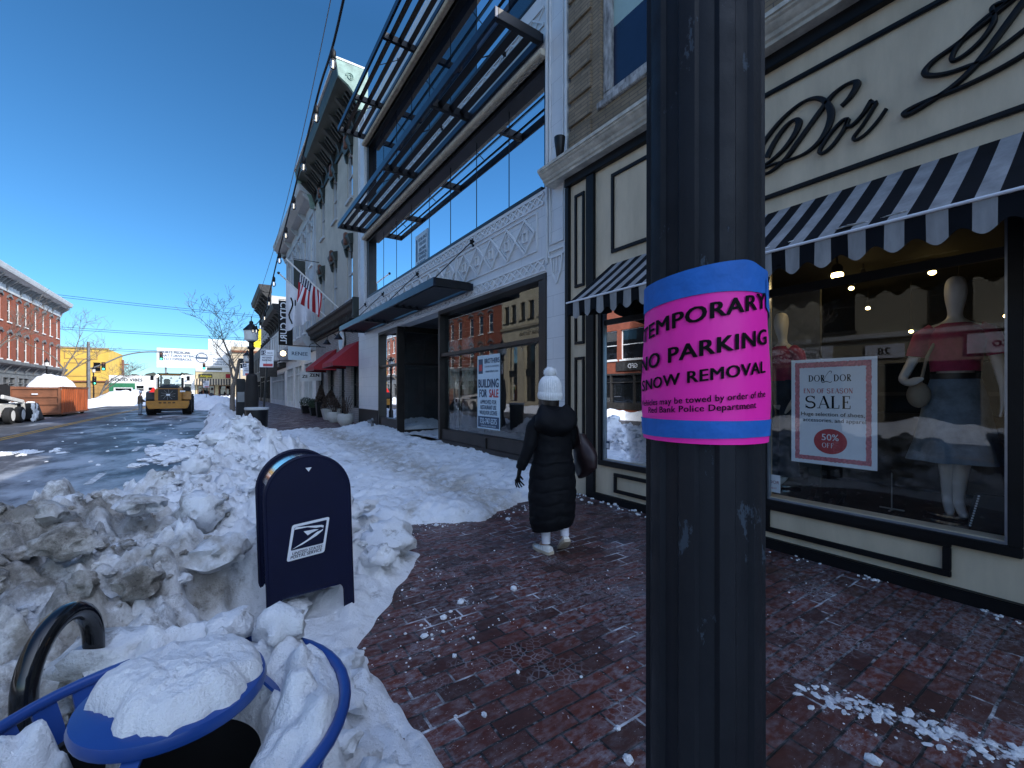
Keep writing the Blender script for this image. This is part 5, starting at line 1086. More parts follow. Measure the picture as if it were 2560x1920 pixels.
# ------------------------------------------------------------------ stucco building with the green bracketed cornice
F5 = RIGHT(5.0); r0 = thing('stucco_building', 'tall grey stucco building with green bracketed cornice and narrow hooded windows', 'building', (5, 23.4, 0))
GW = [(s-.47, s+.47, z0, z1) for s in (20.5, 23.5, 26.5) for z0, z1 in ((5.75, 8.1), (10.25, 12.4))]
b = B(); F5.wall(b, 18.1, 28.6, 4.9, 13.3, GW, depth=.16, back=9); b.build('stucco_wall', 'grey_stucco', r0)
for o in GW: window(F5, r0, *o, mf='grey_white', hood='block', mh=M['green'], depth=.13)
for o in GW:
    b = B(); c = (o[0]+o[1])/2; F5.box(b, c-.14, c+.14, o[3]+.1, o[3]+.62, .1, .27); b.build('keystone', 'rust', r0, bevel=.03)
cornice(F5, r0, 18.1, 28.6, 12.9, 14.55, 1.05, 'green', 33, 'dk_trim')
b = B(); F5.prof(b, 18.0, 18.12, [(-.1, 12.9), (.3, 12.9), (.4, 13.4), (.65, 13.7), (1.05, 13.95), (1.14, 14.55), (-.1, 14.58)]); b.build('end_bracket', 'verdigris', r0, bevel=.01); b = B(); F5.prof(b, 28.58, 28.7, [(-.1, 12.6), (.3, 12.6), (.4, 13.2), (.65, 13.6), (1.05, 13.9), (1.14, 14.55), (-.1, 14.58)]); b.build('end_bracket', 'verdigris', r0, bevel=.01); b = B()
b.tube([F5.p(17.985, 14.05+.16*math.sin(t)*(1-t/14), .6+.16*math.cos(t)*(1-t/14)) for t in (k*.5 for k in range(22))], .022, 6)
b.build('scroll', 'verdigris', r0, smooth=True)
b = B(); F5.box(b, 18.0, 28.7, 14.585, 14.66, -.1, 1.18); b.build('roof_edge', 'white_paint', r0)
b = B(); F5.wall(b, 18.1, 28.6, -.1, 4.88, [(19.0, 20.3, .9, 2.95), (21.4, 22.6, .3, 3.0), (23.7, 25.1, .9, 2.95), (26.2, 27.8, .4, 3.0)], depth=.3, back=8, top=False); b.build('brick_base', 'grey_brick', r0)
for s0, s1, z0 in ((19.0, 20.3, .9), (21.4, 22.6, .3), (23.7, 25.1, .9), (26.2, 27.8, .4)): window(F5, r0, s0, s1, z0, 2.98, mf='black', depth=.2, glass='store_glass', sill=False)
b = B(); F5.prof(b, 18.08, 28.7, [(-.05, 4.6), (.10, 4.6), (.14, 4.75), (.42, 4.98), (.46, 5.14), (.55, 5.2), (.55, 5.3), (-.05, 5.36)]); sc = b.build('shop_cornice', 'dk_trim', r0)
for k in range(38): b = B(); s = 18.3+k*.275; F5.box(b, s-.055, s+.055, 4.68, 4.90, .1, .34); b.build('dentil', 'dk_trim', sc)
b = B(); F5.box(b, 17.95, 18.12, 4.55, 5.38, -.05, .5); b.build('green_end_block', 'green', r0)
for s0, s1, wh in ((18.95, 21.1, 'nearer'), (23.1, 25.5, 'farther')):
    t = thing('red_awning', f'plain red canvas awning on the grey brick shop, the {wh} of the two', 'awning', F5.p((s0+s1)/2, 3, 0), group='red awnings on the brick shop')
    b = B(); b.add([F5.p(s0, 3.75, .02), F5.p(s1, 3.75, .02), F5.p(s1, 2.85, 1.05), F5.p(s0, 2.85, 1.05), F5.p(s1, 2.66, 1.05), F5.p(s0, 2.66, 1.05), F5.p(s0, 2.66, .02), F5.p(s1, 2.66, .02)], [(0,1,2,3), (3,2,4,5), (0,3,5,6), (1,7,4,2)]); b.build('canvas', 'redfab', t)
    b = B(); b.tube([F5.p(s0, 2.67, .03), F5.p(s0, 2.67, 1.04), F5.p(s1, 2.67, 1.04), F5.p(s1, 2.67, .03)], .015, 6); b.build('frame', 'black_metal', t)
t = thing('round_sign', 'round white sign disc with a black lamp before it on the brick shop', 'sign', F5.p(21.7, 4.05, .1)); ctr = Vector(F5.p(21.6, 4.0, .12))
b = B(); b.loft([[tuple(ctr+Vector((dx, .46*math.cos(a), .46*math.sin(a)))) for a in (2*math.pi*k/32 for k in range(32))] for dx in (.03, -.03)]); b.build('disc', 'white_paint', t, smooth=True)
b = B(); b.loft([[tuple(ctr+Vector((dx, .36*math.cos(a), .36*math.sin(a)))) for a in (2*math.pi*k/32 for k in range(32))] for dx in (-.031, -.034)]); b.build('face', 'sky_paper', t, smooth=True)
def gooseneck(s, z, label):
    t = thing('gooseneck_lamp', label, 'lamp', F5.p(s, z, 0), group='gooseneck lamps over the brick shop')
    b = B(); b.tube([F5.p(s, z, .0), F5.p(s, z+.22, .3), F5.p(s, z+.12, .55), F5.p(s, z-.1, .6)], .022, 6); b.build('arm', 'black_metal', t, smooth=True)
    b = B(); b.lathe([(.05, .2), (.09, .12), (.18, 0), (.17, -.02)], 14, F5.p(s, z-.3, .6)); b.build('shade', 'black_metal', t, smooth=True)
gooseneck(20.0, 4.2, 'black gooseneck lamp over the nearer red awning'); gooseneck(22.4, 4.2, 'black gooseneck lamp beside the round white sign'); gooseneck(27.2, 4.2, 'black gooseneck lamp at the far end of the brick shop')
# flags
def flag(base, tip, label, cloth):
    t = thing('flag', label, 'flag', base); b = B(); b.tube([base, tip], .035, 8); b.build('pole', 'white_paint', t, smooth=True)
    b = B(); b.ball(tip, .07, .07, .07, 10, 6); b.build('finial', 'bronze', t, smooth=True)
    b = B(); b.box(base[0]-.05, base[1]-.12, base[2]-.2, base[0]+.02, base[1]+.12, base[2]+.1); b.build('bracket', 'white_paint', t)
    cloth(t, Vector(base), Vector(tip))
def us_cloth(t, a, c):
    d = (c-a); L = d.length; d.normalize(); b = B(); n, m_ = 26, 26
    def P(i, j):  # i along the hoist (pole) from canton end, j along the fly hanging down
        u, v = i/n, j/m_; p = a+d*(L*(.74-.40*u)); drop = 1.45*v
        fold = .16*math.sin(u*9+v*2)*v+.10*math.sin(u*17+1)*v
        return (p.x+fold*.7-.25*v*(1-u), p.y+fold+.05, p.z-drop*(.86+.14*u)+.25*v*u)
    vs = [P(i, j) for i in range(n+1) for j in range(m_+1)]; fs = []; 
    b.v = [tuple(p) for p in vs]
    for i in range(n):
        for j in range(m_):
            b.f.append((i*(m_+1)+j, (i+1)*(m_+1)+j, (i+1)*(m_+1)+j+1, i*(m_+1)+j+1)); st_ = int(i/2) % 2
            b.mi.append(2 if (i < 14 and j < 9) else st_)
    k = b.build('cloth', ['flag_red', 'whitefab', 'navy'], t, smooth=True)
    random.seed(1); s_ = B()
    for i in range(5):
        for j in range(6):
            p = Vector(P(1.6+i*2.5, .9+j*1.35)); q = Vector(P(1.9+i*2.5, .9+j*1.35)); nrm = Vector((-.7, -.72, 0)); s_.ball(p+nrm*.01, .035, .035, .035, 5, 3)
    s_.build('stars', 'whitefab', k)
def white_cloth(t, a, c):
    d = (c-a); L = d.length; d.normalize(); b = B(); n, m_ = 20, 20
    def P(i, j):
        u, v = i/n, j/m_; p = a+d*(L*(.86-.5*u)); f = .13*math.sin(u*13)*v
        return (p.x+f*.6-.18*v*(1-u)*0, p.y+f, p.z-(2.6-1.7*u)*v)
    b.v = [P(i, j) for i in range(n+1) for j in range(m_+1)]
    for i in range(n):
        for j in range(m_): b.f.append((i*(m_+1)+j, (i+1)*(m_+1)+j, (i+1)*(m_+1)+j+1, i*(m_+1)+j+1)); b.mi.append(0)
    k = b.build('cloth', 'whitefab', t, smooth=True)
    s_ = B(); pts = [Vector(P(4+2*math.sin(q*.9), 6+q*1.5))+Vector((-.03, -.03, 0)) for q in range(9)]; s_.tube(pts, .035, 5); s_.tube([Vector(P(8, 6+q))+Vector((-.03, -.03, 0)) for q in range(4)], .03, 5); s_.build('lettering', 'print_black', k)
flag((4.95, 22.1, 5.54), (2.56, 22.1, 7.64), 'United States flag hanging limp from a slanted white pole', us_cloth)
flag((4.95, 24.8, 5.48), (2.6, 24.8, 7.56), 'white flag with dark script hanging beside the United States flag', white_cloth)

# ------------------------------------------------------------------ the rest of the row
r1 = thing('italianate_building', 'pale grey Italianate building with arched windows and pilasters beyond the stucco one', 'building', (5, 35.5, 0))
AW = [(s-.45, s+.45, z0, z1) for s in (30.2, 32.6, 35, 37.4, 39.8) for z0, z1 in ((5.6, 8.2), (9.6, 11.9))]
b = B(); F5.wall(b, 28.62, 42.2, 4.4, 13.0, AW, depth=.16, back=9); b.build('wall', 'grey_white', r1)
b = B(); F5.wall(b, 28.62, 42.2, 0, 4.38, [(29.4, 32.6, .3, 3.6), (33.6, 36.8, .3, 3.6), (37.8, 41.4, .3, 3.6)], back=8, top=False); b.build('base_wall', 'white_paint', r1)
for o in AW: window(F5, r1, *o, mf='white_paint', hood='arch', mh='grey_white', depth=.13)
for s in (29.0, 31.4, 33.8, 36.2, 38.6, 41): b = B(); F5.box(b, s-.12, s+.12, 4.7, 12.9, 0, .08); F5.box(b, s-.22, s-.16, 4.7, 12.9, 0, .04); F5.box(b, s+.16, s+.22, 4.7, 12.9, 0, .04); b.build('pilaster', 'grey_white', r1)
cornice(F5, r1, 28.6, 42.2, 12.6, 13.9, .95, 'grey_white', 5)
for s0, s1 in ((29.4, 32.6), (33.6, 36.8), (37.8, 41.4)): storefront(F5, r1, s0, s1, .3, 3.6, 'white_paint', 2)
b = B(); F5.prof(b, 28.65, 42.2, [(-.05, 4.1), (.4, 4.2), (.7, 4.6), (.75, 4.9), (-.05, 4.95)]); b.build('shop_cornice', 'grey_white', r1)
r2 = thing('bracketed_building', 'lower cream building with heavy dark brackets farther along the row', 'building', (5, 49, 0))
BW = [(s-.5, s+.5, 4.6, 7.2) for s in (43.4, 45.2, 47, 49, 51, 53)]
b = B(); F5.wall(b, 42.22, 54.8, 0, 8.3, BW+[(43, 54, .3, 3.4)], back=9); b.build('wall', 'white_paint', r2)
for o in BW: window(F5, r2, *o, mf='black', depth=.2)
cornice(F5, r2, 42.2, 54.8, 7.5, 9.1, 1.0, 'dk_trim', 29); storefront(F5, r2, 43, 54, .3, 3.4, 'grey_white', 5)
b = B(); F5.prof(b, 42.25, 54.8, [(-.05, 3.7), (.5, 3.8), (.55, 4.1), (-.05, 4.2)]); b.build('shop_cornice', 'dk_trim', r2)
r3 = thing('white_brick_building', 'tall end building of the row with sunlit white brick side wall', 'building', (5, 63, 0))
CW = [(s-.45, s+.45, z0, z0+2.2) for s in (56.3, 58.6, 61, 63.4, 65.8) for z0 in (5.0, 8.6)]
b = B(); F5.wall(b, 54.82, 67.5, 0, 12.2, CW+[(55.5, 67, .3, 3.6)], back=10); b.build('wall', 'white_brick', r3)
b = B(); F5.box(b, 54.83, 67.5, 4.2, 12.2, .002, .02); 
for o in CW: window(F5, r3, *o, mf='grey_metal', hood='cap', depth=.2)
cornice(F5, r3, 54.8, 67.5, 11.2, 13.3, 1.1, 'dk_trim', 25); storefront(F5, r3, 55.5, 67, .3, 3.6, 'black', 5)
r4 = thing('dark_shop_building', 'dark two storey shop building at the far end of the row', 'building', (5, 74, 0))
b = B(); F5.wall(b, 67.52, 82, 0, 7.5, [(s-.5, s+.5, 4.4, 6.4) for s in (69, 72, 75, 78, 81)]+[(68.2, 81.5, .3, 3.2)], back=10); b.build('wall', 'dk_trim', r4)
for s in (69, 72, 75, 78, 81): window(F5, r4, s-.5, s+.5, 4.4, 6.4, mf='grey_metal')
storefront(F5, r4, 68.2, 81.5, .3, 3.2, 'black', 5)
# projecting signs
def proj_sign(s, z0, z1, d0, d1, label, face, lines, ink, vert=False, m_arm='black_metal', th=.05):
    t = thing('hanging_sign', label, 'sign', F5.p(s, z0, (d0+d1)/2)); b = B(); F5.box(b, s-th/2, s+th/2, z0, z1, d0, d1); b.build('board', face, t)
    b = B(); b.tube([F5.p(s, z1+.06, 0), F5.p(s, z1+.06, d1)], .02, 6); b.build('bracket_arm', m_arm, t)
    b = B(); y = 5.0
    for txt, size, u, v in lines:
        if vert: addtext(b, lambda x, yy, u=u, v=v: (5.0-(u+yy), s-th/2-.004, v-x), txt, size, .02)
        else: addtext(b, lambda x, yy, u=u, v=v: (5.0-u+x, s-th/2-.004, v+yy), txt, size, .02)
    if lines: b.build('lettering', ink, t)
    return t
proj_sign(31.0, 4.55, 7.35, .95, 1.75, 'tall black vertical sign reading city curl', 'black', [('CITY CURL', .52, 1.3, 5.95)], 'paper', True)
proj_sign(27.6, 6.2, 9.1, .75, 1.35, 'narrow dark vertical banner sign above the city curl sign', 'green', [], 'paper', True)
proj_sign(25.8, 3.3, 4.0, .75, 1.85, 'pale blue sign board hung on a bracket beside the red awning', 'sky_paper', [('RENEE', .27, 1.3, 3.55)], 'print_blue')
proj_sign(36.2, 2.7, 3.85, 1.3, 2.4, 'dark square sign hanging from a bracket above the pavement', 'dk_trim', [], 'grey_metal')
for s, c in ((27.0, 'nearer'), (29.6, 'farther')):
    t = thing('shop_sign', f'white shop sign with black letters below the red awnings, the {c} one', 'sign', F5.p(s, 2.3, .5)); b = B(); b.box(4.3, s, 2.25, 5.0, s+.05, 2.85); b.build('board', 'white_paint', t)
    b = B(); addtext(b, lambda x, y: (4.65+x, s-.004, 2.47+y), 'ZEN', .26, .04); b.build('lettering', 'print_black', t)
wl = thing('wall_lamp', 'lit warm globe lamp on the wall under the city curl sign', 'lamp', (3.9, 33.2, 4.2)); b = B(); b.ball((3.75, 33.2, 4.2), .17, .17, .17, 12, 8); b.build('globe', 'warm_lamp', wl, smooth=True); b = B(); b.tube([(5.0, 33.2, 4.3), (4.2, 33.2, 4.5), (3.75, 33.2, 4.4)], .025, 6); b.build('arm', 'black_metal', wl)
# planters in front of the brick shop
def leafball(b, c, rx, rz, n, sz, seed):
    random.seed(seed)
    for _ in range(n):
        d = Vector((random.gauss(0, 1), random.gauss(0, 1), random.gauss(0, 1))).normalized(); k = random.uniform(.72, 1.03); p = Vector(c)+Vector((d.x*rx, d.y*rx, d.z*rz))*k
        a = Vector((random.gauss(0, 1), random.gauss(0, 1), random.gauss(0, 1))).normalized(); u = a.cross(d).normalized()*sz; v = a*sz*.6+d*sz*.3
        b.add([p-u, p-v*.6, p+u, p+v], [(0,1,2,3)])
def pot(x, y, r, h, label, kind, group='planters in front of the brick shop', m='planter'):
    z = slope(x, y); t = thing('planter', label, 'planter', (x, y, z), group=group)
    b = B()
    if kind in ('bowl', 'twig'): b.lathe([(r*.62, 0), (r*.95, h*.3), (r*1.02, h*.6), (r*.93, h), (r*.82, h), (r*.85, h*.9), (.01, h*.88)], 24, (x, y, z))
    else: b.loft([[(x-q, y-q, z+zz), (x+q, y-q, z+zz), (x+q, y+q, z+zz), (x-q, y+q, z+zz)] for q, zz in ((r*.72, 0), (r, h))])
    b.build('pot', m, t, smooth=True, angle=40)
    if kind == 'box': b = B(); leafball(b, (x, y, z+h+r*.75), r*1.25, r*1.1, 900, .035, int(y*10)); b.build('foliage', 'boxwood', t)
    elif kind == 'cone':
        b = B(); random.seed(int(y*10))
        for _ in range(1100):
            q = random.random(); a = random.uniform(0, 6.28); rr = r*1.25*(1-q)**.8*random.uniform(.75, 1); p = Vector((x+rr*math.cos(a), y+rr*math.sin(a), z+h+q*.85)); u = Vector((random.gauss(0, 1), random.gauss(0, 1), random.gauss(0, 1))).normalized()*.045; v = u.cross(Vector((random.gauss(0, 1), random.gauss(0, 1), 1))).normalized()*.03; b.add([p-u, p-v, p+u, p+v], [(0,1,2,3)])
        b.build('foliage', 'dead', t)
    elif kind == 'twig':
        b = B(); random.seed(int(y*10))
        for _ in range(26): a = random.uniform(0, 6.28); q = random.uniform(.1, .8)*r; k = random.uniform(.35, .8); b.tube([(x+q*.3*math.cos(a), y+q*.3*math.sin(a), z+h*.85), (x+q*.8*math.cos(a+.3), y+q*.8*math.sin(a+.3), z+h+k*.5), (x+q*1.3*math.cos(a), y+q*1.3*math.sin(a), z+h+k)], .008, 4); 
        leafball(b, (x, y, z+h+.3), r*.8, .35, 90, .03, 3); b.build('stems', 'dead', t)
pot(4.35, 18.55, .31, .48, 'pale round concrete planter with dry stems nearest the white pier', 'twig'); pot(4.3, 20.3, .29, .46, 'pale round concrete planter with dry stems, second from the white pier', 'twig')
pot(4.45, 21.8, .38, .52, 'large pale round concrete planter with a brown cone shrub', 'cone'); pot(4.35, 23.6, .24, .75, 'tall black square planter with a brown cone shrub', 'cone', m='black')
pot(4.3, 24.9, .26, .42, 'black tub with a clipped green boxwood ball, nearest of the three', 'box', m='black'); pot(4.45, 26.2, .20, .36, 'small black tub with a clipped boxwood ball, middle of three', 'box', m='black'); pot(4.25, 27.3, .27, .42, 'black tub with a clipped boxwood ball, farthest of three', 'box', m='black')

# ------------------------------------------------------------------ street lamps, signs, bin, string lights
def street_lamp(x, y, label, top=3.55, group='street lamps', z0=0):
    t = thing('street_lamp', label, 'street lamp', (x, y, z0), group=group); c = (x, y, z0); k = top/3.55
    b = B(); b.lathe([(.13, 0), (.13, .5), (.09, .58), (.07, .7), (.065, 1.2), (.055, 2.75*k), (.10, 2.80*k), (.06, 2.86*k), (.06, 2.95*k), (.10, 2.98*k)], 16, c); b.build('post', 'black_metal', t, smooth=True, angle=50)
    b = B(); b.lathe([(.09, 2.98*k), (.16, 3.02*k), (.175, 3.25*k), (.15, 3.30*k)], 16, c); b.build('globe', 'lampglass', t, smooth=True)
    b = B(); b.lathe([(.20, 3.28*k), (.19, 3.31*k), (.09, 3.42*k), (.05, 3.46*k), (.05, 3.52*k), (.012, 3.55*k), (.008, 3.68*k)], 16, c); b.build('cap', 'black_metal', t, smooth=True)
    return t
street_lamp(.80, 13.95, 'black street lamp standing behind the tall snow mound, nearest of the row'); street_lamp(1.28, 25.2, 'black street lamp next beyond the nearest one on the same side', 3.65)
b = B(); b.lathe([(.10, .9), (.16, 1.0), (.17, 1.5), (.13, 2.05), (.08, 2.1)], 14, (.81, 13.97, 0)); wrp = thing('post_wrap', 'dark padded wrap tied round the nearest street lamp post', 'wrap', (.81, 13.97, .9)); b.build('sleeve', 'dark', wrp, smooth=True)
street_lamp(-13.6, 60.5, 'black street lamp before the red brick building', 4.9, z0=-.05); street_lamp(-12.9, 76, 'black street lamp beside the traffic signal pole', 4.9, z0=-.05)
def park_sign(x, y, z, wd, h, num, lean, label, zg=0, lines=('METERED', 'PARKING')):
    t = thing('parking_sign', label, 'sign', (x, y, zg), group='parking signs along the kerb'); a = Vector((x, y, zg)); c = Vector((x+lean[0], y+lean[1], z+h*.5))
    b = B(); b.bar(a, c, .075, .045); b.build('post', 'black_metal', t)
    dv = (c-a).normalized(); rt = Vector((math.cos(.42), -math.sin(.42), 0)); upv = dv; nr = rt.cross(upv).normalized(); c2 = c+nr*.03
    pp = lambda u, v, d=0: tuple(c2+rt*u+upv*v+nr*d)
    b = B(); v = [pp(-wd/2,-h/2), pp(wd/2,-h/2), pp(wd/2,h/2), pp(-wd/2,h/2)]; v2 = [pp(-wd/2,-h/2,.012), pp(wd/2,-h/2,.012), pp(wd/2,h/2,.012), pp(-wd/2,h/2,.012)]; b.hexa([v[0],v[1],v2[1],v2[0],v[3],v[2],v2[2],v2[3]]); b.build('plate', 'paper', t)
    b = B(); R4 = lambda u0, u1, v0, v1, mi, d=.014: b.add([pp(u0*wd,v0*h,d), pp(u1*wd,v0*h,d), pp(u1*wd,v1*h,d), pp(u0*wd,v1*h,d)], [(0,1,2,3)], mi)
    R4(-.46, -.12, .18, .46, 0); R4(-.25, .46, -.46, -.30, 1); R4(-.1, .44, .17, .19, 0)
    addtext(b, lambda x_, y_: pp(-.29*wd+x_, .22*h+y_, .016), num, .27*h, .02, mi=2); addtext(b, lambda x_, y_: pp(.18*wd+x_, .28*h+y_, .016), 'MINUTE', .10*h, .01, .8); 
    for i, s in enumerate(lines): addtext(b, lambda x_, y_, i=i: pp(x_, (.0-.15*i)*h+y_, .016), s, .14*h, .02, .85, mi=0)
    b.build('lettering', ['navy', 'print_red', 'paper'], t)
park_sign(1.0, 13.6, 2.27, .34, .47, '15', (.16, 0), 'fifteen minute parking sign on a leaning black post by the lamp', lines=('METERED', 'PARKING')); park_sign(1.02, 19.0, 2.2, .34, .47, '4', (-.03, 0), 'four hour parking sign seen beyond the nearest street lamp', lines=('HOUR', 'PARKING'))
park_sign(-.9, 60, 2.1, .6, .75, '4', (0, 0), 'small pale parking sign far up the road by the snow heap', zg=-.1)
t = thing('parking_meter', 'tall dark pay station pillar beside the nearest street lamp', 'pay station', (.62, 15.6, 0)); b = B(); b.box(.5, 15.5, 0, .74, 15.72, 2.0); b.build('pillar', 'black_metal', t, bevel=.02); b = B(); b.box(.53, 15.49, 1.3, .71, 15.502, 1.6); b.build('screen', 'grey_metal', t)
t = thing('litter_bin', 'dark round litter bin with pale rim behind the snow mound', 'bin', (.86, 12.9, 0)); b = B(); b.lathe([(.22, 0), (.26, 1.15)], 20, (.86, 12.9, 0)); b.build('drum', 'black_metal', t, smooth=True); b = B(); b.lathe([(.27, 1.15), (.28, 1.18), (.27, 1.21), (.2, 1.2)], 20, (.86, 12.9, 0)); b.build('rim', 'grey_white', t, smooth=True)
def string(pts, bulbs, label, wire2=None, scale=1.0):
    t = thing('string_lights', label, 'string lights', pts[0], group='string lights over the pavement'); c = crom([Vector(p) for p in pts], 8)
    b = B(); b.tube(c, .011, 6); b.build('cable', 'black', t, smooth=True)
    if wire2: b = B(); b.tube(crom([Vector(p) for p in wire2], 6), .004, 4); b.build('guy_wire', 'grey_metal', t)
    L = [0]
    for i in range(1, len(c)): L.append(L[-1]+(c[i]-c[i-1]).length)
    for k in range(bulbs):
        q = L[-1]*(k+.5)/bulbs; i = max(j for j in range(len(c)) if L[j] <= q); i = min(i, len(c)-2); p = c[i]+(c[i+1]-c[i])*((q-L[i])/(L[i+1]-L[i])); s = scale
        b = B(); b.tube([p, p-Vector((0, 0, .05*s))], .006*s, 5); b.lathe([(.012, -.04), (.026, -.06), (.026, -.125), (.018, -.135)], 10, p) if s == 1 else b.lathe([(.012*s, -.04*s), (.026*s, -.06*s), (.026*s, -.125*s), (.018*s, -.135*s)], 8, p); bl = b.build('bulb', 'black', t, smooth=True)
        b = B(); b.lathe([(.016*s, -.13*s), (.034*s, -.165*s), (.036*s, -.19*s), (.024*s, -.22*s), (.004*s, -.232*s)], 10, p); b.build('glass', 'bulb_glass', bl, smooth=True)
        b = B(); b.tube([p-Vector((0, 0, .145*s)), p-Vector((0, 0, .205*s))], .007*s, 5); b.build('filament', 'filament', bl)
string([(.72, .55, 5.6), (.88, 3.8, 4.87), (.9, 5.06, 4.76), (.9, 6.9, 4.35), (.9, 8.4, 4.04), (.88, 10.7, 3.42), (.84, 12.4, 3.28), (.8, 13.9, 3.45)], 16, 'string of clear bulbs sloping from the foreground pole to the nearest street lamp', [(.70, .5, 5.95), (.86, 4.2, 5.15), (.88, 8.4, 4.3), (.8, 13.9, 3.6)])
string([(.8, 13.95, 3.5), (1.0, 17.5, 3.15), (1.15, 21.5, 3.2), (1.28, 25.2, 3.6)], 14, 'string of clear bulbs between the two street lamps'); string([(1.28, 25.2, 3.65), (1.5, 31, 3.4), (1.6, 38, 3.9)], 12, 'string of clear bulbs beyond the second street lamp')

# ------------------------------------------------------------------ trees
def tree(x, y, h, label, seed, z=0, lean=(0, 0), spread=1.0, group='bare street trees'):
    random.seed(seed); t = thing('bare_tree', label, 'tree', (x, y, z), group=group); b = B(); tw = B()
    def grow(p, d, L, r, lv):
        n = 4 if lv < 3 else 3; pts = [p]; rs = [r]; q = Vector(p); dd = Vector(d)
        for i in range(n):
            dd = (dd+Vector((random.gauss(0, .13), random.gauss(0, .13), random.gauss(.03, .08)))).normalized(); q = q+dd*L/n; pts.append(q.copy()); rs.append(max(.010, r*(1-.45*(i+1)/n)))
        (b if lv < 2 else tw).tube(pts, rs, 8 if lv < 2 else (5 if lv < 4 else 3), caps=lv < 2)
        if lv >= 6: return
        for _ in range(random.choice((2, 3, 3)) if lv < 5 else 2):
            i = random.randint(max(1, n-2), n); a = random.uniform(0, 6.28); sd = Vector((math.cos(a), math.sin(a), random.uniform(-.1, .5)))
            nd = (dd*random.uniform(.55, 1.0)+sd*random.uniform(.5, .9)*spread).normalized()
            grow(pts[i], nd, L*random.uniform(.62, .82), rs[i]*random.uniform(.55, .8), lv+1)
    grow(Vector((x, y, z)), Vector((lean[0], lean[1], 1)).normalized(), h*.30, h*.0135, 0)
    b.build('trunk', 'bark', t, smooth=True); tw.build('crown', 'bark', t, smooth=True)
tree(1.0, 38.5, 13.5, 'bare spreading street tree behind the nearest street lamp', 4, spread=1.15); tree(-14.2, 66, 14, 'bare street tree before the corner of the red brick building', 9, z=-.05, lean=(.1, 0)); tree(-14.5, 47, 13, 'bare street tree in front of the red brick building, left part', 14, z=-.05, lean=(.15, .1)); tree(-14.0, 84, 12, 'bare tree reaching past the red brick building toward the crossing', 21, z=-.05, lean=(.3, 0), spread=1.3)
tree(-14.3, 9.5, 9, 'bare street tree across the road before the stone building', 31, z=-.05)

# ------------------------------------------------------------------ opposite side of the street
L = LEFT(-17.5); rb = thing('red_brick_building', 'three storey red brick corner building with grey bracketed cornice', 'building', (-17.5, 64, 0))
YS = [82.2, 79.4, 76.6, 73.8, 70.6, 68.2, 65.8, 63.4, 60.2, 57.8, 55.4, 53, 49.8, 47.4, 45]
RW = [(s-.5, s+.5, z0, z1) for s in YS for z0, z1 in ((4.95, 7.4), (8.75, 11.0))]
b = B(); L.wall(b, 42.6, 83.6, 4.4, 11.8, RW, depth=.22, back=14); b.build('brick_wall', 'red_brick', rb)
for o in RW: window(L, rb, *o, mf='white_paint', hood='cap', mh='grey_metal', depth=.17)
cornice(L, rb, 42.6, 83.6, 11.7, 13.6, 1.2, 'grey_white', 45, 'grey_metal')
for s in (72.2, 61.8, 51.4): b = B(); b.tube([L.p(s, 4.5, .05), L.p(s, 11.9, .05)], .05, 6); b.build('downpipe', 'brown_rust', rb)
b = B(); L.wall(b, 42.6, 83.6, -.05, 4.38, [(s, s+3.4, .2, 3.2) for s in (43.5, 47.6, 51.7, 55.8, 59.9, 64, 68.1, 72.2, 76.3, 80.0)], depth=.4, back=13, top=False); b.build('ground_floor', 'grey_metal', rb)
for s in (43.5, 47.6, 51.7, 55.8, 59.9, 64, 68.1, 72.2, 76.3, 80.0): storefront(L, rb, s, s+3.4, .2, 3.2, 'grey_metal', 2)
cornice(L, rb, 42.6, 83.6, 3.5, 4.7, .7, 'grey_metal', 61)
st_ = thing('stone_building', 'tan limestone bank building with two storey arched windows across the road', 'building', (-17.5, 35.8, 0))
AR_ = [(s-.95, s+.95, .6, 7.2) for s in (30.8, 34.0, 37.2, 40.4)]; SW = [(s-.5, s+.5, 9.3, 11.2) for s in (30.3, 31.9, 33.6, 35.2, 36.9, 38.5, 40.2, 41.6)]
b = B(); L.wall(b, 29.0, 42.55, -.05, 13.2, AR_+SW, depth=.5, back=12); b.build('stone_wall', 'stone', st_)
for o in AR_:
    w_ = window(L, st_, *o, mf='black', depth=.45, sill=False); c = (o[0]+o[1])/2
    b = B(); n = 12; v = []
    for k in range(n+1): a = math.pi*k/n; v += [L.p(c-.95*math.cos(a), 6.25+.95*math.sin(a), .004), L.p(c-.95*math.cos(a), 7.21, .004)]
    b.add(v, [(2*k, 2*k+2, 2*k+3, 2*k+1) for k in range(n)]); b.build('arch_spandrel', 'stone', w_)
    b = B(); L.box(b, o[0], o[1], 3.3, 4.0, -.4, -.2); b.build('spandrel_panel', 'black', w_)
for o in SW: window(L, st_, *o, mf='black', depth=.3)
b = B(); L.prof(b, 29, 42.55, [(-.05, 8.4), (.2, 8.45), (.3, 8.7), (-.05, 8.75)]); b.build('string_course', 'stone', st_)
b = B(); addtext(b, lambda x, y: L.p(36+x, 7.62+y, .012), 'Port Capital Group', .78, .01); b.build('lettering', 'print_black', st_)
cr = thing('corner_shop_building', 'cream shop building across the road with old sash windows and white signs', 'building', (-17.5, 11, 0))
CW2 = [(s-.75, s+.75, 4.7, 7.3) for s in (-3, 1.2, 5.4, 9.6, 13.6)]
b = B(); L.wall(b, -8, 17.4, -.05, 9.6, CW2+[(s-1.6, s+1.6, .2, 3.0) for s in (-4, 1, 6, 11, 15.2)], depth=.3, back=12); b.build('wall', pm('pale_cream_render', (.33, .29, .21), .8, var=.1), cr)
for o in CW2: window(L, cr, *o, mf='dk_trim', depth=.2)
for s in (-4, 1, 6, 11, 15.2): storefront(L, cr, s-1.6, s+1.6, .2, 3.0, 'black', 2)
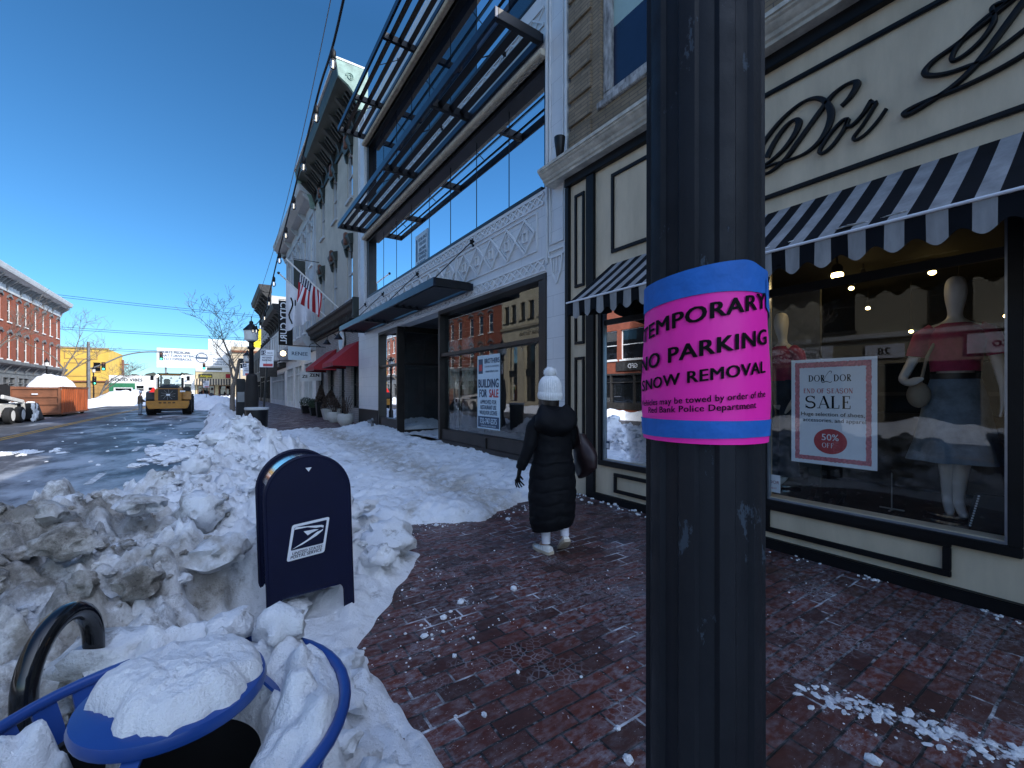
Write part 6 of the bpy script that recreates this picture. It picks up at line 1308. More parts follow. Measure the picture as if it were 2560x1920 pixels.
b = B(); L.prof(b, -8, 17.4, [(-.05, 4.2), (.25, 4.25), (.3, 4.45), (-.05, 4.5)]); b.build('string_course', 'white_paint', cr)
def left_sign(s0, s1, z0, z1, txt, size, label, face='whitefab', ink='print_black', shear=0):
    t = thing('shop_sign', label, 'sign', L.p((s0+s1)/2, z0, .1)); b = B(); L.box(b, s0, s1, z0, z1, .03, .12); b.build('board', face, t)
    b = B(); addtext(b, lambda x, y: L.p((s0+s1)/2+x, (z0+z1)/2-size*.33+y, .124), txt, size, .02, shear=shear); b.build('lettering', ink, t)
left_sign(9.8, 13.6, 3.25, 4.05, 'Lucki Clover', .55, 'white sign with black script lettering on the cream shop across the road', shear=.3); left_sign(6.9, 8.4, 3.25, 3.9, '28', .5, 'small white number sign on the cream shop across the road'); left_sign(1.4, 4.8, 3.25, 4.1, 'esposito', .55, 'white restaurant sign at the end of the cream shop across the road')
gb = thing('red_brick_shop', 'small red brick shop between the cream shop and the stone building', 'building', (-17.5, 23, 0))
b = B(); L.wall(b, 17.45, 28.95, -.05, 8.5, [(s-1.3, s+1.3, 4.2, 6.6) for s in (20.2, 23.2, 26.2)]+[(18.4, 28, .2, 3.1)], depth=.25, back=12); b.build('brick_wall', 'red_brick', gb)
for s in (20.2, 23.2, 26.2): window(L, gb, s-1.3, s+1.3, 4.2, 6.6, mf='white_paint')
storefront(L, gb, 18.4, 28, .2, 3.1, 'dk_trim', 4)
left_sign(21.5, 24.9, 3.3, 4.0, 'GFD', .5, 'dark sign with pale letters over the brick shop across the road', 'dk_trim', 'paper')
# ------------------------------------------------------------------ roll-off container with snow
dm = thing('dumpster', 'rust orange roll-off dumpster with brown end gate piled with snow', 'dumpster', (-10.1, 46.5, -.12))
x0, x1, y0, y1, zt = -11.35, -8.9, 42.7, 50.3, 1.95
b = B(); b.box(x0, y0, .06, x1, y1, .16); b.build('floor', 'brown_rust', dm)
b = B(); b.box(x0, y0, .16, x1, y0+.07, zt-.02); 
b.build('end_gate', 'brown_rust', dm)
for z in (.22, .78, 1.28, 1.84): b = B(); b.box(x0+.02, y0-.07, z-.05, x1-.04, y0+.001, z+.05); b.build('gate_rib', 'brown_rust', dm)
for x in (x0+.05, x1-.07): b = B(); b.box(x-.06, y0-.09, .1, x+.06, y0-.002, zt); b.build('gate_post', 'brown_rust', dm)
for xs in (x0, x1):
    b = B(); v = []; n = 84
    for i in range(n+1):
        y = y0+.1+(y1-y0-.1)*i/n; k = i % 6; off = (.0, .06, .06, .06, 0, 0)[k]*(1 if xs == x1 else -1); v += [(xs+off, y, .16), (xs+off, y, zt-.08)]
    b.add(v, [(2*i, 2*i+2, 2*i+3, 2*i+1) for i in range(n)]); b.build('corrugated_side', 'orange_rust', dm)
    b = B(); b.box(xs-.07, y0, zt-.09, xs+.07, y1, zt+.03); b.build('top_rail', 'brown_rust', dm); b = B(); b.box(xs-.07, y0, .04, xs+.09, y1, .16); b.build('bottom_rail', 'brown_rust', dm)
b = B(); b.box(x0, y1-.08, .16, x1, y1, zt); b.build('front_wall', 'orange_rust', dm)
for y in (44, 49): b = B(); b.lathe([(.1, -.1), (.1, .1)], 12, (0, 0, 0)); b.v = [(x1-.1+p[2], y+p[0], .0+p[1]) for p in b.v]; b.build('roller', 'rubber', dm, smooth=True)
b = B(); b.box(-10.3, y0-.095, 1.42, -10.0, y0-.071, 1.5); b.build('sticker', 'paper', dm)
b = B(); b.add(*heap((x0+x1)/2, (y0+y1)/2, 1.17, 3.75, 1.15, z0=1.72, n=44, seed=6)); tag(b.build('snow_load', 'snow_clean', smooth=True, angle=180), 'rounded load of white snow heaped in the orange dumpster', 'snow')
# ------------------------------------------------------------------ compact loader at the left edge
sk = thing('skid_steer', 'white compact loader with a black snowy bucket at the left edge of the road', 'loader', (-9.9, 35.5, -.12))
for x in (-9.1, -10.6):
    for y in (35.7, 34.2):
        b = B(); prof = [(.20, -.15), (.36, -.16), (.44, -.12), (.46, 0), (.44, .12), (.36, .16), (.20, .15)]
        b.lathe(prof, 22, (0, 0, 0)); b.v = [(x+p[2], y+p[0], .34+p[1]) for p in b.v]; wh = b.build('wheel', 'rubber', sk, smooth=True)
        b = B(); b.lathe([(.02, .155), (.12, .15), (.16, .10), (.26, .12), (.28, .165), (.0, .17)][::-1], 20, (0, 0, 0)); b.v = [(x+(p[2] if x > -10 else -p[2]), y+p[0], .34+p[1]) for p in b.v]; b.build('rim', 'white_paint', wh, smooth=True)
b = B(); b.box(-10.35, 33.4, .25, -9.3, 36.2, 1.0); b.build('chassis', 'white_paint', sk, bevel=.06)
b = B(); b.box(-10.3, 33.6, 1.0, -9.35, 35.4, 2.0); b.build('cab', 'dark', sk, bevel=.06)
for x in (-9.18, -10.47): b = B(); b.bar((x, 33.6, 1.35), (x, 36.5, 1.05), .12, .2); b.bar((x, 36.45, 1.1), (x, 36.8, .3), .12, .2); b.build('lift_arm', 'white_paint', sk, bevel=.02)
b = B(); pr_ = [(36.75, .95), (36.7, .05), (36.85, -.08), (38.55, -.09), (38.6, -.05), (37.15, .02), (36.95, .25), (37.0, .97)]
b.loft([[(x, y, z) for y, z in pr_] for x in (-10.95, -8.75)]); 
for x in (-10.95, -8.78): b.loft([[(xx, y, z) for y, z in [(36.75, .95), (36.7, -.05), (38.5, -.08), (37.35, .95)]] for xx in (x, x+.03)])
b.build('bucket', 'black_metal', sk)
b = B(); random.seed(4)
for k in range(26): lump(b, (random.choice((-8.74, -8.75)), random.uniform(36.4, 37.3), random.uniform(.0, .8)), .1, 0, sq=(.02, random.uniform(.03, .12), random.uniform(.04, .2)))
for k in range(18): lump(b, (random.uniform(-10.9, -8.8), random.uniform(36.75, 37.2), .97), .1)
b.build('clinging_snow', 'snow_clean', sk, smooth=True)
# ------------------------------------------------------------------ wheel loader seen from behind
wl = thing('wheel_loader', 'yellow and black wheel loader stopped in the road, seen from behind', 'loader', (-2.85, 42, -.12)); cx = -2.95; yb = 41.3; g = -.12
M['loader_yellow'] = pm('loader_yellow', (.36, .155, .007), .45, var=.15, bmp=.02)
for x in (cx-1.08, cx+1.08):
    for y in (yb+1.5, yb+5.0):
        b = B(); b.lathe([(.34, -.27), (.62, -.30), (.74, -.26), (.77, 0), (.74, .26), (.62, .30), (.34, .27)], 28, (0, 0, 0))
        for k in range(24):
            a = 2*math.pi*k/24; sgn = 1 if k % 2 else -1; T = Matrix.Rotation(a, 4, 'Z') @ Matrix.Translation((.77, 0, sgn*.13)) @ Matrix.Rotation(sgn*.5, 4, 'X'); b.box(-.03, -.05, -.15, .03, .05, .15, 0, T)
        b.v = [(x+p[2], y+p[0], g+.78+p[1]) for p in b.v]; wh = b.build('wheel', 'rubber', wl, smooth=True, angle=35)
        b = B(); b.lathe([(.34, .20), (.30, .05), (.12, .08), (.12, .14), (.0, .15)], 20, (0, 0, 0)); b.v = [(x+(p[2] if x > cx else -p[2])*1.3, y+p[0], g+.78+p[1]) for p in b.v]; b.build('rim', 'loader_yellow', wh, smooth=True)
b = B(); z = g; pr_ = [(cx-1.27, z+1.06), (cx-1.27, z+.82), (cx-1.15, z+.48), (cx+1.15, z+.48), (cx+1.27, z+.82), (cx+1.27, z+1.06)]
b.loft([[(x, yb, zz) for x, zz in pr_], [(x, yb+.75, zz) for x, zz in pr_]]); b.build('counterweight', 'loader_yellow', wl, bevel=.03)
b = B()
for k in range(4): b.box(cx-.55+.27*k, yb-.003, z+.88, cx-.38+.27*k, yb+.01, z+.96)
b.build('vent_slots', 'black', wl)
b = B(); b.loft([[(cx-.80, y, z+1.06), (cx+.80, y, z+1.06), (cx+.80, y, z+zz-.12), (cx+.66, y, z+zz), (cx-.66, y, z+zz), (cx-.80, y, z+zz-.12)] for y, zz in ((yb+.12, 1.98), (yb+2.0, 2.12))]); b.build('engine_hood', 'loader_yellow', wl, bevel=.04)
b = B(); b.box(cx-.58, yb+.06, z+1.10, cx+.58, yb+.13, z+1.94); gr = b.build('grille', 'black_metal', wl, bevel=.01)
for k in range(10):
    a = 2*math.pi*k/10; b = B(); b.bar((cx+.14*math.cos(a), yb+.055, z+1.52+.12*math.sin(a)), (cx+.44*math.cos(a+.25), yb+.05, z+1.52+.38*math.sin(a+.25)), .02, .10, up=(0, 1, 0)); b.build('fan_blade', 'grey_metal', gr)
b = B(); b.box(cx-.11, yb+.035, z+1.45, cx+.11, yb+.05, z+1.58); b.build('badge', 'paper', gr)
b = B(); b.loft([[(cx-.62, y, z+2.0+q), (cx+.62, y, z+2.0+q), (cx+.5, y, z+2.2+q), (cx-.5, y, z+2.2+q)] for y, q in ((yb+.2, -.06), (yb+1.9, .1))]); b.build('hood_top', 'black_metal', wl, bevel=.05)
cy0, cy1 = yb+2.0, yb+3.6
for x, y in ((cx-.74, cy0), (cx+.74, cy0), (cx-.70, cy1), (cx+.70, cy1)): b = B(); b.bar((x, y, z+2.0), (x*.0+x, y, z+3.05), .12, .12); b.build('cab_post', 'black_metal', wl)
b = B(); b.box(cx-.82, cy0-.15, z+3.05, cx+.82, cy1+.15, z+3.17); b.build('cab_roof', 'black_metal', wl, bevel=.04)
b = B(); b.box(cx-.60, cy0-.17, z+3.00, cx+.60, cy0-.1, z+3.10); b.build('roof_band', 'loader_yellow', wl)
b = B(); b.add([(cx-.68, cy0, z+2.15), (cx+.68, cy0, z+2.15), (cx+.68, cy0, z+3.04), (cx-.68, cy0, z+3.04)], [(0,1,2,3)]); b.build('rear_window', glassm('loader_glass', 1.5, (.02, .03, .03), (.7, .8, .8)), wl)
b = B(); b.add([(cx-.68, cy1, z+2.15), (cx+.68, cy1, z+2.15), (cx+.68, cy1, z+3.04), (cx-.68, cy1, z+3.04)], [(0,1,2,3)]); b.build('front_window', M['loader_glass'] if 'loader_glass' in M else 'bulb_glass', wl)
b = B(); b.box(cx-.45, cy0+.5, z+1.6, cx-.05, cy0+.65, z+2.75); b.box(cx-.45, cy0+.6, z+1.9, cx-.05, cy0+1.1, z+2.1); b.build('seat', 'black', wl, bevel=.05)
b = B(); b.box(cx-.75, cy0+.1, z+1.1, cx+.75, cy1, z+2.05); b.build('cab_base', 'black_metal', wl)
for s in (-1, 1): b = B(); b.ball((cx+s*.78, cy0-.18, z+2.96), .10, .06, .09, 12, 8); b.build('work_lamp', 'headlight', wl, smooth=True)
for s in (-1, 1): b = B(); b.bar((cx+s*.82, cy0+.2, z+2.9), (cx+s*1.12, cy0+.1, z+2.9), .03, .03); b.box(cx+s*1.12-.1, cy0+.05, z+2.62, cx+s*1.12+.1, cy0+.1, z+2.98); b.build('mirror', 'black', wl)
b = B(); b.add([(cx-1.12, yb+.3, z+1.70), (cx-.62, yb+.3, z+1.70), (cx-.87, yb+.3, z+2.10)], [(0,1,2)]); b.build('slow_vehicle_triangle', 'red_tri', wl)
for s in (-1, 1):
    b = B(); pts = [(yb+.75, 1.15), (yb+.85, 1.62), (yb+1.5, 1.72), (yb+2.3, 1.6)]; b.loft([[(cx+s*.80, y, z+zz), (cx+s*1.36, y, z+zz), (cx+s*1.36, y, z+zz+.05), (cx+s*.80, y, z+zz+.05)] for y, zz in pts]); b.build('fender', 'loader_yellow' if s > 0 else 'black_metal', wl)
b = B(); b.box(cx+.82, yb+1.8, z+1.70, cx+1.25, yb+3.0, z+2.15); b.build('battery_box', 'black_metal', wl, bevel=.06)
b = B(); b.box(cx+.7, yb+.1, z+1.72, cx+1.02, yb+.12, z+1.84); b.build('plate', 'paper', wl)
for s in (-1, 1): b = B(); b.bar((cx+s*.45, yb+4.0, z+1.7), (cx+s*.45, yb+6.6, z+.6), .16, .3); b.build('lift_arm', 'loader_yellow', wl)
b = B(); b.loft([[(x, y, z+zz) for y, zz in [(yb+6.4, 1.2), (yb+6.3, .2), (yb+7.5, .05), (yb+7.5, .1), (yb+6.6, .3), (yb+6.6, 1.2)]] for x in (cx-1.35, cx+1.35)]); b.build('bucket', 'grey_metal', wl)
# people by the loader
def person_base(name, label, loc, rz, nodes, edges, m='skin'):
    t = thing('person', label, 'person', loc, rz); skin_mesh('body', nodes, edges, m, t); return t
def std_nodes(lf=0.0):
    nd = [((0,0,.94),(.15,.11)), ((0,0,1.10),(.14,.10)), ((0,.01,1.28),(.16,.11)), ((0,0,1.42),(.10,.08)), ((0,.01,1.50),.052), ((0,.02,1.58),(.068,.075)), ((0,.03,1.66),(.075,.09)), ((0,.02,1.74),(.06,.07)),
          ((-.09,.0,.86),.09), ((-.09,.03,.48),.06), ((-.09,-.02,.09),.04), ((-.09,.12,.03),.035), ((.09,0,.86),.09), ((.10,.0,.48),.06), ((.10,-.04,.09),.04), ((.10,.10,.03),.035),
          ((-.19,0,1.38),.06), ((-.26,.06,1.10),.045), ((-.20,.26,.98),.035), ((-.18,.33,.98),(.035,.02)), ((.19,0,1.38),.06), ((.27,.06,1.10),.045), ((.20,.26,1.0),.035), ((.18,.33,1.0),(.035,.02))]
    ed = [(0,1),(1,2),(2,3),(3,4),(4,5),(5,6),(6,7),(0,8),(8,9),(9,10),(10,11),(0,12),(12,13),(13,14),(14,15),(3,16),(16,17),(17,18),(18,19),(3,20),(20,21),(21,22),(22,23)]
    for base, s in ((19, -1), (23, 1)):
        p = Vector(nd[base][0])
        for k in range(4): nd.append((tuple(p+Vector((s*.012*(k-1.5), .06, -.005*k))), .010)); ed.append((base, len(nd)-1)); nd.append((tuple(p+Vector((s*.012*(k-1.5)-.006*s, .10, -.02))), .008)); ed.append((len(nd)-2, len(nd)-1))
        nd.append((tuple(p+Vector((-s*.04, .03, .015))), .011)); ed.append((base, len(nd)-1))
    nd.append(((0, .118, 1.65), .012)); ed.append((6, len(nd)-1))
    return nd, ed
def worker(x, y, rz, label, jm, pm_, capm):
    t = person_base('person', label, (x, y, -.12), rz, *std_nodes())
    b = B(); b.loft([ring_xy((0, .0), rx, ry, z, 18, amp=.02, k=5, ph=z*5) for z, rx, ry in [(.82,.21,.16),(.95,.205,.16),(1.15,.20,.155),(1.32,.215,.15),(1.42,.17,.12),(1.47,.09,.08)]])
    for s in (-1, 1): b.tube([(s*.17, 0, 1.38), (s*.265, .05, 1.12), (s*.215, .22, 1.0)], [.085, .075, .06], 12)
    b.build('jacket', jm, t, smooth=True, world=False)
    b = B()
    for s in (-1, 1): b.tube([(s*.09, 0, .9), (s*.095, .02, .5), (s*.095, -.02, .06)], [.12, .095, .085], 12)
    b.build('trousers', pm_, t, smooth=True, world=False)
    b = B()
    for s in (-1, 1): b.loft([[(s*.095-.05, yy, .0), (s*.095+.05, yy, 0), (s*.095+.04, yy, h), (s*.095-.04, yy, h)] for yy, h in ((-.09, .1), (0, .11), (.12, .06), (.17, .03))])
    b.build('boots', 'black', t, world=False)
    b = B(); b.lathe([(.10, 1.66), (.105, 1.70), (.095, 1.78), (.05, 1.82), (.0, 1.825)], 16, (0, .02, 0)); b.build('cap', capm, t, smooth=True, world=False)
worker(-4.75, 43.2, R(-70), 'worker in brown jacket, jeans and pale hat standing beside the wheel loader', pm('brown_jacket', (.10, .075, .055), .85), 'denim', 'whitefab'); worker(-4.1, 43.9, R(120), 'worker in dark jacket half hidden behind the wheel loader', 'navy', 'black', 'black')
# ------------------------------------------------------------------ signals and wires
ts = thing('traffic_signal', 'grey traffic signal pole with a long curved mast arm over the road', 'traffic signal', (-13.9, 79, 0))
b = B(); b.tube([(-13.9, 79, -.1), (-13.9, 79, 8.2)], [.22, .16], 12); b.build('pole', 'grey_metal', ts, smooth=True)
b = B(); b.tube(crom([Vector(p) for p in [(-13.9, 79, 4.6), (-12.5, 79, 5.3), (-10.5, 79, 6.5), (-8.5, 79, 7.1), (-6.3, 79, 7.25)]], 5), .09, 10); b.build('mast_arm', 'grey_metal', ts, smooth=True)
def head(x, y, z, root, rz=0):
    b = B(); b.box(x-.2, y-.1, z-.55, x+.2, y+.15, z+.55); h_ = b.build('signal_head', 'black_metal', root, bevel=.03)
    for k, m_ in enumerate(('rust', 'dk_trim', 'green_light')): b = B(); b.ball((x, y-.11, z+.35-.35*k), .12, .05, .12, 12, 6); b.build('lens', m_, h_, smooth=True)
head(-6.4, 78.9, 6.6, ts); head(-13.3, 78.8, 3.1, ts); head(-12.4, 78.8, 5.0, ts)
ts2 = thing('traffic_signal', 'dark traffic signal on a mast arm before the billboard, right of the loader', 'traffic signal', (3.5, 92, 0))
b = B(); b.tube([(3.5, 92, 0), (3.5, 92, 6.4)], .12, 10); b.build('pole', 'grey_metal', ts2); b = B(); b.tube([(3.5, 92, 6.0), (-1.9, 92, 6.0)], .07, 8); b.build('mast_arm', 'grey_metal', ts2); head(-1.7, 91.9, 6.0, ts2); head(2.6, 91.9, 3.0, ts2)
b = B(); b.box(-1.3, 91.95, 5.35, .9, 92.0, 5.85); b.build('street_name_sign', 'green', ts2)
for k, (z, s, lab) in enumerate(((15.6, 1.0, 'uppermost pair of power lines crossing above the street'), (10.9, .7, 'middle bundle of power lines crossing the street'), (8.2, .4, 'lowest power line crossing above the traffic signals'))):
    t = thing('power_lines', lab, 'power lines', (-6, 88, z), group='overhead power lines')
    for q in range(2): b = B(); b.tube([(-32+54*i/16, 88+k+.4*q, z-q*.25+.06*(i-8)**2*s*.12-.07*i*(k == 0)) for i in range(17)], .028, 4); b.build('cable', 'black', t)
up_ = thing('utility_pole', 'reddish timber utility pole far off behind the white shops', 'utility pole', (-15.5, 118, 0)); b = B(); b.tube([(-15.4, 116, 0), (-15.4, 116, 8.0)], .2, 8); b.build('post', 'brown_rust', up_); b = B(); b.box(-16.3, 115.9, 7.0, -14.5, 116.1, 7.2); b.build('cross_arm', 'brown_rust', up_)
# ------------------------------------------------------------------ far side of the crossing
Fa = FAR(105)
yb_ = thing('yellow_building', 'yellow painted two storey building with ochre ground floor across the crossing', 'building', (-19, 105, 0))
b = B(); Fa.wall(b, -30, -15.85, 3.5, 9.2, [(-17.9, -16.9, 5.2, 6.8)], back=14); b.build('wall', 'yellow_wall', yb_); window(Fa, yb_, -17.9, -16.9, 5.2, 6.8, mf='ochre')
b = B(); Fa.wall(b, -30, -15.85, 0, 3.48, [], back=14, top=False); b.build('ground_floor', 'ochre', yb_)
b = B(); Fa.prof(b, -30, -15.8, [(-.02, 3.3), (.25, 3.35), (.25, 3.55), (-.02, 3.6)]); b.build('string_course', 'brown_rust', yb_); b = B(); Fa.box(b, -30, -15.8, 9.2, 9.4, -.1, .15); b.build('coping', 'tan_wall', yb_)
b = B(); Fa.frame(b, -21.5, -17.3, 7.3, 8.7, .12, 0, .06); Fa.frame(b, -21.5, -18.6, 4.3, 6.7, .12, 0, .06); b.build('panel_molding', 'ochre', yb_)
b = B(); Fa.frame(b, -19.2, -17.5, .1, 2.6, .14, 0, .08); Fa.frame(b, -17.2, -16.2, .1, 2.9, .1, 0, .06); b.build('shutter_frame', 'ochre', yb_)
gv = thing('white_shop', 'low white shop with green corner posts and dark sign letters', 'shop', (-12.5, 105, 0)); b = B(); Fa.wall(b, -15.8, -9.3, 0, 4.6, [(-15.1, -12.6, .7, 2.4), (-12.2, -10.9, .2, 2.9), (-10.5, -9.5, .7, 2.6)], back=12); b.build('wall', 'white_paint', gv)
storefront(Fa, gv, -15.1, -12.6, .7, 2.4, 'white_paint', 1, bulk=.3); storefront(Fa, gv, -12.2, -10.9, .2, 2.9, 'white_paint', 1); storefront(Fa, gv, -10.5, -9.5, .7, 2.6, 'white_paint', 1, bulk=.3)
M['shop_green'] = pm('shop_green', (.02, .16, .07), .5)
b = B(); Fa.box(b, -15.75, -15.2, 0, 3.2, 0, .1); Fa.box(b, -12.55, -12.25, 0, 3.2, 0, .1); Fa.box(b, -15.2, -12.55, 2.45, 3.2, 0, .09); b.build('green_trim', 'shop_green', gv)
b = B(); addtext(b, lambda x, y: (-13.4+x, 104.96, 3.55+y), 'GOOD VIBES', .75, .02); b.build('lettering', 'print_black', gv)
w2b = thing('white_store', 'low white store with large windows behind the wheel loader', 'shop', (-6, 105, 0)); b = B(); Fa.wall(b, -9.2, -3.4, 0, 4.9, [(-8.9, -3.8, .5, 3.3)], back=12); b.build('wall', 'white_paint', w2b); storefront(Fa, w2b, -8.9, -3.8, .5, 3.3, 'white_paint', 4, bulk=.4)
for i in range(4): b = B(); b.lathe([(.04, .3), (.2, 0)], 10, (-8.3+1.3*i, 104.4, 4.1)); b.build('gooseneck_lamp', 'black', w2b, smooth=True)
bb = thing('billboard', 'large white sports medicine billboard above the far shops', 'billboard', (-3.3, 107, 6))
b = B(); b.box(-9.3, 106.6, 6.3, 2.7, 106.9, 10.0); b.build('panel', pm('white_billboard_vinyl', (.72, .73, .74), .6, var=.02, bmp=0), bb)
b = B(); q = lambda c, z: (lambda x, y: (c+x, 106.59, z+y))
for s, z in (('SPORTS MEDICINE', 9.0), ('THAT TURNS SETBACKS', 8.35), ('INTO COMEBACKS.', 7.7)): addtext(b, q(-8.9, z), s, .66, .03, .84, align='LEFT')

for s, z in (('Meridian', 8.05), ('Riverview', 7.55), ('Medical Center', 7.05)): addtext(b, q(-.5, z), s, .55, .01, .9, align='LEFT')
b.box(-.85, 106.58, 6.6, -.80, 106.6, 9.6)
b.loft([[(-2.35+r_*math.cos(a), yy, 8.35+r_*math.sin(a)) for r_, yy in ((.85, 106.59), (1.0, 106.59), (1.0, 106.595), (.85, 106.595))] for a in (2*math.pi*k/32 for k in range(33))], caps=False); b.box(-3.3, 106.585, 8.15, -1.4, 106.598, 8.5)
b.build('lettering', 'print_blue', bb)
for x in (-8, -3.3, 1.5): b = B(); b.box(x-.15, 107.0, 0, x+.15, 107.3, 9.5); b.build('support', 'grey_metal', bb)
ab = thing('awning_shops', 'row of low yellow shops under striped awnings beneath the billboard', 'shop', (.5, 105, 0)); b = B(); Fa.wall(b, -3.3, 4.6, 0, 6.1, [(-3.0, -.2, .3, 2.9), (.4, 4.2, .3, 2.9)], back=11); b.build('wall', pm('pale_yellow_wall', (.60, .50, .28), .8), ab); storefront(Fa, ab, -3.0, -.2, .3, 2.9, 'brown_rust', 3); storefront(Fa, ab, .4, 4.2, .3, 2.9, 'brown_rust', 3)
b = B(); 
for k in range(36):
    s = -3.4+k*.22; b.add([Fa.p(s, 4.2, .05), Fa.p(s+.22, 4.2, .05), Fa.p(s+.22, 3.15, 1.2), Fa.p(s, 3.15, 1.2), Fa.p(s+.22, 2.95, 1.2), Fa.p(s, 2.95, 1.2)], [(0,1,2,3), (3,2,4,5)], k % 2)
b.build('awning', ['tan_wall', 'dk_trim'], ab)
b = B(); Fa.box(b, -2.8, -.6, 4.4, 5.1, 0, .12); addtext(b, lambda x, y: Fa.p(-1.7+x, 4.55+y, .13), 'Antigua', .6, .02, mi=1, shear=.3); b.build('sign_board', ['dk_trim', 'yellow_sign'], ab)
b = B(); Fa.box(b, 1.6, 3.4, 4.4, 5.2, 0, .12); b.build('sign_board', 'redfab', ab); b = B(); Fa.box(b, -3.3, 4.6, 5.6, 6.2, 0, .2); b.build('parapet', 'white_paint', ab)
tb = thing('tan_building', 'sunlit tan building at the end of the pavement beside the yellow sign', 'building', (8, 100, 0)); Fb = FAR(98); b = B(); Fb.wall(b, 2.4, 14, 0, 10.2, [(3.2, 5.4, .3, 3.2), (6, 9.5, .3, 3.2), (3.4, 4.5, 6, 8), (6.2, 7.3, 6, 8)], back=12); b.build('wall', 'tan_wall', tb)
for o in ((3.4, 4.5, 6, 8), (6.2, 7.3, 6, 8)): window(Fb, tb, *o)
storefront(Fb, tb, 3.2, 5.4, .3, 3.2, 'brown_rust', 2); storefront(Fb, tb, 6, 9.5, .3, 3.2, 'brown_rust', 2); b = B(); Fb.prof(b, 2.4, 14, [(-.02, 9.0), (.3, 9.1), (.35, 9.4), (-.02, 9.5)]); b.build('string_course', 'brown_rust', tb)
ys = thing('yellow_sign', 'big bright yellow sign panel above the tan building', 'sign', (7, 97, 10)); b = B(); b.box(5.4, 99.6, 10.3, 8.2, 99.9, 14.0); b.build('panel', 'yellow_sign', ys); b = B(); b.box(5.9, 99.8, 9.4, 6.1, 100, 10.4); b.box(7.5, 99.8, 9.4, 7.7, 100, 10.4); b.build('legs', 'grey_metal', ys)
wh = thing('white_building', 'tall white building behind the bare tree', 'building', (1, 125, 0)); Fc = FAR(125); b = B(); Fc.wall(b, -1.5, 7, 0, 14, [], back=10); b.build('wall', 'white_paint', wh)
b = B(); random.seed(2)
for k in range(420): x = random.uniform(-40, 10); lump(b, (x, 190+random.uniform(0, 25), random.uniform(2, 7.5)), random.uniform(1.0, 2.2), 0, protos=SMALL)
tag(b.build('far_woodland', 'grass_far'), 'dark line of far trees behind the white shops', None, None, 'stuff')

# ------------------------------------------------------------------ the woman walking away
W = thing('person', 'person in a long black quilted coat and white bobble hat walking away', 'person', (2.80, 3.44, 0), R(-16))
W.scale = (.97, .97, .965)
nd = [((0,0,.92),(.14,.11)), ((0,0,1.08),(.12,.10)), ((0,.0,1.25),(.14,.10)), ((0,-.01,1.38),(.10,.08)), ((-.01,.01,1.47),.05), ((-.015,.03,1.55),(.066,.075)), ((-.015,.035,1.63),(.072,.092)), ((-.015,.03,1.71),(.06,.07)),
      ((-.09,.0,.84),.085), ((-.085,.05,.47),.055), ((-.075,-.02,.11),.040), ((-.09,.09,.045),.034), ((.09,0,.84),.085), ((.095,.0,.47),.055), ((.10,-.10,.19),.040), ((.11,.0,.10),.034),
      ((-.18,-.01,1.35),.055), ((-.27,-.02,1.10),.042), ((-.335,.03,.88),.030), ((.18,0,1.36),.055), ((.25,.02,1.12),.042), ((.20,.18,1.22),.034), ((.15,.22,1.30),.028), ((-.035,.128,1.61),.014), ((.062,.03,1.62),.012), ((-.09,.03,1.62),.012)]
ed = [(0,1),(1,2),(2,3),(3,4),(4,5),(5,6),(6,7),(0,8),(8,9),(9,10),(10,11),(0,12),(12,13),(13,14),(14,15),(3,16),(16,17),(17,18),(3,19),(19,20),(20,21),(21,22),(6,23),(6,24),(6,25)]
skin_mesh('body', nd, ed, 'skin', W)
def quilt(z, t): q = (z*(7.6 if z < .95 else 5)+.10*math.sin(t*2+1)+.07*math.sin(t*5)+.15*noise.noise(Vector((math.cos(t)*2, math.sin(t)*2, z*2)))) % 1; return abs(math.sin(math.pi*q))**.4
b = B(); rings = []; NZ = 150
CO = [(.245,.20,.16,.0,-.01), (.34,.232,.185,.0,-.01), (.60,.245,.195,0,-.005), (.85,.228,.18,0,0), (1.02,.205,.16,0,0), (1.15,.205,.155,0,0), (1.27,.215,.15,0,-.005), (1.36,.195,.13,0,-.01), (1.42,.145,.11,-.005,-.01), (1.47,.095,.09,-.01,0)]
for i in range(NZ+1):
    z = .245+1.225*i/NZ; rx, ry, ox, oy = [lerp_tab([(c[0], c[k]) for c in CO], z) for k in (1, 2, 3, 4)]; ring = []
    for k in range(56):
        t = 2*math.pi*k/56; zz = z+.035*math.sin(t+2.4)*(1-i/NZ); q = quilt(zz, t)*(.011 if z < .95 else .005); wr_ = .008*noise.noise(Vector((math.cos(t)*4, math.sin(t)*4, z*14)))+.004*noise.noise(Vector((math.cos(t)*9, math.sin(t)*9, z*30)))+.010*noise.noise(Vector((math.cos(t)*1.5, math.sin(t)*1.5, z*3+5)))
        sl_ = -.012*math.exp(-((t-4.71)/.05)**2)*(z < .62); r = 1
        ring.append((ox+(rx+q+wr_+sl_)*math.cos(t), oy+(ry+q+wr_+sl_)*math.sin(t), zz))
    rings.append(ring)
b.loft(rings); co = b.build('long_coat', 'coat', W, smooth=True, world=False, angle=180)
def sleeve(pts, rad):
    c = crom([Vector(p) for p in pts], 12); rr = crom([Vector((r, 0, 0)) for r in rad], 12); b_ = B()
    rs = [rr[i].x+.005*abs(math.sin(math.pi*i/len(c)*6.0))**.6+.006*noise.noise(c[i]*14) for i in range(len(c))]; b_.tube(c, rs, 18); return b_
sleeve([(-.13,-.01,1.375), (-.205,-.015,1.29), (-.262,-.02,1.10), (-.315,.01,.95), (-.338,.03,.875)], [.075, .074, .062, .050, .046]).build('left_sleeve', 'coat', co, smooth=True, world=False, angle=180)
sleeve([(.13,-.01,1.375), (.20,.0,1.30), (.25,.02,1.12), (.235,.12,1.16), (.19,.19,1.24)], [.075, .074, .064, .056, .048]).build('right_sleeve', 'coat', co, smooth=True, world=False, angle=180)
b = B(); rings = []
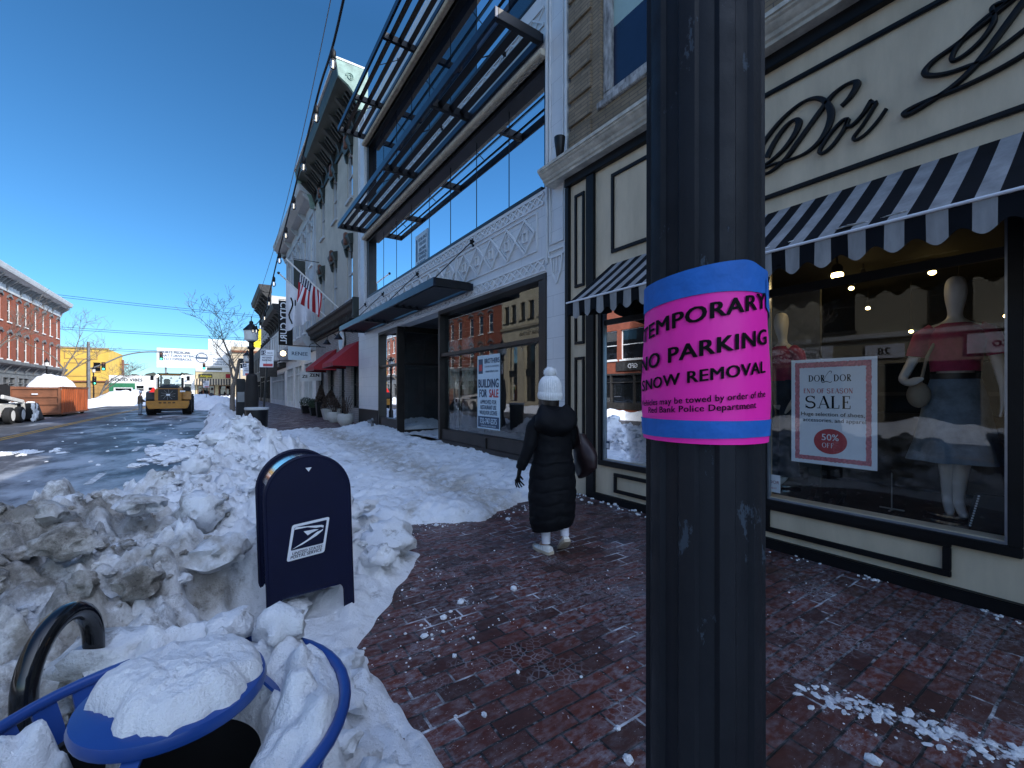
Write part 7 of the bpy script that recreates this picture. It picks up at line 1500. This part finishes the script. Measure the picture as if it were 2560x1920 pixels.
for i in range(19):                                              # hood lying on the back
    a = i/18; z = 1.50-.30*a; wd_ = .13+.095*math.sin(math.pi*min(1, a*1.15))**.8; dp = .05+.085*math.sin(math.pi*a)**.8; ring = []
    for k in range(36):
        t = 2*math.pi*k/36; f_ = .012*math.sin(t*3+a*7)+.012*noise.noise(Vector((math.cos(t)*2, math.sin(t)*2, a*4))); ring.append((-.01+(wd_+f_)*math.cos(t), -.075-.045*math.sin(math.pi*a)+(dp+f_)*math.sin(t), z+.035*math.cos(t*2)*(1-a)-.03*a*abs(math.cos(t))))
    rings.append(ring)
b.loft(rings); b.build('hood', 'coat', co, smooth=True, world=False, angle=180)
gl = [((-.338,.03,.885),.028), ((-.352,.04,.82),(.036,.018)), ((-.36,.045,.775),(.036,.016))]; ge = [(0,1),(1,2)]
for k, (dx, dy, L1) in enumerate(((-.024,-.008,.065), (-.008,-.002,.075), (.010,.006,.070), (.026,.012,.055))):
    gl += [((-.36+dx,.045+dy,.745),.0095), ((-.36+dx*1.5+.012,.05+dy,.745-L1*.5),.0085), ((-.355+dx*1.7+.03,.055+dy,.745-L1),.0075)]; n_ = len(gl); ge += [(2,n_-3),(n_-3,n_-2),(n_-2,n_-1)]
gl += [((-.335,.065,.80),.011), ((-.305,.085,.765),.010), ((-.285,.09,.745),.008)]; n_ = len(gl); ge += [(1,n_-3),(n_-3,n_-2),(n_-2,n_-1)]
skin_mesh('glove', gl, ge, 'black', W)
gr_ = [((.17,.21,1.26),.03), ((.13,.23,1.31),(.034,.02))]; ge = [(0,1)]
for k in range(4): gr_ += [((.105-.004*k,.235,1.345-.02*k),.0095), ((.075,.22,1.35-.02*k),.008)]; n_ = len(gr_); ge += [(1,n_-2),(n_-2,n_-1)]
gr_ += [((.13,.20,1.34),.011), ((.115,.18,1.36),.009)]; n_ = len(gr_); ge += [(1,n_-2),(n_-2,n_-1)]
skin_mesh('glove', gr_, ge, 'black', W)
b = B(); b.loft([ring_xy((-.015,.012), rx, ry, z, 24, amp=.03, k=9) for z, rx, ry in [(1.42,.06,.055),(1.47,.085,.085),(1.55,.088,.095),(1.63,.084,.10),(1.70,.08,.095)]]); b.build('hair', 'hair', W, smooth=True, world=False)
b = B(); rings = []                                              # knitted hat with ribs and turned-up cuff
for i in range(60):
    a = i/59
    if a < .30: z = 1.585+.075*a/.30; r = .118+.008*math.sin(math.pi*a/.3)
    else: q = (a-.30)/.70; z = 1.662+.175*q; r = .113*(1-q**3.0)**.5+.004
    ring = []
    for k in range(132): t = 2*math.pi*k/132; rb_ = .0042*math.cos(t*33)*(1 if a < .95 else .3)+.0012*math.sin(i*2.1); ring.append((-.015+(r+rb_)*math.cos(t), .022+(r*1.08+rb_)*math.sin(t), z+.014*math.sin(t)*(1-a)))
    rings.append(ring)
b.loft(rings); ht = b.build('knit_hat', 'knit', W, smooth=True, world=False, angle=180)
b = B(); random.seed(12); c = Vector((-.015, .015, 1.862)); b.ball(c, .062, .062, .058, 20, 14)
for _ in range(1500): d = Vector((random.gauss(0,1), random.gauss(0,1), random.gauss(0,1))).normalized(); s_ = d.orthogonal().normalized()*.0022; L_ = random.uniform(.066, .080); b.add([c+d*.04-s_, c+d*.04+s_, c+d*L_], [(0,1,2)])
b.build('bobble', 'knit', ht, world=False)
b = B(); b.add([(.045, -.087, 1.612), (.068, -.081, 1.612), (.058, -.084, 1.622)], [(0,1,2)]); b.add([(.052, -.087, 1.624), (.062, -.084, 1.624), (.057, -.086, 1.642)], [(0,1,2)]); b.build('hat_tag', 'print_black', ht, world=False)
for pts in ([(-.083,.03,.42), (-.075,-.012,.20), (-.075,-.02,.10)], [(.096,-.01,.42), (.10,-.085,.26), (.10,-.095,.185)]): b = B(); b.tube(pts, [.062, .048, .044], 14); b.build('sock', 'sock', W, smooth=True, world=False)
def shoe(c, pitch, yaw):
    T = Matrix.Translation(c) @ Matrix.Rotation(yaw, 4, 'Z') @ Matrix.Rotation(pitch, 4, 'X'); sec = [(-.075,.030,.075),(-.06,.038,.082),(-.02,.040,.085),(.03,.041,.078),(.08,.046,.058),(.13,.046,.046),(.165,.034,.036),(.185,.014,.026)]
    b_ = B(); rg = []
    for y, w_, h in sec: rg.append([tuple(T @ Vector((w_*math.copysign(abs(math.cos(t))**.8, math.cos(t)), y, .018+max(0, math.sin(t))**.8*(h-.018)))) for t in (math.pi*k/10 for k in range(11))])
    b_.loft(rg); up_ = b_.build('sneaker', 'shoe', W, smooth=True, world=False)
    b_ = B(); b_.loft([[tuple(T @ Vector(p)) for p in ((-w_*1.08, y, lo), (w_*1.08, y, lo), (w_*1.12, y, lo+.028), (-w_*1.12, y, lo+.028))] for y, w_, lo in [(-.085,.028,.002),(-.06,.040,-.002),(0,.042,-.002),(.08,.047,-.002),(.135,.046,.002),(.17,.034,.008),(.192,.014,.014)]]); b_.build('outsole', pm('gum_sole', (.50, .42, .32), .7), up_, smooth=True, world=False)
    b_ = B()
    for k in range(3): b_.bar(T @ Vector((.040, .0+.03*k, .022)), T @ Vector((.030, .02+.03*k, .066)), .010, .008); b_.bar(T @ Vector((-.040, .0+.03*k, .022)), T @ Vector((-.030, .02+.03*k, .066)), .010, .008)
    b_.build('side_stripes', 'grey_white', up_, world=False)
shoe((-.075, -.02, .004), 0.0, .35); shoe((.10, -.105, .095), -.62, -.1)
bg_ = thing('shoulder_bag', 'slouchy dark maroon shoulder bag hanging from the right shoulder of the walker', 'bag', (2.80, 3.44, 0), R(-16)); bg_.scale = (.97, .97, .965)
b = B(); rings = []
for i in range(21):
    a = i/20; z = 1.22-.44*a; c_x = .285+.07*math.sin(a*2.2); w_ = (.05+.15*smooth(a*1.6))*(1 if a < .85 else 1-.5*((a-.85)/.15)); dpt = .045+.05*math.sin(math.pi*min(1, a*.9+.05)); ring = []
    for k in range(28):
        t = 2*math.pi*k/28; f_ = .014*noise.noise(Vector((math.cos(t)*2.5, math.sin(t)*2.5, a*4))); ring.append((c_x+(dpt+f_)*math.cos(t), -.06+(w_+f_)*math.sin(t), z-.05*math.sin(t)*a))
    rings.append(ring)
b.loft(rings); b.build('pouch', 'bag', bg_, smooth=True, world=False, angle=180)
b = B()
for o_ in (0, 1):
    c = crom([Vector(p) for p in [(.25, -.13+.10*o_, 1.12), (.225, -.11+.10*o_, 1.30), (.165, -.05+.05*o_, 1.425), (.17, .05+.02*o_, 1.40), (.24, .06, 1.22), (.27, .04, 1.12)]], 8)
    b.loft([[tuple(p+Vector(q)) for q in ((-.004, -.022, 0), (.006, -.022, .002), (.006, .022, .002), (-.004, .022, 0))] for p in c])
b.build('straps', 'bag', bg_, smooth=True, world=False)
